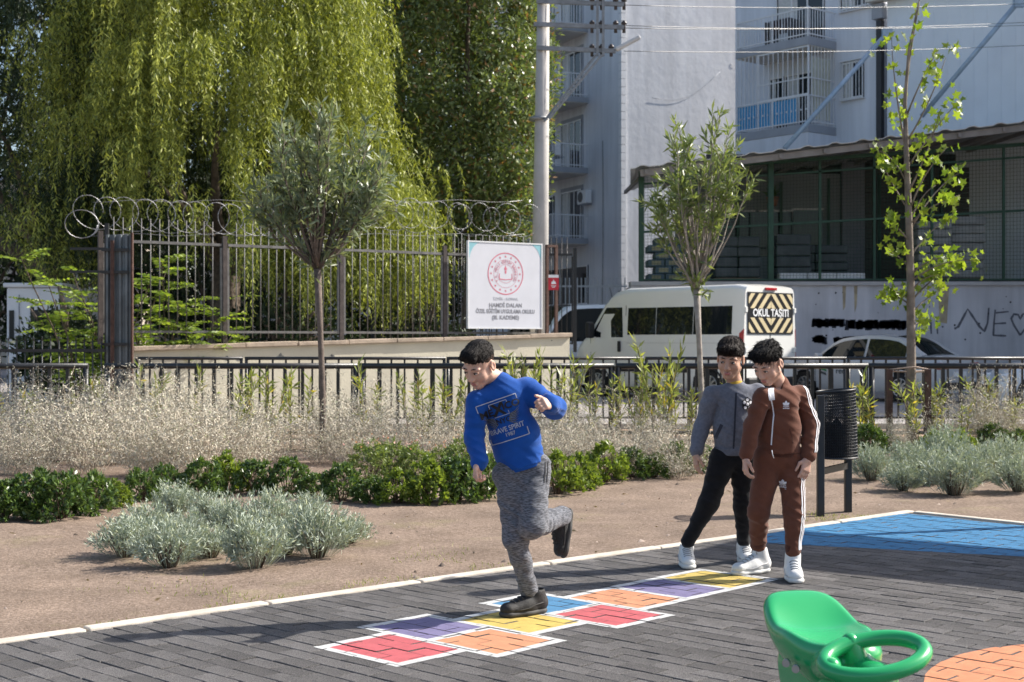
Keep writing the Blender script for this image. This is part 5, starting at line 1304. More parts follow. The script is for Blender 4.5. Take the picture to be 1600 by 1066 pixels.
# stakes and ties
st = empty('tree_stakes', bp, 0, 'two rusty square stakes with pale ties holding the young plane tree', 'stakes')
for px, py0, py1, dy in ((1390, 706, 577, .0), (1450, 716, 577, -.35)):
    a, b_ = P(px, py0, PYt + dy), P(px, py1, PYt + dy); a.z = -.05; MB().bar(a - bp, b_ - bp, .065).build('stake', rustm, st)
a, b_ = P(1390, 580, PYt) - bp, P(1450, 580, PYt - .35) - bp; tie = mat('tie_strap', (.62, .46, .36), .8, .1, 9)
for z in (.02,): MB().poly_tube([a + Vector((0, 0, z)), (-.06, -.1, a.z + .05), (.04, -.10, a.z + .05), b_ + Vector((0, 0, z))], .012, 4).build('tie', tie, st); MB().poly_tube([a, (-.04, .09, a.z - .01), (.06, .07, a.z - .01), b_], .012, 4).build('tie', tie, st)

# ---- shrubs in the bed: a few meshes, many individuals
def mesh_lavender(seed):
    rng = np.random.default_rng(seed); Vs = []
    for s in range(170):
        a = rng.uniform(0, 6.28); r = rng.uniform(0, 1) ** .55; b_ = np.array([math.cos(a) * .10 * r, math.sin(a) * .10 * r, 0]); wob = .75 + .5 * noise3(np.array(math.cos(a) * 1.5 + seed), np.array(math.sin(a) * 1.5), np.array(r * 2.)); end = np.array([math.cos(a) * .25 * r * wob, math.sin(a) * .25 * r * wob, .34 * (1 - .50 * r ** 3) * rng.uniform(.62, 1.1) * (.6 + .4 * wob)])
        V, _ = leaf_quads(b_[None], (end - b_)[None], [np.linalg.norm(end - b_) * .9], [.005], rng); Vs.append(V)
        m = 17; tt = rng.uniform(.36, 1.0, m)[:, None]; C = b_ + (end - b_) * tt; D = unit(unit(end - b_) * .75 + rng.normal(size=(m, 3)) * .42); V, _ = leaf_quads(C, D, rng.uniform(.03, .06, m), .0085, rng, .1); Vs.append(V)
    V = np.concatenate(Vs); return fast_mesh('foliage', V, np.arange(len(V)).reshape(-1, 4), leafmat('lavender_leaf', (.235, .28, .225), (.47, .52, .44), .08, .7, .2, (.44, .46, .29)))
def mesh_twigs(seed, n=46, h=.12, w_=.10, m=None):
    rng = np.random.default_rng(seed); mb = MB()
    for s in range(n):
        a = rng.uniform(0, 6.28); r = rng.uniform(0, 1) ** .5; mb.poly_tube([(math.cos(a) * w_ * .4 * r, math.sin(a) * w_ * .4 * r, -.02), (math.cos(a) * w_ * r, math.sin(a) * w_ * r, h * .5), (math.cos(a) * w_ * 1.8 * r, math.sin(a) * w_ * 1.8 * r, h * 1.1)], [.005, .004, .002], 4)
    return mb.mesh('stems', m or mat('woody_stem', (.17, .115, .085), .9, .2, 20))
def mesh_broad(seed, h=.42, w_=.30, n=130, L=.066, W=.030, leaf=None):
    rng = np.random.default_rng(seed); d = rand_dirs(n, rng); d[:, 2] = np.abs(d[:, 2]) * 1.1 - .12; d = unit(d); rad = rng.uniform(.5, 1, n) ** .5; rad *= 1 + .3 * (noise3(d[:, 0] * 2.5 + seed, d[:, 1] * 2.5, d[:, 2] * 2.5) - .5)
    C = d * rad[:, None] * [w_, w_, h * .85] + [0, 0, h * .16]; Vs = []
    for c, dd in zip(C, d):
        m = 13; D = unit(unit(dd + np.array([0, 0, .5])) * .45 + rng.normal(size=(m, 3)) * .6); Vs.append(leaf_quads(c + rng.normal(size=(m, 3)) * .012, D, rng.uniform(L * .7, L * 1.15, m), rng.uniform(W * .8, W * 1.1, m), rng, .15)[0])
    V = np.concatenate(Vs); return fast_mesh('foliage', V, np.arange(len(V)).reshape(-1, 4), leaf)
gr1 = leafmat('hedge_leaf', (.038, .075, .022), (.13, .20, .055), .25, .30, .55); gr2 = leafmat('hedge_leaf_bright', (.075, .125, .025), (.22, .28, .055), .38, .36, .4)
lavs = [mesh_lavender(k) for k in range(5)]; lst = [mesh_twigs(k, 46, .16, .085) for k in range(2)]
broads = [mesh_broad(k, leaf=gr1) for k in range(3)] + [mesh_broad(7, leaf=gr2)]; bst = [mesh_twigs(9, 24, .3, .11)]
def plant(name, label, group, meshes, stems, p, s, rz, cat, sz=1.0, part='foliage'):
    t = empty(name, (p.x, p.y, float(soil_z(np.array(p.x), np.array(p.y)))), rz, label, cat, group); t.scale = (s, s, s * sz)
    link(part, meshes, t); 
    if stems: link('stems', stems, t)
    return t
rs = random.Random(77)
def near_what(px):
    return ('in front of the corrugated gate leaf' if px < 215 else 'between the gate leaf and the slim oleander trunk' if px < 450 else 'at the slim trunk of the full-leaved oleander' if px < 560 else 'behind the pink flowering shrubs' if px < 745 else 'close behind the hopping boy' if px < 905
            else 'below the white school van' if px < 1040 else 'at the trunk of the bare-stemmed oleander' if px < 1200 else 'behind the litter bin' if px < 1385 else 'around the staked plane tree' if px < 1485 else 'in front of the white parked car')
for i, (px, py, s) in enumerate(((195, 868, 1.0), (265, 882, 1.0), (330, 868, .85), (398, 884, 1.1), (448, 862, .9), (495, 868, 1.05), (545, 846, .95), (228, 842, .95), (290, 846, 1.0), (272, 812, .95), (362, 838, 1.05), (422, 838, 1.0), (478, 815, 1.05), (330, 818, .9))):
    plant('lavender_bush', 'silvery lavender bush at the ' + ('kerb side' if py > 855 else 'hedge side') + ' of the loose clump on bare soil', 'lavender clump on the bare soil, ' + ('kerb side' if py > 855 else 'hedge side'), lavs[i % 5], lst[i % 2], G(px, py), s * rs.uniform(.68, .94), rs.uniform(0, 6.28), 'bush', rs.uniform(.8, 1.15))
for i, (px, py, s) in enumerate(((1362, 750, 1.05), (1412, 765, 1.0), (1450, 756, .9), (1490, 771, 1.15), (1540, 750, 1.05), (1592, 768, 1.1), (1415, 742, 1.0), (1475, 738, 1.1), (1570, 740, 1.1), (1518, 742, 1.0))):
    plant('lavender_bush', 'silvery lavender bush ' + ('between the litter bin and' if px < 1430 else 'in front of' if px < 1500 else 'beyond') + ' the staked plane tree', 'lavender row ' + ('by the litter bin' if px < 1430 else 'in front of the plane tree' if px < 1500 else 'beyond the plane tree'), lavs[(i + 1) % 5], lst[i % 2], G(px, py), s * rs.uniform(.85, 1.12), rs.uniform(0, 6.28), 'bush', rs.uniform(.9, 1.1))
hl = 'low glossy green hedge shrub '
for grp, where, lst_ in (('hedge shrubs beside the silver clump', 'on the soil edge behind the silver lavender clump', ((5, 818, 1), (48, 815, 1.05), (95, 815, 1), (140, 805, 1), (178, 795, .9), (222, 785, .95), (258, 780, 1), (318, 778, .95), (352, 772, 1.1), (398, 775, 1))),
                         ('hedge shrubs behind the hopping boy', 'behind the hopping boy', ((450, 775, 1.05), (490, 780, 1.0), (535, 786, 1.0), (578, 788, .95), (622, 790, 1), (668, 788, 1.05), (712, 786, 1.0), (752, 782, 1.0), (872, 772, 1.05), (905, 765, 1.0))),
                         ('hedge shrubs left of the boy in grey', 'next to the boy in the grey jacket', ((945, 756, 1.0), (985, 750, .95), (1022, 748, 1.0), (1058, 744, 1.0), (1095, 740, 1.0))),
                         ('hedge shrubs under the plane tree', 'near the foot of the plane tree', ((1358, 712, 1.1), (1395, 705, .9), (1462, 715, 1.1), (1500, 715, 1.0), (1550, 708, 1.15), (1590, 710, 1.0)))):
    for px, py, s in lst_:
        k = rs.choice([0, 1, 2, 0, 1, 2, 3, 3]); plant('hedge_shrub', hl + where, grp, broads[k], bst[0], G(px, py), s * rs.uniform(.52, .78), rs.uniform(0, 6.28), 'shrub', rs.uniform(.85, 1.15))
# lighter flowering shrubs behind the hedge
fl = mesh_broad(15, .55, .30, 120, .075, .020, leafmat('flower_shrub_leaf', (.09, .14, .045), (.24, .29, .10), .3, .4, .4))
rng = np.random.default_rng(3); C = rng.normal(size=(16, 3)) * [.18, .18, .05] + [0, 0, .56]; D = rand_dirs(16, rng); V, F = leaf_quads(C, D, .04, .03, rng)
flo = fast_mesh('flowers', V, F, leafmat('pink_flower', (.48, .20, .18), (.62, .36, .33), .3, .6))
for px, py in ((578, 760), (612, 752), (648, 758), (690, 752), (728, 756)):
    t = plant('flowering_shrub', 'light green shrub with a few pink flowers behind the hedge', 'pink flowering shrubs', fl, bst[0], G(px, py), .66 * rs.uniform(.8, 1.1), rs.uniform(0, 6.28), 'shrub'); link('flowers', flo, t)['kind'] = 'stuff'
# pale dry shrubs
def mesh_dry(seed):
    rng = np.random.default_rng(seed); Vs = []; Ls = []
    for s in range(58):
        a = rng.uniform(0, 6.28); r = rng.uniform(0, 1) ** .6; p = np.array([math.cos(a) * .12 * r, math.sin(a) * .12 * r, 0]); d = unit(np.array([math.cos(a) * .75 * r, math.sin(a) * .75 * r, 1.0])); L = rng.uniform(.35, .85)
        for k in range(6):
            q = p + d * L / 6; Vs.append(leaf_quads(p[None], (q - p)[None], [L / 6 * 1.1], [.0075 * (1 - k * .1)], rng)[0]); p = q; d = unit(d + rng.normal(size=3) * .16)
            for b_ in range(2):
                bd = unit(d * .6 + rng.normal(size=3) * .5); bl = rng.uniform(.06, .18); Vs.append(leaf_quads(p[None], bd[None], [bl], [.0045], rng)[0])
                m = 4; Ls.append(leaf_quads(p + bd * bl * rng.uniform(.2, 1.1, (m, 1)) + rng.normal(size=(m, 3)) * .012, rand_dirs(m, rng), rng.uniform(.014, .030, m), rng.uniform(.007, .013, m), rng)[0])
    V = np.concatenate(Vs); L_ = np.concatenate(Ls)
    return (fast_mesh('twigs', V, np.arange(len(V)).reshape(-1, 4), leafmat('dry_twig', (.36, .30, .23), (.64, .57, .46), .0, .85)), fast_mesh('small_leaves', L_, np.arange(len(L_)).reshape(-1, 4), leafmat('dry_leaf', (.38, .36, .28), (.64, .60, .50), .0, .7, .2, (.30, .34, .18))))
dry = [mesh_dry(k + 90) for k in range(5)]
def dry_at(px, py, s, grp, lb):
    a, b_ = rs.choice(dry); t = plant('dry_shrub', lb, grp, a, None, G(px, py), s, rs.uniform(0, 6.28), 'shrub', rs.uniform(.85, 1.1), 'twigs'); link('small_leaves', b_, t)
for py, n in ((748, 17), (728, 20), (709, 20)):
    for i in range(n):
        px = -30 + 1100 * (i + rs.uniform(.1, .9)) / n
        if py == 748 and 430 < px < 780: continue
        s = (1.02 if px < 320 else .86 if px < 560 else .70 if px < 830 else .78) * rs.uniform(.68, 1.25) * (1.22 if py < 720 else 1.05); dry_at(px, py + rs.uniform(-6, 6), s, 'dry shrubs ' + near_what(px), 'pale dry twiggy shrub in the bed ' + near_what(px))
for px, py, s in ((1385, 705, .6), (1410, 712, .6), (1480, 708, .75), (1530, 705, 1.1), (1552, 700, 1.15), (1575, 706, .9), (1600, 705, .8)): dry_at(px, py, s, 'dry shrubs under the plane tree', 'pale dry twiggy shrub behind the lavender row near the plane tree')
# slim young oleanders along the railing
def mesh_ole(seed, n, h):
    rng = np.random.default_rng(seed); mb = MB(); Vs = []
    for s in range(n):
        a = rng.uniform(0, 6.28); pts = limb(mb, (math.cos(a) * .03, math.sin(a) * .03, -.03), (math.cos(a) * .14 * n / 3, math.sin(a) * .14 * n / 3, 1), h * rng.uniform(.7, 1.03), .011, rng, 7, .12, .4)
        for k in range(3, 8): Vs.append(whorl(rng, pts[k], pts[k] - pts[k - 1], 8, .15, .025, .75))
    return mb.mesh('stems', mat('oleander_stem', (.20, .16, .10), .85, .2, 20)), fast_mesh('leaves', np.concatenate(Vs), np.arange(len(np.concatenate(Vs))).reshape(-1, 4), oly)
oles = [mesh_ole(200 + k, n, 1.0) for k, n in enumerate((1, 2, 3, 2, 5))]
for px, top, k in ((12, 610, 2), (45, 605, 1), (102, 615, 0), (148, 585, 1), (212, 572, 0), (228, 590, 2), (298, 572, 0), (365, 590, 2), (388, 575, 1), (420, 580, 2), (455, 580, 1), (475, 590, 0), (574, 560, 0), (592, 600, 1), (645, 585, 2), (665, 600, 1), (700, 590, 2), (722, 600, 0), (800, 560, 2), (822, 555, 4), (862, 575, 2), (884, 556, 2), (925, 590, 1), (962, 585, 1), (1008, 585, 2), (1032, 535, 4), (1058, 575, 2), (1078, 600, 1), (1128, 580, 2),
                   (1340, 590, 1), (1347, 575, 0), (1372, 610, 2), (1440, 600, 2), (1455, 605, 1), (1472, 600, 2), (1505, 630, 1), (1545, 590, 2), (1585, 620, 1), (1612, 600, 2)):
    Y = 16.9 + rs.uniform(-.5, .9); p = P(px, top, Y); a, b_ = oles[k]
    t = empty('young_oleander', (p.x, Y, float(soil_z(np.array(p.x), np.array(Y)))), rs.uniform(0, 6.28), 'slim young oleander ' + near_what(px), 'plant', 'young oleanders ' + near_what(px)); t.scale = (1, 1, max(.5, p.z)); link('stems', a, t); link('leaves', b_, t)
# ================================================================ people (implicit surfaces polygonised with surface nets)
def v3(a): return np.array(a, dtype=np.float64)
class Field:
    def __init__(s): s.ops = []
    def rc(s, a, b, ra, rb, k=.02, fl=None, op='u', fold=0.0, ff=26.0):
        s.ops.append(('rc', v3(a), v3(b), ra, rb, k, fl, op, fold, ff)); return s
    def el(s, c, r, R=None, k=.015, op='u'):
        s.ops.append(('el', v3(c), v3(r), np.eye(3) if R is None else np.array(R), k, op)); return s
    def cut(s, n, p): s.ops.append(('cut', v3(n), v3(p))); return s
    def box(s):
        lo = np.full(3, 9e9); hi = -lo
        for o in s.ops:
            if o[0] == 'rc' and o[7] == 'u':
                for p, r in ((o[1], o[3]), (o[2], o[4])): lo = np.minimum(lo, p - r); hi = np.maximum(hi, p + r)
            elif o[0] == 'el' and o[5] == 'u': r = o[2].max(); lo = np.minimum(lo, o[1] - r); hi = np.maximum(hi, o[1] + r)
        return lo, hi
    def mesh(s, h, disp=None):
        lo, hi = s.box(); lo -= 4 * h + .01; hi += 4 * h + .01
        n = np.ceil((hi - lo) / h).astype(int) + 1; D = np.full(n, .5, dtype=np.float32)
        ax = [lo[i] + h * np.arange(n[i]) for i in range(3)]
        for o in s.ops:
            if o[0] == 'cut':
                X, Y, Z = np.meshgrid(*ax, indexing='ij', sparse=True); D = np.maximum(D, (o[1][0] * (X - o[2][0]) + o[1][1] * (Y - o[2][1]) + o[1][2] * (Z - o[2][2])).astype(np.float32)); continue
            if o[0] == 'rc': _, a, b, ra, rb, k, fl, op, fold, ff = o; m = max(ra, rb) + k + 3 * h + abs(fold); blo = np.minimum(a, b) - m; bhi = np.maximum(a, b) + m
            else: _, c, r, R, k, op = o; m = r.max() + k + 3 * h; blo = c - m; bhi = c + m
            i0 = np.clip(np.floor((blo - lo) / h).astype(int), 0, n - 1); i1 = np.clip(np.ceil((bhi - lo) / h).astype(int) + 1, 1, n)
            if np.any(i1 <= i0): continue
            X, Y, Z = np.meshgrid(*[ax[i][i0[i]:i1[i]] for i in range(3)], indexing='ij')
            if o[0] == 'rc':
                ba = b - a; L2 = max(ba @ ba, 1e-12); qx, qy, qz = X - a[0], Y - a[1], Z - a[2]
                t = np.clip((qx * ba[0] + qy * ba[1] + qz * ba[2]) / L2, 0, 1); qx = qx - t * ba[0]; qy = qy - t * ba[1]; qz = qz - t * ba[2]
                if fl is not None:
                    nn = v3(fl[0]); nn = nn / np.linalg.norm(nn); dn = (qx * nn[0] + qy * nn[1] + qz * nn[2]) * (1 / fl[1] - 1); qx = qx + dn * nn[0]; qy = qy + dn * nn[1]; qz = qz + dn * nn[2]
                d = np.sqrt(qx * qx + qy * qy + qz * qz) - (ra + (rb - ra) * t)
                if fl is not None: d = d * max(fl[1], .6)
                if fold:
                    L = math.sqrt(L2); s_ = t * L * ff; d = d - fold * (noise3(s_ + X * 9, X * 7 + Y * 11 + 3, Z * 5 + Y * 8) - .5) * 2
            else:
                q = np.stack([X - c[0], Y - c[1], Z - c[2]], -1) @ R; k0 = np.sqrt(((q / r) ** 2).sum(-1)); k1 = np.sqrt(((q / (r * r)) ** 2).sum(-1)); d = k0 * (k0 - 1) / np.maximum(k1, 1e-6)
            sl = tuple(slice(i0[i], i1[i]) for i in range(3)); A = D[sl]; d = d.astype(np.float32)
            if op == 'u': hh = np.maximum(k - np.abs(A - d), 0) / k; D[sl] = np.minimum(A, d) - hh * hh * k * .25
            else: d = -d; hh = np.maximum(k - np.abs(A - d), 0) / k; D[sl] = np.maximum(A, d) + hh * hh * k * .25
        if disp is not None:
            X, Y, Z = np.meshgrid(*ax, indexing='ij'); D = D + disp(X, Y, Z).astype(np.float32)
        return nets(D, lo, h)
def nets(D, lo, h):
    s = D < 0; nx, ny, nz = D.shape
    c = np.zeros((nx - 1, ny - 1, nz - 1), np.int8)
    cor = [(i, j, k) for i in (0, 1) for j in (0, 1) for k in (0, 1)]
    for i, j, k in cor: c += s[i:nx - 1 + i, j:ny - 1 + j, k:nz - 1 + k]
    act = (c > 0) & (c < 8); cells = np.argwhere(act); idx = np.full(act.shape, -1, np.int32); idx[act] = np.arange(len(cells))
    acc = np.zeros((len(cells), 3)); cnt = np.zeros(len(cells))
    for a in cor:
        for axis in range(3):
            if a[axis]: continue
            b = list(a); b[axis] = 1
            da = D[cells[:, 0] + a[0], cells[:, 1] + a[1], cells[:, 2] + a[2]]; db = D[cells[:, 0] + b[0], cells[:, 1] + b[1], cells[:, 2] + b[2]]
            m = (da < 0) != (db < 0); t = np.where(m, da / np.where(m, da - db, 1), 0)
            p = np.array(a, float)[None] + (np.array(b, float) - np.array(a, float))[None] * t[:, None]; acc[m] += p[m]; cnt[m] += 1
    V = (cells + acc / np.maximum(cnt, 1)[:, None]) * h + lo
    Fs = []
    for axis in range(3):
        o1, o2 = [(1, 2), (2, 0), (0, 1)][axis]
        sa = [slice(1, d - 1) for d in D.shape]; sb = list(sa); sa[axis] = slice(0, D.shape[axis] - 1); sb[axis] = slice(1, D.shape[axis])
        A, B = s[tuple(sa)], s[tuple(sb)]; e = np.argwhere(A != B)
        ins = A[e[:, 0], e[:, 1], e[:, 2]]
        g = e.copy(); g[:, o1] += 1; g[:, o2] += 1
        def cell(d1, d2): q = g.copy(); q[:, o1] += d1; q[:, o2] += d2; return idx[q[:, 0], q[:, 1], q[:, 2]]
        quad = np.stack([cell(-1, -1), cell(0, -1), cell(0, 0), cell(-1, 0)], 1); quad[~ins] = quad[~ins][:, ::-1]; Fs.append(quad)
    F = np.concatenate(Fs); return V, F[(F >= 0).all(1)]
def skinmat(name, col):
    m = mat(name, col, .5, .06, 25, .08, 300, spec=.35); b = m.node_tree.nodes['Principled BSDF']
    b.inputs['Subsurface Weight'].default_value = .15; b.inputs['Subsurface Radius'].default_value = (.012, .005, .003); b.inputs['Subsurface Scale'].default_value = 1.0
    return m
def field_obj(name, f, h, m, par, disp=None):
    V, F = f.mesh(h, disp); return link(name, fast_mesh(name, V, F, m, True), par)
def bvh_of(o): return BVHTree.FromPolygons([v.co.copy() for v in o.data.vertices], [tuple(p.vertices) for p in o.data.polygons])
def head_frame(psi, phi, roll):
    """face looks along local -y; psi turns it to the picture's left, phi down"""
    psi, phi, roll = map(math.radians, (psi, phi, roll))
    f = np.array([-math.sin(psi) * math.cos(phi), -math.cos(psi) * math.cos(phi), -math.sin(phi)]); x = np.array([math.cos(psi), -math.sin(psi), 0]); y = -f; z = np.cross(x, y)
    c, s = math.cos(roll), math.sin(roll); return np.stack([x * c + z * s, y, z * c - x * s], 1)
def add_head(f, c, R, s=1.0):
    def T(p): return c + R @ (np.array(p) * s)
    f.el(T((0, .012, .045)), np.array((.073, .090, .078)) * s, R, .02); f.el(T((0, -.018, -.02)), np.array((.060, .068, .082)) * s, R, .03)
    for sx in (1, -1):
        f.rc(T((sx * .046, .0, -.052)), T((sx * .012, -.05, -.088)), .022 * s, .022 * s, .02); f.el(T((sx * .036, -.05, -.034)), np.array((.026, .025, .026)) * s, R, .02)
        f.el(T((sx * .030, -.074, .019)), np.array((.027, .013, .008)) * s, R, .015); f.el(T((sx * .031, -.090, .0)), np.array((.018, .012, .010)) * s, R, .010, 'd')
        f.el(T((sx * .031, -.074, -.001)), np.array((.0145, .0125, .0115)) * s, R, .004)
        f.el(T((sx * .076, .016, -.006)), np.array((.009, .019, .031)) * s, R, .008); f.el(T((sx * .084, .012, -.004)), np.array((.006, .010, .018)) * s, R, .006, 'd')
        f.el(T((sx * .011, -.088, -.040)), np.array((.009, .010, .008)) * s, R, .006)
    f.rc(T((0, -.080, .004)), T((0, -.099, -.035)), .0075 * s, .0115 * s, .014)
    f.el(T((0, -.053, -.094)), np.array((.022, .020, .017)) * s, R, .02)
    f.rc(T((-.017, -.078, -.066)), T((.017, -.078, -.066)), .0065 * s, .0065 * s, .008); f.rc(T((-.012, -.079, -.074)), T((.012, -.079, -.074)), .007 * s, .007 * s, .008)
    return T
def face_parts(par, T, R, s, hairm, lipm):
    dark = mat('eye_dark', (.018, .011, .008), .15, .1, 50); white = mat('eye_white', (.62, .58, .55), .25, .05, 50)
    for sx in (1, -1):
        e = Field().el(T((sx * .031, -.0800, -.0035)), np.array((.0125, .0075, .0050)) * s, R); o = field_obj('eye', e, .0016, white, par)
        ir = Field().el(T((sx * .031 - .003, -.0845, -.0040)), np.array((.0060, .0048, .0052)) * s, R); field_obj('iris', ir, .0014, dark, o)
        l = Field().rc(T((sx * .018, -.0855, -.0005)), T((sx * .031, -.0885, .0035)), .0018 * s, .0022 * s, .004).rc(T((sx * .031, -.0885, .0035)), T((sx * .045, -.081, -.001)), .0022 * s, .0016 * s, .004); field_obj('eyelash', l, .0015, dark, o)
        b = Field().rc(T((sx * .013, -.0875, .021)), T((sx * .030, -.0885, .026)), .0022 * s, .0028 * s, .004).rc(T((sx * .030, -.0885, .026)), T((sx * .048, -.076, .022)), .0027 * s, .0015 * s, .004); field_obj('eyebrow', b, .0018, hairm, par)
    l = Field().rc(T((-.020, -.080, -.067)), T((0, -.0885, -.0645)), .0026 * s, .0048 * s, .004).rc(T((0, -.0885, -.0645)), T((.020, -.080, -.067)), .0048 * s, .0026 * s, .004).rc(T((-.012, -.083, -.074)), T((.012, -.083, -.074)), .0052 * s, .0052 * s, .005)
    field_obj('lips', l, .0018, lipm, par)
def add_hand(f, w, d, nrm, side, curl=.7, s=1.0, thumb=.5):
    """wrist w, finger direction d, palm faces nrm, thumb on the side vector"""
    d = unit(v3(d)); nrm = v3(nrm); nrm = unit(nrm - d * (nrm @ d)); sd = np.cross(d, nrm); sd = sd if sd @ v3(side) > 0 else -sd
    w = v3(w); kn = w + d * .070 * s
    f.rc(w - d * .03, w + d * .012, .021 * s, .022 * s, .02)
    for q in (-.020, -.007, .007, .020): f.rc(w + d * .012 + sd * q * .8 * s, kn + sd * q * 1.15 * s, .0135 * s, .0115 * s, .012)
    for i, (q, L) in enumerate(((.0245, .060), (.008, .068), (-.0085, .063), (-.0245, .050))):
        p = kn + sd * q * s; dd = d.copy(); seg = (.42, .32, .26); a = 0
        for j, g_ in enumerate(seg):
            a += curl * (.75 if j == 0 else 1.0); dd = d * math.cos(a) + nrm * math.sin(a); e = p + dd * L * g_ * 1.05 * s + sd * q * .02
            f.rc(p, e, (.0088 - .0008 * j) * s, (.0082 - .0009 * j) * s, .0035); p = e
    p = w + d * .018 * s + sd * .020 * s; d1 = unit(d * .65 + sd * .75 + nrm * .35); e = p + d1 * .034 * s; f.rc(p, e, .0125 * s, .0100 * s, .010)
    d2 = unit(d * (.9 - thumb * .3) + sd * (.25 - .4 * thumb) + nrm * .5 * thumb); e2 = e + d2 * .028 * s; f.rc(e, e2, .0096 * s, .0082 * s, .004); f.rc(e2, e2 + unit(d2 + nrm * .25 * thumb) * .02 * s, .0082 * s, .007 * s, .003)
def decal(name, me, bvh, org, right, up, m, par, ray=(0, 1, 0), lift=.0022, sub=.012):
    """lay a flat mesh (x,y in metres) on a garment by casting rays"""
    bm = bmesh.new(); bm.from_mesh(me); bmesh.ops.triangulate(bm, faces=bm.faces)
    for it in range(4):
        es = [e for e in bm.edges if e.calc_length() > sub]
        if not es: break
        bmesh.ops.subdivide_edges(bm, edges=es, cuts=1, use_grid_fill=False); bmesh.ops.triangulate(bm, faces=bm.faces)
    r = Vector(ray).normalized(); org = Vector(org); right = Vector(right); up = Vector(up); last = None
    for v in bm.verts:
        p = org + right * v.co.x + up * v.co.y; hit, nn, i, d_ = bvh.ray_cast(p - r * .6, r)
        if hit is None: hit, nn, i, d_ = bvh.find_nearest(p)
        if nn.dot(r) > 0: nn = -nn
        v.co = hit - r * lift * .6 + nn * lift
    out = bpy.data.meshes.new(name); bm.to_mesh(out); bm.free(); out.materials.clear(); out.materials.append(m)
    return link(name, out, par)
def poly_mesh(polys):
    me = bpy.data.meshes.new('p'); V = []; F = []
    for pl in polys: b = len(V); V += [(x, y, 0) for x, y in pl]; F.append(tuple(range(b, b + len(pl))))
    me.from_pydata(V, [], F); return me
def ribbon(name, bvh, pts, dirs, wid, m, par, lift=.0025, n=26):
    """band lying on a garment: follows the axis pts, seen from direction dirs"""
    pts = [Vector(p) for p in pts]; dirs = [Vector(d).normalized() for d in dirs]; V = []; F = []
    for i in range(n + 1):
        t = i / n * (len(pts) - 1); k = min(int(t), len(pts) - 2); u_ = t - k; p = pts[k].lerp(pts[k + 1], u_); d = dirs[k].lerp(dirs[k + 1], u_).normalized(); tg = (pts[k + 1] - pts[k]).normalized(); sd = tg.cross(d).normalized()
        for s in (-1, 1):
            o = p + sd * s * wid / 2; hit, nn, j, _ = bvh.ray_cast(o + d * .4, -d)
            if hit is None: hit, nn, j, _ = bvh.find_nearest(o + d * .1)
            V.append(hit + d * lift)
    for i in range(n): F.append((2 * i, 2 * i + 1, 2 * i + 3, 2 * i + 2))
    return MB().add(V, F, True).build(name, m, par)
def shoe(par, heel, toe, ankle, m, solem, up=(0, 0, 1), lw=1.0, strap=None):
    heel, toe, ankle = v3(heel), v3(toe), v3(ankle); up = unit(v3(up)); d = unit(toe - heel); up = unit(up - d * (up @ d)); L = np.linalg.norm(toe - heel); sd = np.cross(d, up)
    f = Field()
    f.rc(heel + d * .034 + up * .050, heel + d * L * .45 + up * .046, .038 * lw, .040 * lw, .02); f.rc(heel + d * L * .42 + up * .040, toe - d * .042 + up * .036, .043 * lw, .041 * lw, .025, (up, .80))
    f.rc(heel + d * .036 + up * .055, ankle, .040 * lw, .043 * lw, .02); f.rc(ankle * .55 + (heel + d * .07 + up * .05) * .45, heel + d * L * .60 + up * .050, .036 * lw, .032 * lw, .02)
    f.rc(ankle + up * .03, ankle + up * .001, .034 * lw, .036 * lw, .006, None, 'd')
    f.cut(-up, heel + up * .016)
    o = field_obj('shoe', f, .0040, m, par)
    g = Field(); g.rc(heel + d * .038 + up * .014, heel + d * L * .45 + up * .012, .042 * lw, .041 * lw, .02, (up, .5)); g.rc(heel + d * L * .45 + up * .012, toe - d * .042 + up * .013, .041 * lw, .046 * lw, .02, (up, .5)); g.cut(-up, heel)
    g.cut(up, heel + up * .027); field_obj('sole', g, .0040, solem, o)
    bv = bvh_of(o); lm = MB()
    for k in range(5):
        c = heel + d * (L * (.40 + .085 * k)); pts = []
        for s_ in (-1, -.5, 0, .5, 1):
            hit, nn, i, _ = bv.ray_cast(Vector(c + sd * s_ * .024 + up * .25), Vector(-up))
            if hit is not None: pts.append(hit + nn * .002)
        if len(pts) > 2: lm.poly_tube(pts, .0036, 4)
    lm.build('laces', mat('lace_grey', (.40, .40, .40), .8, .1, 30) if m is white_shoe else black_sole, o)
    pl = mat('shoe_panel_grey', (.47, .47, .48), .6, .1, 30) if m is white_shoe else black_sole
    for s_ in (-1, 1):                                  # overlaid side panel seam and heel tab
        pts = []
        for t, hgt in ((.16, .060), (.32, .052), (.48, .040), (.64, .034), (.78, .034)):
            c = heel + d * L * t + up * hgt; hit, nn, i, _ = bv.ray_cast(Vector(c + sd * s_ * .2), Vector(-sd * s_))
            if hit is not None: pts.append(hit + nn * .001)
        if len(pts) > 2: MB().poly_tube(pts, .0030, 4).build('seam', pl, o)
    return o
def cloth(name, col, var=.10, scale=30, bump=.25, bscale=350, rough=.9, var2=None):
    m = mat(name, col, rough, var, scale, bump, bscale, spec=.15, var2=var2); b = m.node_tree.nodes['Principled BSDF']; b.inputs['Sheen Weight'].default_value = .15; return m
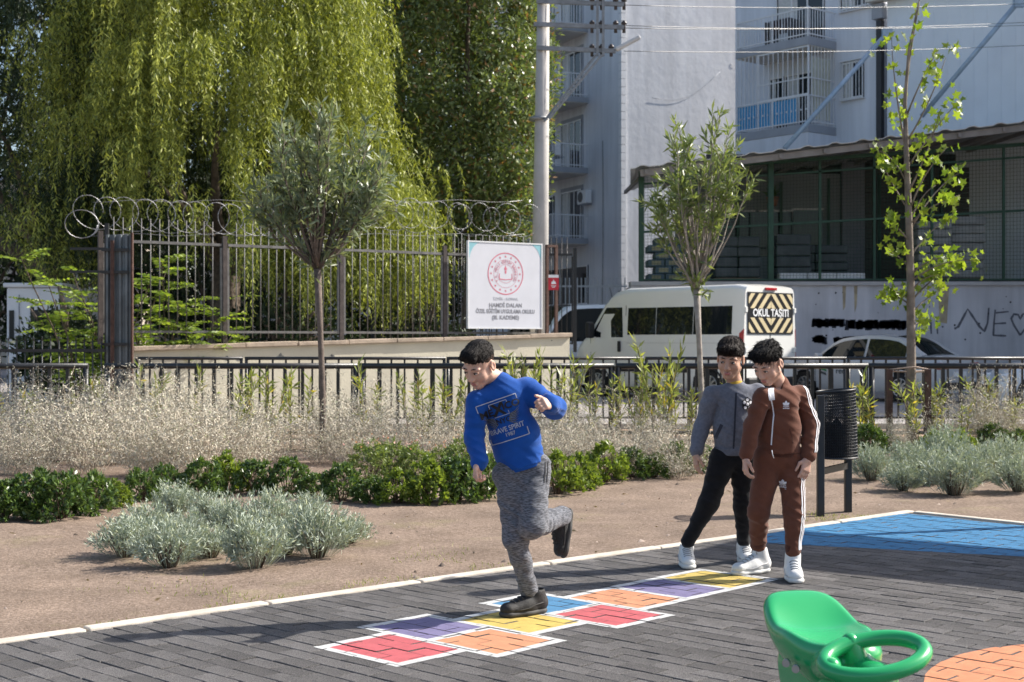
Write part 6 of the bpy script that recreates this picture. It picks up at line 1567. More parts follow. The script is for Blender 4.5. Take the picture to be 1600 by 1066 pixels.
def melange(name, a, b_):
    m = cloth(name, a, .1, 60, .3, 300, .92, b_); nt = m.node_tree; nz = [n for n in nt.nodes if n.type == 'TEX_NOISE'][0]; mp = nt.nodes.new('ShaderNodeMapping'); tc = [n for n in nt.nodes if n.type == 'TEX_COORD'][0]
    mp.inputs['Scale'].default_value = (.55, .55, 3.4); nt.links.new(tc.outputs['Object'], mp.inputs[0]); nt.links.new(mp.outputs[0], nz.inputs['Vector']); nz.inputs['Scale'].default_value = 90; nz.inputs['Detail'].default_value = 6
    r = [n for n in nt.nodes if n.type == 'VALTORGB'][0]; r.color_ramp.elements[0].position = .42; r.color_ramp.elements[1].position = .58
    return m
hair1 = mat('hair_dark', (.012, .009, .008), .62, .3, 60, .5, 160, spec=.18); hair2 = mat('hair_brown', (.020, .013, .010), .62, .3, 60, .5, 160, spec=.18); hair3 = mat('hair_black', (.010, .009, .009), .6, .3, 60, .5, 160, spec=.2)
lipm = mat('lips', (.46, .19, .17), .45, .08, 40); white_shoe = mat('white_leather', (.70, .70, .69), .45, .06, 20, .1, 60); white_sole = mat('white_rubber', (.66, .65, .62), .7, .08, 20); black_shoe = mat('black_mesh', (.022, .021, .022), .6, .2, 40, .3, 200); black_sole = mat('dark_rubber', (.05, .048, .046), .7, .15, 20)
printb = mat('print_black', (.012, .012, .016), .7, .1, 30); prints = mat('print_silver', (.42, .44, .52), .6, .1, 30); printw = mat('print_white', (.75, .75, .78), .7, .05, 30)

def hair_obj(par, T, R, s, m, r, off=(0, .016, .052), cutn=(0, -.555, -.832), cutp=(0, -.09, .05), top=(), amp=.0018, name='hair', lenk=1.0):
    f = Field(); f.el(T(off), np.array(r) * s, R, .01)
    f.cut(R @ v3(cutn), T(cutp))
    for c, rr in top: f.el(T(c), np.array(rr) * s, R, .012)
    def disp(X, Y, Z):
        q = np.stack([X, Y, Z], -1) @ R; return amp * (noise3(q[..., 0] * 190, q[..., 1] * 45, q[..., 2] * 60) - .5) * 2 + amp * .8 * (noise3(q[..., 0] * 60 + 7, q[..., 1] * 40, q[..., 2] * 40) - .5)
    o = field_obj(name, f, .0034, m, par, disp)
    # short strands break up the surface of the hair
    nv = len(o.data.vertices); co = np.zeros(nv * 3); no = np.zeros(nv * 3); o.data.vertices.foreach_get('co', co); o.data.vertices.foreach_get('normal', no); co = co.reshape(-1, 3); no = no.reshape(-1, 3)
    rg = np.random.default_rng(17); out_ = ((co - T(off)) @ R); pick = rg.choice(nv, min(nv, 5200), replace=False); pick = pick[(no[pick] * (co[pick] - T((0, .0, .0)))).sum(1) > .02]
    cr = T((0, .045, .125)); fl_ = co[pick] - cr; fl_ = unit(fl_ - no[pick] * (fl_ * no[pick]).sum(1, keepdims=True)); D = unit(fl_ + no[pick] * rg.uniform(.02, .20, (len(pick), 1)) + rg.normal(size=(len(pick), 3)) * .13)
    V, F = leaf_quads(co[pick] - no[pick] * .002, D, rg.uniform(.014, .032, len(pick)) * lenk, .0020, rg); sto = link('strands', fast_mesh('strands', V, F, m), o); sto['kind'] = 'stuff'
    return o

def wrinkle(amp, seed=0.0, fx=11.0, fz=26.0):
    def disp(X, Y, Z):
        a = noise3(X * fx + Z * 9 + seed, Y * fx, Z * fz + X * 12); b = noise3(X * 26 - Z * 20 + seed, Y * 20 + 4, Z * 30)
        return amp * (np.abs(a - .5) * 2 - .5) * 1.6 + amp * .5 * (b - .5)
    return disp
class Boy:
    def __init__(s, px, py, label, skin):
        s.o = G(px, py); s.root = empty('person', s.o, 0, label, 'person'); s.Y = s.o.y; s.skin = skin
    def J(s, px, py, dy=0.0): q = P(px, py, s.Y + dy) - s.o; return np.array(q)
def limb_chain(f, pts, rad, k=.03, fold=0.0, fl=None, ff=26):
    for i in range(len(pts) - 1): f.rc(pts[i], pts[i + 1], rad[i], rad[i + 1], k, fl, 'u', fold, ff)

# ---------------------------------------------------------------- the hopping boy in blue
def boy_blue():
    b = Boy(825, 960, 'boy in blue printed sweatshirt hopping on one leg over the hopscotch squares', skinmat('skin_fair', (.60, .375, .285))); J = b.J; r = b.root
    R = head_frame(38, 30, -6); s = .94; c = J(749, 570, -.05)
    nk = J(783, 598, .02); sR, sL = J(746, 628, -.03), J(822, 608, .02)
    arms = ([sR, J(741, 683, -.06), J(749, 722, -.14)], [sL, J(866, 637, -.03), J(858, 630, -.17)])
    legs = ([J(797, 745, 0), J(806, 843, -.06), J(826, 921, .0)], [J(834, 740, .0), J(832, 822, -.12), J(878, 806, .15)])
    body = Field(); T = add_head(body, c, R, s)
    body.rc(T((0, .02, -.06)), nk, .044, .050, .03)
    Vh, Fh = body.mesh(.0036)
    hf = Field(); add_hand(hf, J(748, 724, -.15), (-.12, -.15, -1), (.75, -.45, 0), (.3, -1, 0), 1.15, .93, .6); V1, F1 = hf.mesh(.003)
    hf = Field(); add_hand(hf, J(857, 632, -.185), (-.25, -.75, .10), (-.75, .1, -.45), (-.4, 0, 1), 1.25, .95, .2); V2, F2 = hf.mesh(.003)
    rest = Field(); limb_chain(rest, [nk, J(800, 660), J(815, 728)], [.05, .082, .070], .04, 0, ((0, 1, 0), .75)); rest.rc(sR, sL, .04, .04, .04)
    for a in arms: limb_chain(rest, a, [.036, .030, .022])
    for l in legs: limb_chain(rest, l, [.050, .041, .032])
    V3, F3 = rest.mesh(.008)
    V, F = merge([(Vh, Fh), (V1, F1), (V2, F2), (V3, F3)]); link('body', fast_mesh('body', V, F, b.skin, True), r)
    face_parts(r, T, R, s, hair1, lipm)
    hair_obj(r, T, R, s, hair1, (.0748, .0925, .079), off=(0, .013, .053), cutn=(0, -.60, -.80), cutp=(0, -.092, .050), top=(((0, -.045, .094), (.054, .052, .030)), ((.025, -.075, .080), (.03, .020, .018)), ((-.025, -.075, .080), (.03, .020, .018))), amp=.0014, lenk=.6)
    hair_obj(r, T, R, s, mat('hair_fade', (.055, .036, .028), .75, .3, 60, .4, 200, spec=.1), (.0742, .0912, .0790), off=(0, .0125, .044), cutn=(0, -.60, -.80), cutp=(0, -.070, .022), amp=.0006, lenk=.22, name='hair_sides')
    # sweatshirt
    blue = cloth('sweatshirt_blue', (.010, .080, .35), .10, 12, .2, 350); cn = (-.25, -.95, -.05); f = Field()
    f.rc(J(784, 624), J(804, 678), .106, .114, .03, (cn, .74), 'u', .003, 14); f.rc(J(804, 678), J(818, 740), .114, .126, .03, (cn, .76), 'u', .005, 34)
    dn = unit(v3((.29, 0, -.957))); f.cut(dn, J(817, 728))
    f.rc(sR, sL, .052, .050, .045); f.rc(nk + v3((0, 0, -.02)), nk + v3((-.004, -.004, .0)), .060, .052, .03)
    limb_chain(f, arms[0], [.054, .049, .041], .014, .005, None, 30); limb_chain(f, arms[1], [.056, .052, .043], .018, .007, None, 34)
    sw_o = field_obj('sweatshirt', f, .0044, blue, r, wrinkle(.0045)); bv = bvh_of(sw_o)
    rib = Field(); rib.rc(J(813, 722), J(817.5, 733), .121, .119, .01, (cn, .76), 'u', .002, 60); rib.cut(dn, J(818, 733)); rib.cut(-dn, J(815, 719)); field_obj('hem_band', rib, .005, blue, sw_o)
    for q, w_ in ((arms[0], .036), (arms[1], .038)): d = unit(q[2] - q[1]); cf = Field(); cf.rc(q[2] - d * .03, q[2] + d * .012, w_ + .003, w_ - .003, .01); cf.cut(d, q[2] + d * .018); field_obj('cuff', cf, .0045, blue, sw_o)
    # print
    o = J(785, 655, -.15); rt, up = v3((.945, 0, .325)), v3((-.325, 0, .945))
    def tx(t, size, x, y, m, bold=.001, sx=1.0): me = text_mesh(t, size, 'CENTER', 0, bold); me.transform(Matrix.Diagonal((sx, 1, 1, 1))); decal('print_lettering', me, bv, o + rt * x + up * y, rt, up, m, sw_o)
    tx('ME', .050, -.068, .040, printb, .0012, 1.1); tx('X', .084, -.006, .044, printb, .003); tx('ICO', .046, .060, .052, printb, .0012, 1.1)
    tx('BRAVE SPIRIT', .034, .006, -.056, prints, .0006, .86); tx('1987', .026, .012, -.084, prints, .0004); tx('NYC', .036, .002, -.012, printb, .0008)
    fr = []
    def bar(x0, y0, x1, y1, w_=.0022):
        dx, dy = x1 - x0, y1 - y0; l = math.hypot(dx, dy); nx, ny = -dy / l * w_, dx / l * w_; fr.append([(x0 + nx, y0 + ny), (x1 + nx, y1 + ny), (x1 - nx, y1 - ny), (x0 - nx, y0 - ny)])
    bar(-.105, .095, .098, .095); bar(.098, .095, .098, .072); bar(-.105, .095, -.105, .06); bar(-.09, -.112, .10, -.112); bar(.10, -.112, .10, -.075); bar(-.09, -.112, -.09, -.085)
    bar(-.045, .082, .045, .082, .0015); bar(-.045, .082, -.045, .062, .0015); bar(.045, .082, .045, .07, .0015); bar(-.035, .012, .04, .012, .0015); bar(.04, .012, .04, .03, .0015)
    decal('print_frame', poly_mesh(fr), bv, o, rt, up, prints, sw_o)
    for sx in (-1, 1):
        wg = []; wo = []
        for k in range(7):
            x0, y0 = sx * (.028 + .002 * k), -.022 + k * .005; x1, y1 = sx * (.070 + .005 * k), -.040 + k * .0125; mx, my = (x0 + x1) / 2, (y0 + y1) / 2 - .007
            for wl_, w2 in ((wo, .0030), (wg, .0018)): wl_.append([(x0, y0 - w2), (mx, my - w2), (x1, y1), (mx, my + w2), (x0, y0 + w2)])
        decal('print_wing', poly_mesh(wo), bv, o, rt, up, prints, sw_o); decal('print_wing', poly_mesh(wg), bv, o, rt, up, printb, sw_o, lift=.0032)
    # joggers
    gr = melange('joggers_grey', (.175, .182, .205), (.070, .073, .083)); f = Field()
    f.rc(J(801, 738), J(833, 729), .088, .088, .04, ((0, 1, 0), .88)); limb_chain(f, legs[0], [.080, .057, .046], .03, .006, None, 26); limb_chain(f, legs[1], [.082, .064, .046], .02, .006, None, 26)
    pt_o = field_obj('joggers', f, .0046, gr, r, wrinkle(.0055, 3.0, 9, 24)); pb_ = bvh_of(pt_o)
    for dx in (0, 9): ribbon('pocket_zip', pb_, [J(846 + dx * .6, 720), J(841 + dx * .6, 752)], [(.35, -1, 0)] * 2, .006, printb, pt_o, n=8)
    a = legs[0][2]; shoe(r, J(852, 952, .05) * v3((1, 1, 0)) + v3((0, 0, .002)), J(783, 962, -.09) * v3((1, 1, 0)) + v3((0, 0, .002)), J(838, 926, .02), black_shoe, black_sole, lw=1.02)
    shoe(r, J(894, 796, .20), J(884, 872, .13), J(872, 812, .14), black_shoe, black_sole, up=(-.85, -.25, .1))
boy_blue()

# ---------------------------------------------------------------- boy in grey jacket
def boy_grey():
    b = Boy(1118, 884, 'boy in grey bomber jacket and black trousers standing behind his friend', skinmat('skin_tan', (.50, .30, .215))); J = b.J; r = b.root
    R = head_frame(20, 14, -4); s = 1.0; c = J(1141, 561, -.03); nk = J(1149, 603, .02); sR, sL = J(1113, 617, 0), J(1183, 613, .03)
    arms = ([sR, J(1098, 664, .02), J(1088, 704, -.03)], [sL, J(1197, 664, .10), J(1192, 704, .10)])
    legs = ([J(1127, 725), J(1107, 786, -.03), J(1075, 846, .0)], [J(1162, 725, .02), J(1161, 788, .03), J(1162, 844, .12)])
    body = Field(); T = add_head(body, c, R, s); body.rc(T((0, .02, -.06)), nk, .043, .048, .03); Vh, Fh = body.mesh(.0036)
    hf = Field(); add_hand(hf, J(1087, 709, -.035), (.03, -.12, -1), (1, .2, 0), (.2, -1, 0), .35, .95, .6); V1, F1 = hf.mesh(.003)
    hf = Field(); add_hand(hf, J(1192, 709, .10), (0, -.1, -1), (-1, .2, 0), (0, -1, 0), .35, .95, .6); V2, F2 = hf.mesh(.0035)
    rest = Field(); limb_chain(rest, [nk, J(1148, 660), J(1146, 712)], [.05, .080, .066], .04, 0, ((0, 1, 0), .75)); rest.rc(sR, sL, .04, .04, .04)
    for a in arms: limb_chain(rest, a, [.036, .030, .022])
    for l in legs: limb_chain(rest, l, [.050, .040, .032])
    V, F = merge([(Vh, Fh), (V1, F1), (V2, F2), rest.mesh(.008)]); link('body', fast_mesh('body', V, F, b.skin, True), r)
    face_parts(r, T, R, s, hair2, lipm)
    hair_obj(r, T, R, s, hair2, (.0805, .098, .083), off=(0, .015, .055), cutn=(0, -.50, -.866), cutp=(0, -.092, .036), top=(((0, -.06, .070), (.066, .042, .036)),))
    jk = cloth('jacket_grey', (.150, .160, .195), .12, 60, .3, 320); f = Field(); cn = (-.1, -1, 0)
    f.rc(J(1148, 630), J(1147, 672), .106, .114, .03, (cn, .74), 'u', .003, 14); f.rc(J(1147, 672), J(1147, 722), .116, .124, .03, (cn, .78), 'u', .005, 30); f.cut((0, 0, -1), J(1147, 709))
    f.rc(sR, sL, .050, .050, .045); f.rc(nk + v3((0, 0, -.03)), nk + v3((0, -.006, -.010)), .060, .052, .03); limb_chain(f, arms[0], [.054, .047, .041], .014, .005, None, 30); limb_chain(f, arms[1], [.054, .047, .041], .014, .005, None, 30)
    jo = field_obj('jacket', f, .0046, jk, r, wrinkle(.004, 7.0)); bv = bvh_of(jo); dkb = cloth('jacket_rib', (.045, .048, .065), .1, 60, .4, 300)
    for q in arms: d = unit(q[2] - q[1]); cf = Field(); cf.rc(q[2] - d * .028, q[2] + d * .012, .0395, .036, .01); cf.cut(d, q[2] + d * .014); field_obj('cuff', cf, .0048, dkb, jo)
    rib = Field(); rib.rc(J(1147, 700), J(1147, 712), .1235, .117, .01, (cn, .78)); rib.cut((0, 0, -1), J(1147, 711)); rib.cut((0, 0, 1), J(1147, 699.5)); field_obj('hem_band', rib, .005, jk, jo)
    nr = Field(); nr.rc(nk + v3((0, -.004, -.016)), nk + v3((0, -.008, -.002)), .0585, .054, .01); nr.rc(nk + v3((0, -.01, -.03)), nk + v3((0, -.012, .03)), .050, .050, .008, None, 'd'); field_obj('collar', nr, .0045, dkb, jo)
    yl = Field(); yl.rc(nk + v3((0, -.002, -.022)), nk + v3((-.002, -.012, -.002)), .052, .0505, .01); field_obj('yellow_shirt', yl, .0045, cloth('shirt_yellow', (.55, .36, .06)), r)
    ribbon('zip', bv, [J(1151, 614, -.1), J(1149, 660, -.12), J(1146.5, 708, -.12)], [(-.05, -1, 0)] * 3, .011, dkb, jo)
    ribbon('pocket_edge', bv, [J(1127, 664, -.1), J(1116, 686, -.1)], [(-.25, -1, 0)] * 2, .020, dkb, jo, n=8)
    # round black and white badge
    o = J(1169, 632, -.1); pol = [[(.034 * math.cos(a) * (1.1 if k % 2 else .9), .040 * math.sin(a) * (1.08 if k % 2 else .92)) for k, a in enumerate([i * math.pi / 6 for i in range(12)])]]; decal('badge', poly_mesh(pol), bv, o, (1, 0, 0), (0, 0, 1), printb, jo)
    wp = [[(.010 * math.cos(a) + cx, .010 * math.sin(a) + cy) for a in [i * math.pi / 3 for i in range(6)]] for cx, cy in ((0, 0), (.0, .026), (-.020, .010), (.02, .010), (-.014, -.020), (.014, -.020))]; decal('badge_print', poly_mesh(wp), bv, o, (1, 0, 0), (0, 0, 1), printw, jo, lift=.0034)
    bk = cloth('trousers_black', (.012, .012, .014), .15, 30, .3, 300); f = Field(); f.rc(J(1133, 714), J(1161, 714), .086, .086, .04, ((0, 1, 0), .88)); limb_chain(f, legs[0], [.078, .058, .042], .03, .005); limb_chain(f, legs[1], [.078, .056, .042], .03, .005); field_obj('trousers', f, .005, bk, r, wrinkle(.004, 2.0))
    shoe(r, J(1070, 868, .07) * v3((1, 1, 0)) + v3((0, 0, .002)), J(1077, 888, -.15) * v3((1, 1, 0)) + v3((0, 0, .002)), J(1073, 855, .03), white_shoe, white_sole)
    shoe(r, J(1160, 868, .21) * v3((1, 1, 0)) + v3((0, 0, .002)), J(1170, 876, .0) * v3((1, 1, 0)) + v3((0, 0, .002)), J(1162, 852, .15), white_shoe, white_sole)
boy_grey()

# ---------------------------------------------------------------- boy in brown tracksuit
def boy_brown():
    b = Boy(1215, 900, 'boy in brown tracksuit with white stripes standing by the litter bin', skinmat('skin_fair2', (.57, .35, .265))); J = b.J; r = b.root
    R = head_frame(44, 31, -3); s = 1.0; c = J(1200, 568, -.05); nk = J(1218, 604, .02); sR, sL = J(1191, 621, -.06), J(1249, 616, .05)
    arms = ([sR, J(1175, 667, -.07), J(1167, 709, -.10)], [sL, J(1266, 664, .02), J(1263, 711, -.05)])
    legs = ([J(1198, 735, .0), J(1185, 800, -.02), J(1185, 852, .10)], [J(1236, 735, .0), J(1241, 805, -.08), J(1239, 861, -.12)])
    body = Field(); T = add_head(body, c, R, s); body.rc(T((0, .02, -.06)), nk, .043, .048, .03); Vh, Fh = body.mesh(.0036)
    hf = Field(); add_hand(hf, J(1166, 715, -.105), (-.10, -.15, -1), (1, .1, 0), (.3, -1, 0), .55, .98, .7); V1, F1 = hf.mesh(.003)
    hf = Field(); add_hand(hf, J(1262, 717, -.06), (-.26, -.25, -1), (-.5, .8, 0), (-1, -.6, 0), .30, .98, .4); V2, F2 = hf.mesh(.003)
    rest = Field(); limb_chain(rest, [nk, J(1217, 660), J(1216, 716)], [.05, .080, .068], .04, 0, ((0, 1, 0), .75)); rest.rc(sR, sL, .04, .04, .04)
    for a in arms: limb_chain(rest, a, [.036, .030, .023])
    for l in legs: limb_chain(rest, l, [.050, .040, .032])
    V, F = merge([(Vh, Fh), (V1, F1), (V2, F2), rest.mesh(.008)]); link('body', fast_mesh('body', V, F, b.skin, True), r)
    face_parts(r, T, R, s, hair3, lipm)
    hair_obj(r, T, R, s, hair3, (.0770, .0945, .081), off=(0, .014, .054), cutn=(0, -.58, -.815), cutp=(0, -.092, .052), top=(((0, -.055, .092), (.056, .045, .034)), ((.035, -.04, .098), (.03, .035, .025)), ((-.03, -.06, .09), (.03, .03, .026))), amp=.0030, lenk=1.3)
    hair_obj(r, T, R, s, mat('hair_sides_dark', (.028, .021, .018), .75, .3, 60, .4, 200, spec=.1), (.0745, .0915, .0792), off=(0, .0125, .044), cutn=(0, -.60, -.80), cutp=(0, -.072, .022), amp=.0006, lenk=.25, name='hair_sides')
    br = cloth('tracksuit_brown', (.135, .052, .032), .08, 20, .18, 380); dkr = cloth('tracksuit_rib', (.085, .030, .020), .1, 40, .4, 300); f = Field(); cn = (-.35, -.93, 0)
    f.rc(J(1219, 634), J(1217, 672), .102, .112, .03, (cn, .76), 'u', .003, 14); f.rc(J(1217, 672), J(1216, 710), .118, .124, .03, (cn, .82), 'u', .005, 30); f.cut((0, 0, -1), J(1216, 707))
    f.rc(sR, sL, .049, .049, .045); f.rc(nk + v3((0, 0, -.03)), nk + v3((.006, .004, .012)), .060, .052, .03); f.rc(nk + v3((-.02, -.06, .0)), nk + v3((-.02, -.07, .09)), .022, .05, .006, None, 'd'); limb_chain(f, arms[0], [.053, .048, .042], .012, .005, None, 30); limb_chain(f, arms[1], [.054, .049, .043], .012, .005, None, 30)
    jo = field_obj('jacket', f, .0046, br, r, wrinkle(.0045, 5.0)); bv = bvh_of(jo)
    for q in arms: d = unit(q[2] - q[1]); cf = Field(); cf.rc(q[2] - d * .025, q[2] + d * .02, .040, .035, .01); cf.cut(d, q[2] + d * .022); field_obj('cuff', cf, .0048, dkr, jo)
    rib = Field(); rib.rc(J(1216, 702), J(1216, 714), .116, .106, .01, (cn, .82)); rib.cut((0, 0, -1), J(1216, 713)); field_obj('hem_band', rib, .005, dkr, jo)
    ribbon('zip', bv, [J(1201, 606, -.14), J(1207, 650, -.14), J(1203, 697, -.15)], [(-.3, -1, 0)] * 3, .0075, printw, jo)
    ribbon('white_shirt', bv, [J(1203, 607, -.12), J(1205.5, 626, -.13)], [(-.3, -1, 0)] * 2, .030, cloth('shirt_white', (.62, .63, .68)), jo, n=10)
    ribbon('pocket_seam', bv, [J(1233, 670, -.1), J(1240, 694, -.1)], [(.1, -1, 0)] * 2, .005, dkr, jo, n=8)
    a0, a1, a2 = arms[1]; ax = [a0 + v3((0, 0, .035)), a0, (a0 + a1) / 2, a1, (a1 + a2) / 2, a2 - (a2 - a1) * .10]
    for k in (-1, 0, 1): an = math.radians(36 + 17 * k); ribbon('sleeve_stripe', bv, ax, [(math.cos(an), -math.sin(an), .5 if i == 0 else .0) for i in range(6)], .0075, printw, jo)
    def trefoil(bvh, o, rt, up, sc, par):
        pol = []
        for ang, l in ((90, .030), (142, .026), (38, .026)):
            d = (math.cos(math.radians(ang)), math.sin(math.radians(ang))); n_ = (-d[1], d[0]); c0 = (0, -.004); pol.append([(c0[0] + d[0] * l * t * sc + n_[0] * w_ * sc, c0[1] * sc + d[1] * l * t * sc + n_[1] * w_ * sc) for t, w_ in ((.05, 0), (.4, .0068), (.7, .0072), (1, 0), (.7, -.0072), (.4, -.0068))])
        for y in (-.008, -.0125): pol.append([(-.018 * sc, y * sc), (.018 * sc, y * sc), (.018 * sc, (y + .0026) * sc), (-.018 * sc, (y + .0026) * sc)])
        decal('logo', poly_mesh(pol), bvh, o, rt, up, printw, par); me = text_mesh('adidas', .016 * sc, 'CENTER', 0, .0003); decal('logo_lettering', me, bvh, v3(o) - v3(up) * .021 * sc, rt, up, printw, par)
    trefoil(bv, J(1230, 633, -.12), (1, 0, 0), (0, 0, 1), .92, jo)
    f = Field(); f.rc(J(1203, 716), J(1230, 716), .094, .094, .04, ((0, 1, 0), .88), 'u', .004, 30); limb_chain(f, legs[0], [.080, .060, .045], .02, .006); limb_chain(f, legs[1], [.078, .058, .044], .02, .006)
    po_ = field_obj('track_pants', f, .0046, br, r, wrinkle(.005, 1.0, 9, 22)); pv = bvh_of(po_)
    l0, l1, l2 = legs[1]; ax = [l0 + v3((.01, 0, .05)), (l0 + l1) / 2, l1, (l1 + l2) / 2, l2 - (l2 - l1) * .05]
    for k in (-1, 0, 1): an = math.radians(40 + 16 * k); ribbon('leg_stripe', pv, ax, [(math.cos(an), -math.sin(an), 0)] * 5, .0085, printw, po_)
    trefoil(pv, J(1226, 757, -.12), (1, 0, 0), (0, 0, 1), .90, po_)
    MB().poly_tube([tuple(J(1206, 704, -.14)), tuple(J(1207, 710, -.15)), tuple(J(1209, 716, -.14))], .003, 4).build('drawstring', printw, po_)
    for q in legs: d = unit(q[2] - q[1]); cf = Field(); cf.rc(q[2] - d * .02, q[2] + d * .016, .046, .040, .01); cf.cut(d, q[2] + d * .02); field_obj('ankle_cuff', cf, .0048, dkr, po_)
    shoe(r, J(1200, 884, .14) * v3((1, 1, 0)) + v3((0, 0, .002)), J(1146, 892, .01) * v3((1, 1, 0)) + v3((0, 0, .002)), J(1187, 860, .11), white_shoe, white_sole, lw=1.05)
    so = shoe(r, J(1236, 888, -.06) * v3((1, 1, 0)) + v3((0, 0, .002)), J(1245, 907, -.27) * v3((1, 1, 0)) + v3((0, 0, .002)), J(1239, 868, -.11), white_shoe, white_sole, lw=1.05)
boy_brown()
# ================================================================ litter bin, spring seat, shelter
# ---- litter bin with perforated basket on two posts
bl = G(1282, 806); br_ = G(1325, 798)
bin_ = empty('litter_bin', ((bl.x + br_.x) / 2, (bl.y + br_.y) / 2, 0), 0, 'black litter bin with perforated metal basket on two posts', 'litter bin')
o = Vector(bin_.location); charc = mat('charcoal_metal', (.022, .023, .026), .45, .15, 12, spec=.5)
for q, zt in ((bl, .93), (br_, .55)):
    MB().box((q.x - o.x, q.y - o.y, zt / 2 - .05), (.055, .055, zt + .1)).build('post', charc, bin_, bevel=.006)
MB().bar((bl.x - o.x, bl.y - o.y, .34), (br_.x - o.x, br_.y - o.y, .36), .03, .05).build('cross_bar', charc, bin_)
cx = (P(1304, 0, 11.05).x) - o.x; n, m = 64, 42; V = []; F = []
for j in range(m + 1):
    t = j / m; z = .435 + .525 * t; rr = .166 - .018 * t
    for i in range(n): a = 2 * math.pi * (i + .5 * (j % 2)) / n; V.append((cx + rr * math.cos(a), .06 + rr * math.sin(a), z + .012 * math.cos(a) * t))
for j in range(m):
    for i in range(n): k = (i + 1) % n; F.append((j * n + i, j * n + k, (j + 1) * n + k, (j + 1) * n + i))
bk = MB().add(V, F).build('basket', charc, bin_); md = bk.modifiers.new('w', 'WIREFRAME'); md.thickness = .0075; md.use_replace = True; md.use_even_offset = False
for z, rr in ((.96, .149), (.435, .167)): MB().poly_tube([(cx + rr * math.cos(a), .06 + rr * math.sin(a), z + (.012 * math.cos(a) if z > .9 else 0)) for a in [k * 2 * math.pi / 40 for k in range(40)]], .009, 5, True).build('rim', charc, bk)
MB().tube((cx, .06, .437), (cx, .06, .441), .165, n=32).build('basket_floor', charc, bk)
lin = MB(); 
for i in range(24): a = 2 * math.pi * i / 24; lin.add([(cx + .135 * math.cos(a), .06 + .135 * math.sin(a), .445), (cx + .135 * math.cos(a + .27), .06 + .135 * math.sin(a + .27), .445), (cx + .14 * math.cos(a + .27), .06 + .14 * math.sin(a + .27), .70 + .05 * math.sin(i * 2.1)), (cx + .14 * math.cos(a), .06 + .14 * math.sin(a), .70 + .05 * math.sin((i - 1) * 2.1))], [(0, 1, 2, 3)])
lin.build('bin_liner', mat('liner', (.015, .015, .016), .35, .2, 10), bin_)

# ---- green plastic play seat with handle loop
so = Vector((P(1310, 0, 4.2).x, 4.2, 0)); seat = empty('play_seat', so, 0, 'green plastic rocking seat with loop handle on a spring', 'play equipment')
gp = mat('green_plastic', (.018, .36, .115), .24, .05, 3, .03, 300, coat=.25, spec=.5)
def S(px, py, Y): q = P(px, py, Y); return v3((q.x - so.x, q.y - so.y, q.z))
# shell: a rounded scoop with a raised back and rolled edges
sa = np.array([.20, -.98, 0]); sb = np.array([.98, .20, 0]); sc0 = v3((P(1287, 0, 4.36).x - so.x, 4.36 - so.y, -.012)); V = []; F = []; NT, NR = 72, 26
def sm(x): x = max(0., min(1., x)); return x * x * (3 - 2 * x)
for j in range(NR):
    for i in range(NT):
        th = 2 * math.pi * i / NT; cu, cv = math.cos(th), math.sin(th); n_ = 2.7; Ro = 1 / ((abs(cu) / .275) ** n_ + (abs(cv) / .150) ** n_) ** (1 / n_)
        rho = min(1.0, j / 17); u_, v_ = cu * Ro * rho, cv * Ro * rho; v_ *= 1 - .22 * sm(u_ / .27)
        back = sm((-u_ - .03) / .20); side = (abs(v_) / .150) ** 2.5
        z = .452 + .092 * back * (1 - .35 * side) + .030 * side * (1 - sm((u_ - .02) / .2)) + .018 * sm((u_ - .12) / .15)
        if rho > .80: e = (rho - .80) / .20; z -= .030 * (1 - math.sqrt(max(0, 1 - e * e)))
        if j > 17: k = j - 17; z -= .015 * k; u_ *= 1 - .030 * k * k / 8; v_ *= 1 - .050 * k * k / 8
        p_ = sc0 + sa * u_ + sb * v_; V.append((p_[0], p_[1], z - .012))
for j in range(NR - 1):
    for i in range(NT): k = (i + 1) % NT; F.append((j * NT + i, j * NT + k, (j + 1) * NT + k, (j + 1) * NT + i))
F.append(tuple((NR - 1) * NT + i for i in range(NT))); so_ = MB().add(V, F, True).build('seat_shell', gp, seat); md = so_.modifiers.new('s', 'SUBSURF'); md.levels = 1; md.render_levels = 1
# body below the shell, front column and handle loop
f = Field(); c0 = sc0 + v3((0, 0, .33))
f.rc(c0 - sa * .15, c0 + sa * .16, .085, .085, .03); f.rc(c0 - sa * .14 - v3((0, 0, .06)), c0 + sa * .20 - v3((0, 0, .06)), .080, .082, .03)
rc_ = S(1366, 1026, 3.98); f.rc(rc_ + v3((.01, .03, -.085)), rc_ + v3((0, .05, -.24)), .066, .075, .03); f.rc(rc_ + v3((-.02, .10, -.06)), c0 + sa * .18 + v3((0, 0, .06)), .055, .07, .04)
field_obj('seat_body', f, .0055, gp, seat)
u_ = v3((.142, .03, .026)); w_ = v3((.03, -.080, -.026)); pts = [tuple(rc_ + u_ * math.cos(a) + w_ * math.sin(a)) for a in [k * 2 * math.pi / 40 for k in range(40)]]
MB().poly_tube(pts, .0235, 14, True).build('handle_loop', gp, seat)
f = Field(); f.rc(rc_ + w_ * -.98 + v3((-.02, 0, 0)), rc_ + v3((-.01, .09, -.10)), .026, .055, .03); f.rc(rc_ + u_ * -.9, c0 + sa * .16 + v3((-.06, 0, .06)), .026, .05, .03); field_obj('handle_stem', f, .0045, gp, seat)
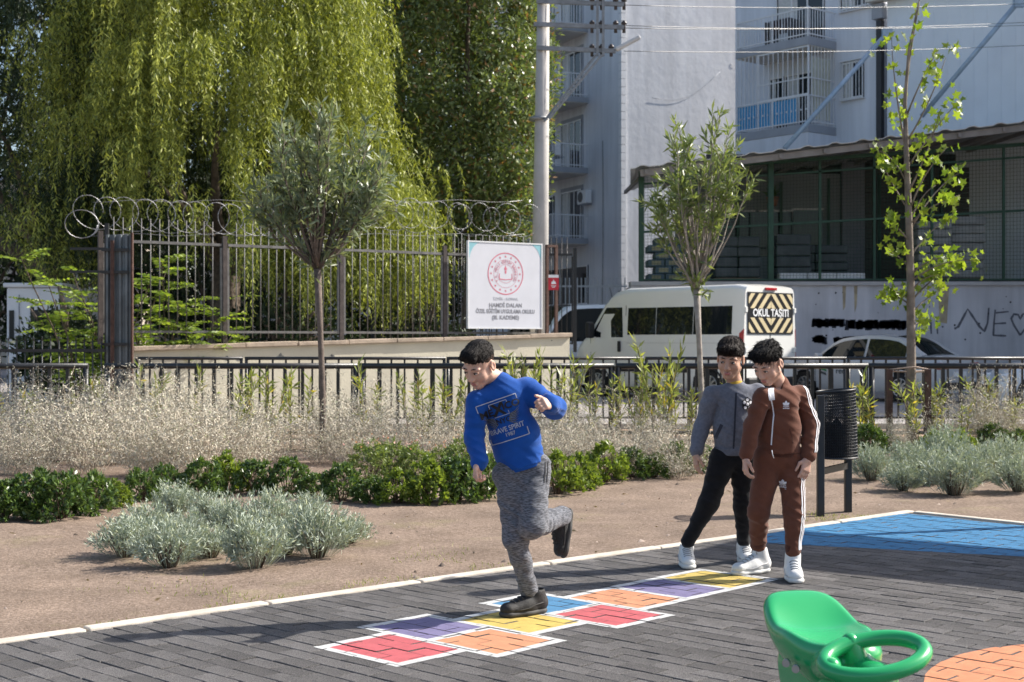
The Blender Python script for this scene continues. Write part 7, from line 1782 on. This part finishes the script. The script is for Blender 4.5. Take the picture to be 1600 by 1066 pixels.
bolt = mat('bolt_steel', (.5, .5, .52), .3, .1, 20, metal=.8)
for px, py, Y in ((1229, 1031, 4.30), (1244, 1040, 4.25)): q = S(px, py, Y); MB().tube(tuple(q + v3((-.005, -.03, 0))), tuple(q + v3((-.012, -.05, 0))), .012, n=10).build('bolt', bolt, seat)
yb = mat('yellow_beam', (.70, .38, .03), .4, .08, 6); a, b_ = S(1262, 1085, 4.42), S(1350, 1125, 4.05)
MB().bar(a + v3((0, 0, -.02)), b_ + v3((0, 0, -.02)), .10, .06).build('beam', yb, seat, bevel=.01)
sp = []; zc = .30
for k in range(120): an = k / 120 * 2 * math.pi * 6; sp.append((.02 + .07 * math.cos(an), .02 + .07 * math.sin(an), .02 + .22 * k / 120))
MB().poly_tube(sp, .011, 6).build('spring', mat('black_spring', (.02, .02, .02), .4, .1, 20), seat)
MB().tube((.02, .02, 0), (.02, .02, .025), .16, n=20).build('base_plate', charc, seat)

# ---- unseen shade shelter, added to cast the strip of shadow on the paving
DS = Vector((.81, -.58, 0)); DN = Vector((.58, .81, 0)); HH = 2.6; off = Vector((sh.x, sh.y, 0)) * HH / math.tan(SUN_EL)
def rp(s, n_, z): q = DS * s + DN * n_ + off; return Vector((q.x, q.y, z))
shel = empty('shelter', rp(-1.2, 8.56, 0), 0, 'unseen flat roofed shelter on steel posts, added to cast the shadow strip', 'shelter'); oo = Vector(shel.location)
c4 = [rp(-4.2, 7.85, HH), rp(2.2, 7.85, HH), rp(2.2, 9.30, HH), rp(-4.2, 9.30, HH)]
V = [q - oo for q in c4] + [q - oo + Vector((0, 0, .12)) for q in c4]
MB().add(V, [(3, 2, 1, 0), (4, 5, 6, 7)] + [(i, (i + 1) % 4, 4 + (i + 1) % 4, 4 + i) for i in range(4)]).build('roof', mat('shelter_roof', (.35, .36, .36), .6, .1, 2), shel)
for s_, n_ in ((-4.0, 8.95), (2.0, 8.6)):
    q = rp(s_, n_, 0) - oo; MB().tube(q + Vector((0, 0, -.05)), q + Vector((0, 0, HH + .01)), .05, n=12).build('post', galv, shel)
